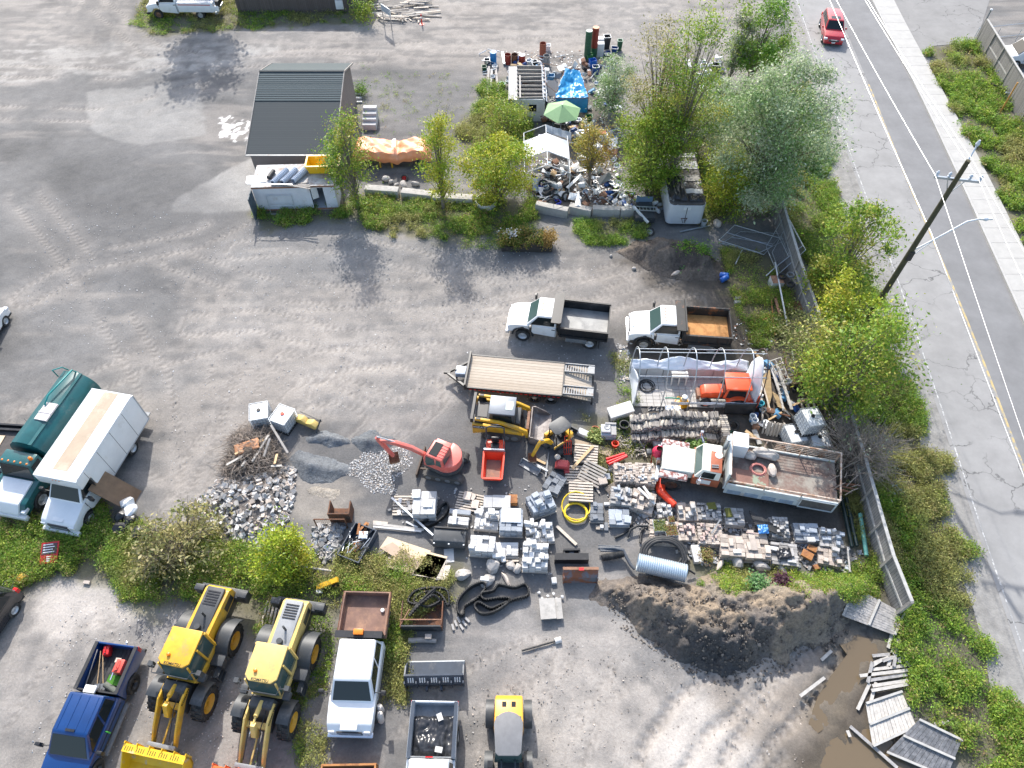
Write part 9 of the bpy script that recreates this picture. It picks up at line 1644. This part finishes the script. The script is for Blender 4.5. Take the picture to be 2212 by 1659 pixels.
def scrap(k,x,y,z):
 nm,la,ct,gp,ms=kinds[k];mi=q.randrange(len(ms));v_=q.randrange(3);key=(k,mi,v_)
 if key not in protos:
  r=random.Random(hash(key)%999);mb=MB()
  if k==0:a=r.uniform(.3,.6);mb.add([(-a,-.25,0),(a,-.25,.05),(a*.9,.25,.25),(-a*.8,.3,.12)],[(0,1,2,3)]);o=mb.build(nm,ms[mi],solid=.02);
  elif k==1:a=r.uniform(.12,.24);mb.lathe([(0,0),(a*.8,0),(a,.12),(a,.2),(a-.02,.2),(a*.7,.04),(0,.04)],n=12);o=mb.build(nm,ms[mi],smooth=40)
  elif k==2:a,b,h=r.uniform(.12,.35),r.uniform(.1,.25),r.uniform(.1,.35);mb.box(-a,a,-b,b,0,h);o=mb.build(nm,ms[mi],bev=.02)
  elif k==3:a=r.uniform(.3,.8);mb.cyl((-a,0,.05),(a,0,.12),r.uniform(.02,.05),n=8);o=mb.build(nm,ms[mi])
  else:
   me=stone_mesh(r.randrange(99),(.28,.2,.16));me.materials.append(ms[mi]);o=bpy.data.objects.new(nm,me);C.objects.link(o)
  protos[key]=(o.data,[m.thickness for m in o.modifiers]);bpy.data.objects.remove(o)
 me,th=protos[key];o=bpy.data.objects.new(nm,me);C.objects.link(o)
 if th:md=o.modifiers.new('thick','SOLIDIFY');md.thickness=th[0]
 o.location=(x,y,z);o.rotation_euler=(q.gauss(0,.3),q.gauss(0,.3),q.uniform(0,6.28));tag(o,la,ct,gp)
def scraps(poly,n,zmax,w=(3,3,3,3,2)):
 P_=W2(poly);lo,hi=P_.min(0),P_.max(0);k=0
 while k<n:
  x,y=q.uniform(lo[0],hi[0]),q.uniform(lo[1],hi[1])
  if sdist(np.array([x]),np.array([y]),P_)[0]>.1:scrap(q.choices(range(5),w)[0],x,y,q.uniform(0,zmax));k+=1
scraps([(1138,425),(1145,350),(1240,360),(1300,375),(1370,420),(1440,452),(1400,470),(1300,455),(1160,450)],150,.45)
scraps([(1235,130),(1330,130),(1350,200),(1300,240),(1260,180)],34,.4);scraps([(1190,250),(1290,270),(1300,340),(1245,370),(1235,300)],70,.5);scraps([(1075,130),(1300,120),(1330,220),(1250,320),(1150,330),(1180,200)],70,.3);scraps([(1180,215),(1230,235),(1235,275),(1150,270)],36,.4);scraps([(1310,230),(1345,250),(1340,400),(1320,420)],34,.4);scraps([(1475,130),(1560,120),(1570,210),(1490,200)],30,.3);scraps([(1090,130),(1180,130),(1190,180),(1090,215)],26,.6);scraps([(1040,115),(1075,110),(1072,190),(1050,190)],14,.2);scraps([(1640,780),(1700,760),(1720,900),(1650,930),(1600,940)],30,.3,(1,1,2,2,1))
def bit(mb,p,e,r):s=r.uniform(.03,.1);M=Matrix.Translation(p+Vector((0,0,.03)))@Matrix.Rotation(r.uniform(0,6),4,'Z')@Matrix.Rotation(r.gauss(0,.3),4,'X');mb.cur=r.choice((0,0,1,2));mb.add([(-s,-s*.6,0),(s,-s*.5,.01),(s*.7,s*.6,.03),(-s*.8,s*.4,.02)],[(0,1,2,3)],M)
for i,(po,n,la)in enumerate([([(1260,420),(1300,380),(1380,420),(1430,455),(1300,450)],900,'bright litter and shards covering the scrap heap'),([(1290,200),(1330,230),(1335,420),(1285,400),(1300,300)],420,'small litter along the dirt path through the scrap'),([(1060,110),(1260,110),(1260,200),(1180,130)],200,'sparse litter behind the roofless shack'),([(1140,340),(1270,340),(1280,440),(1150,430)],500,'litter under the white canopy'),([(1350,740),(1358,750),(1640,745),(1650,770),(1690,740),(1600,690)],160,'litter around the orange-floored dump truck')]):scatter('litter',la,'litter',po,n,bit,[plastic_w,rust_l,greysteel],seed=40+i)
for x,y,la,rm in[(1060,400,'tyre with a grey rim leaning in the scrap',rim_w),(1010,450,'small tyre beside the vivid blue crate',greysteel),(1170,380,'tyre right of the grey-rimmed one',None),(930,250,'black tyre under the canopy frame',None)]:tyre(la,g(ZS5,x,y,.2),0,(.9,.1),.36,None,rm)
for x,y,la in[(370,700,'pale-hubbed wheel of the wrecked chassis'),(510,755,'front wheel of the wrecked chassis')]:tyre(la,g(ZS6,x,y),0,(.5,0),.36,None,rim_w)
boxo('brick_board','leaf-covered board beside the tyres','board',g(ZS5,930,460,.3),.8,.75,.05,rust_l,-.15);one(MB().bar((0,0,0),g(ZS5,1330,150,.9)-g(ZS5,1180,290,.5),.22,.06),'white_gutter',white,'long white gutter lying diagonally over the scrap','gutter',g(ZS5,1180,290,.5))
t=thing('beach_umbrella','folded white parasol lying on the scrap','parasol',g(ZS5,1290,500,.5));d=g(ZS5,1300,330,.6)-g(ZS5,1290,500,.5);MB().cyl((0,0,0),d,.3,.05,8).build('canopy',tarp_w,t)
t=thing('wrecked_chassis','wrecked dark chassis with a ladder lying over it','wreck',g(ZS6,480,650));MB().box(-.9,.5,-.3,1.6,.2,.7).build('body',m_slate,t,bev=.05);MB().box(-.7,-.5,1.4,1.5,.5,1.2).box(-.5,.5,1.45,1.55,.6,1.1).build('panel',mat('steel_blue',(.15,.22,.3),.4),t)
t=thing('ladder','short aluminium ladder lying over the wrecked chassis','ladder',g(ZS6,335,480,.9));d=g(ZS6,590,490,.9)-g(ZS6,335,480,.9);dy=Vector((0,-.4,0));MB().bar((0,0,0),d,.06).bar(dy,d+dy,.06).build('rail',steel,t);mb=MB();[mb.bar(d*(k/7),d*(k/7)+dy,.04)for k in range(1,7)];mb.build('rung',steel,t)
a=g(ZS6,345,480,1.0);one(MB().bar((0,0,0),g(ZS6,500,650,.5)-a,.14),'white_beam',white_old,'white beam slanting down from the ladder','beam',a)
a,b=g(ZS6,690,690),g(ZS6,1035,700);zt=hz(a,g_y:=ZS6(0,460)[1]);w_=(b-a).length+.2;back=g(ZS4,1085,860,zt);t=thing('semitrailer','long white semitrailer with a rounded rear and a torn debris-covered roof','semitrailer',((a.x+b.x)/2,a.y,0),math.atan2(back.x-G(1480,450,zt).x,-(back.y-a.y))*0-.02);Lt=back.y-a.y
rr_=.35;PL=[(-w_/2,Lt),(-w_/2,rr_)]+[(-w_/2+rr_*(1-math.cos(x)),rr_*(1-math.sin(x)))for x in(.4,.8,1.2,1.57)]+[(w_/2-rr_*(1-math.cos(x)),rr_*(1-math.sin(x)))for x in(1.57,1.2,.8,.4)]+[(w_/2,rr_),(w_/2,Lt)]
MB().plan(PL,.25,zt-.12).build('body',mat('trailer_white',(.6,.62,.65),.5,var=.08,scale=1,col2=(.45,.43,.4),lo=.6,hi=.8),t)
MB().plan([(x*.97,y+.04)for x,y in PL],zt-.12,zt).build('roof',mat('trailer_roof',(.1,.09,.085),.9,var=.5,scale=1.2,col2=(.55,.53,.5),lo=.55,hi=.6),t)
for k in range(7):y=Lt*(.1+.12*k);MB().grid(lambda u,v:(-w_*.45+w_*.9*u,y+(.5+.2*(k%3))*v+.1*nn(u*4,k,2),zt+.03+.12*abs(nn(u*5,v*3+k,3))),14,4).build('roof_sheet',[bone,mat('dirty_roof',(.3,.28,.26),.8,var=.4),greysteel][k%3],t,smooth=60)
sheet('black torn tarp on the semitrailer roof edge',((a.x+b.x)/2-.6,a.y+1.6,zt+.05),.55,1.3,.5,plastic_k,31,'black_tarp','tarp',n=24);sheet('black torn tarp at the rear right of the semitrailer roof',((a.x+b.x)/2+.55,a.y+.5,zt+.03),.5,.3,.3,plastic_k,32,'black_tarp','tarp',n=18)
MB().box(-.02,.02,-.02,.0,.5,zt-.3).build('door_seam',m_slate,t);[MB().box(x-.1,x+.1,-.02,.0,zt-.5,zt-.28).build('notice',plastic_w,t)for x in(-.15,.15)];MB().bar((-.3,-.03,.75),(.15,-.03,.78),.04).bar((-.25,-.03,.75),(-.1,-.03,.35),.03).bar((.1,-.03,.75),(-.0,-.03,.35),.03).build('step',rust,t)
pot('grey_bucket','pale bucket at the semitrailer corner','bucket',g(ZS6,1070,680),.18,.2,.45,mat('pale_grey',(.4,.43,.45),.5))
#top edge: lumber, sign, bollard
q=random.Random(5)
for k in range(34):a=G(q.uniform(800,905),q.uniform(8,42),.1);L=q.uniform(.8,2.6);one(MB().box(0,L,-.09,.09,0,.05),'plank',[wbl,wood_g,wood_p,wood_g][k%4],'reclaimed planks heaped beside the old barn','plank',(a.x,a.y,.04+.05*(k%8)),q.gauss(0,.25),'planks heaped beside the barn')
for k in range(12):a=G(q.uniform(855,905),q.uniform(25,50),.1);one(MB().box(0,q.uniform(.3,.9),-.07,.07,0,.06),'wood_block',wood_p,'short wood offcuts at the front of the plank heap','offcut',(a.x,a.y,.03+.05*(k%3)),q.uniform(0,3),'offcuts in front of the plank heap')
pb=g(Z2,1090,205);pa=g(Z2,1040,170);t=thing('sign','white sign with dark lettering on two thin posts','sign',(pa.x,pa.y,0),math.atan2(pb.y-pa.y,pb.x-pa.x));sw=(pb-pa).length;hh=hz(pa,8);MB().cyl((0,0,0),(0,0,hh),.04).build('post',wood_g,t);MB().cyl((sw,0,0),(sw,0,hh),.04).build('post',wood_g,t);sb=MB().box(-.1,sw+.1,-.03,.03,hh-.65,hh).build('board',plastic_w,t);mb=MB();[mb.box(0+.02*(k%2),sw-.1*(k%3),-.045,-.03,hh-.55+.1*k,hh-.49+.1*k)for k in range(5)];mb.build('lettering',slate_,sb)
t=thing('bollard','orange and white plastic bollard beside the plank heap','bollard',g(Z2,1283,160));MB().lathe([(0,0),(.22,0),(.22,.06),(.07,.08),(.05,1.0),(0,1.02)],n=14).build('body',mat('bollard_red',(.75,.04,.02),.4),t,smooth=40);MB().lathe([(.062,.6),(.058,.8)],n=14).build('band',white,t)
#beyond the top right fence
c=G(2205,135);t=thing('snow_truck','white van with red and black lettering behind the tall right fence','van',(c.x+.6,c.y-.3,0),R(175));MB().box(-2.8,1.2,-1.0,1.0,.5,2.0).build('body',white,t,bev=.06);MB().prism([(1.2,.5),(1.2,1.9),(1.9,1.2),(2.6,1.1),(2.6,.5)],-.95,.95).build('nose',white,t,bev=.05);MB().slab([(1.3,-.8,1.86),(1.3,.8,1.86),(1.88,.85,1.27),(1.88,-.85,1.27)][::-1],.02).build('windshield',glass,t);text('SNOW',.45,Matrix.Translation((-.6,.2,2.005))@Matrix.Rotation(math.pi,4,'Z'),redp,t);[wheel(t,x,y,.4,.25)for x in(-1.8,1.7)for y in(-.9,.9)]
q=random.Random(3)
for i in range(12):a=G(q.uniform(2160,2212),q.uniform(120,230));one(MB().bar((0,0,.3),(q.gauss(0,.8),q.gauss(0,.8),.8),.1),'metal_bar',[white_old,steel,black][i%3],'tangled metal frames behind the tall right fence','metal bar',a,0,'metal behind the right fence')
for i,(x,y)in enumerate([(2190,200),(2205,235)]):boxo('dark_crate',['dark crate behind the tall fence, upper','dark crate behind the tall fence, lower'][i],'crate',G(x,y),1.2,1.0,.9,m_slate,.2+i,bev=.05)
#lower left
ZC=Z(0,1850,2.212)
c=g(ZC,440,610);t=thing('sign','small red notice board lying on the weeds','sign',(c.x,c.y,.3),R(8));bd=MB().slab([(-.42,0,.15),(.42,0,.15),(.46,1.0,.45),(-.38,1.0,.45)],.03).build('board',redp,t);MB().slab([(-.36,.42,.285),(.36,.42,.285),(.38,.92,.435),(-.32,.92,.435)],.036).build('dark_field',mat('sign_black',(.08,.05,.05),.5),bd)
mb=MB();[mb.slab([(-.28,.5+.12*k,.31+.036*k),(.26-.08*(k%2),.5+.12*k,.31+.036*k),(.26-.08*(k%2),.54+.12*k,.322+.036*k),(-.28,.54+.12*k,.322+.036*k)],.042)for k in range(4)];[mb.slab([(-.1,.08+.1*k,.175+.03*k),(.1,.08+.1*k,.175+.03*k),(.1,.13+.1*k,.19+.03*k),(-.1,.13+.1*k,.19+.03*k)],.042)for k in range(3)];mb.build('lettering',white,bd)
one(MB().lathe([(0,0),(.22,.05),(.26,.2),(.2,.34),(.06,.4),(0,.4)],n=14).cyl((-.2,0,.25),(-.55,.05,.3),.025),'yellow_float',yellow,'yellow rounded float at the lower left weeds edge','float',g(ZC,205,715),0,smooth=40)
boxo('brick','single brick on the dirt below the weeds','brick',g(ZC,728,745),.32,.16,.14,conc_p,-.1);pot('grey_tub','grey tub beside the yellow float','tub',g(ZC,90,780),.2,.26,.3,slate_)
path('green_hose','short green hose end beside the red notice board','hose',[g(ZC,290,695,.05),g(ZC,355,680,.05)],.03,mat('hose_green2',(.1,.5,.3),.5))
for i,(x,y,m)in enumerate([(1060,80,plastic_w),(1010,180,plastic_k),(1070,220,plastic_k),(1000,290,plastic_k),(1090,150,tarp_w),(1150,330,plastic_k)]):stone('rubbish_bag',['clear rubbish bag on top of the black ones','black rubbish bag at the left of the heap','shiny black rubbish bag in the middle','lowest black rubbish bag at the weeds','white bag between the rubbish bags','black bag under the pale shrub'][i],'rubbish bag',g(ZC,x,y,.4),(.42,.38,.36),m,50+i,i)
path('white_pole','thin pale log lying in the weeds below the rubble','log',[g(ZB,460,1440,.25),g(ZB,800,1470,.3),g(ZB,1200,1530,.25)],.06,wbl)
for i in range(9):q=random.Random(i);a=G(q.uniform(200,1500),q.uniform(480,860));stone('small_stone','small pale stones scattered on the open gravel','stone',a,(.07,.05,.04),bone,200+i,i,'pale stones on the open gravel',sub=1)
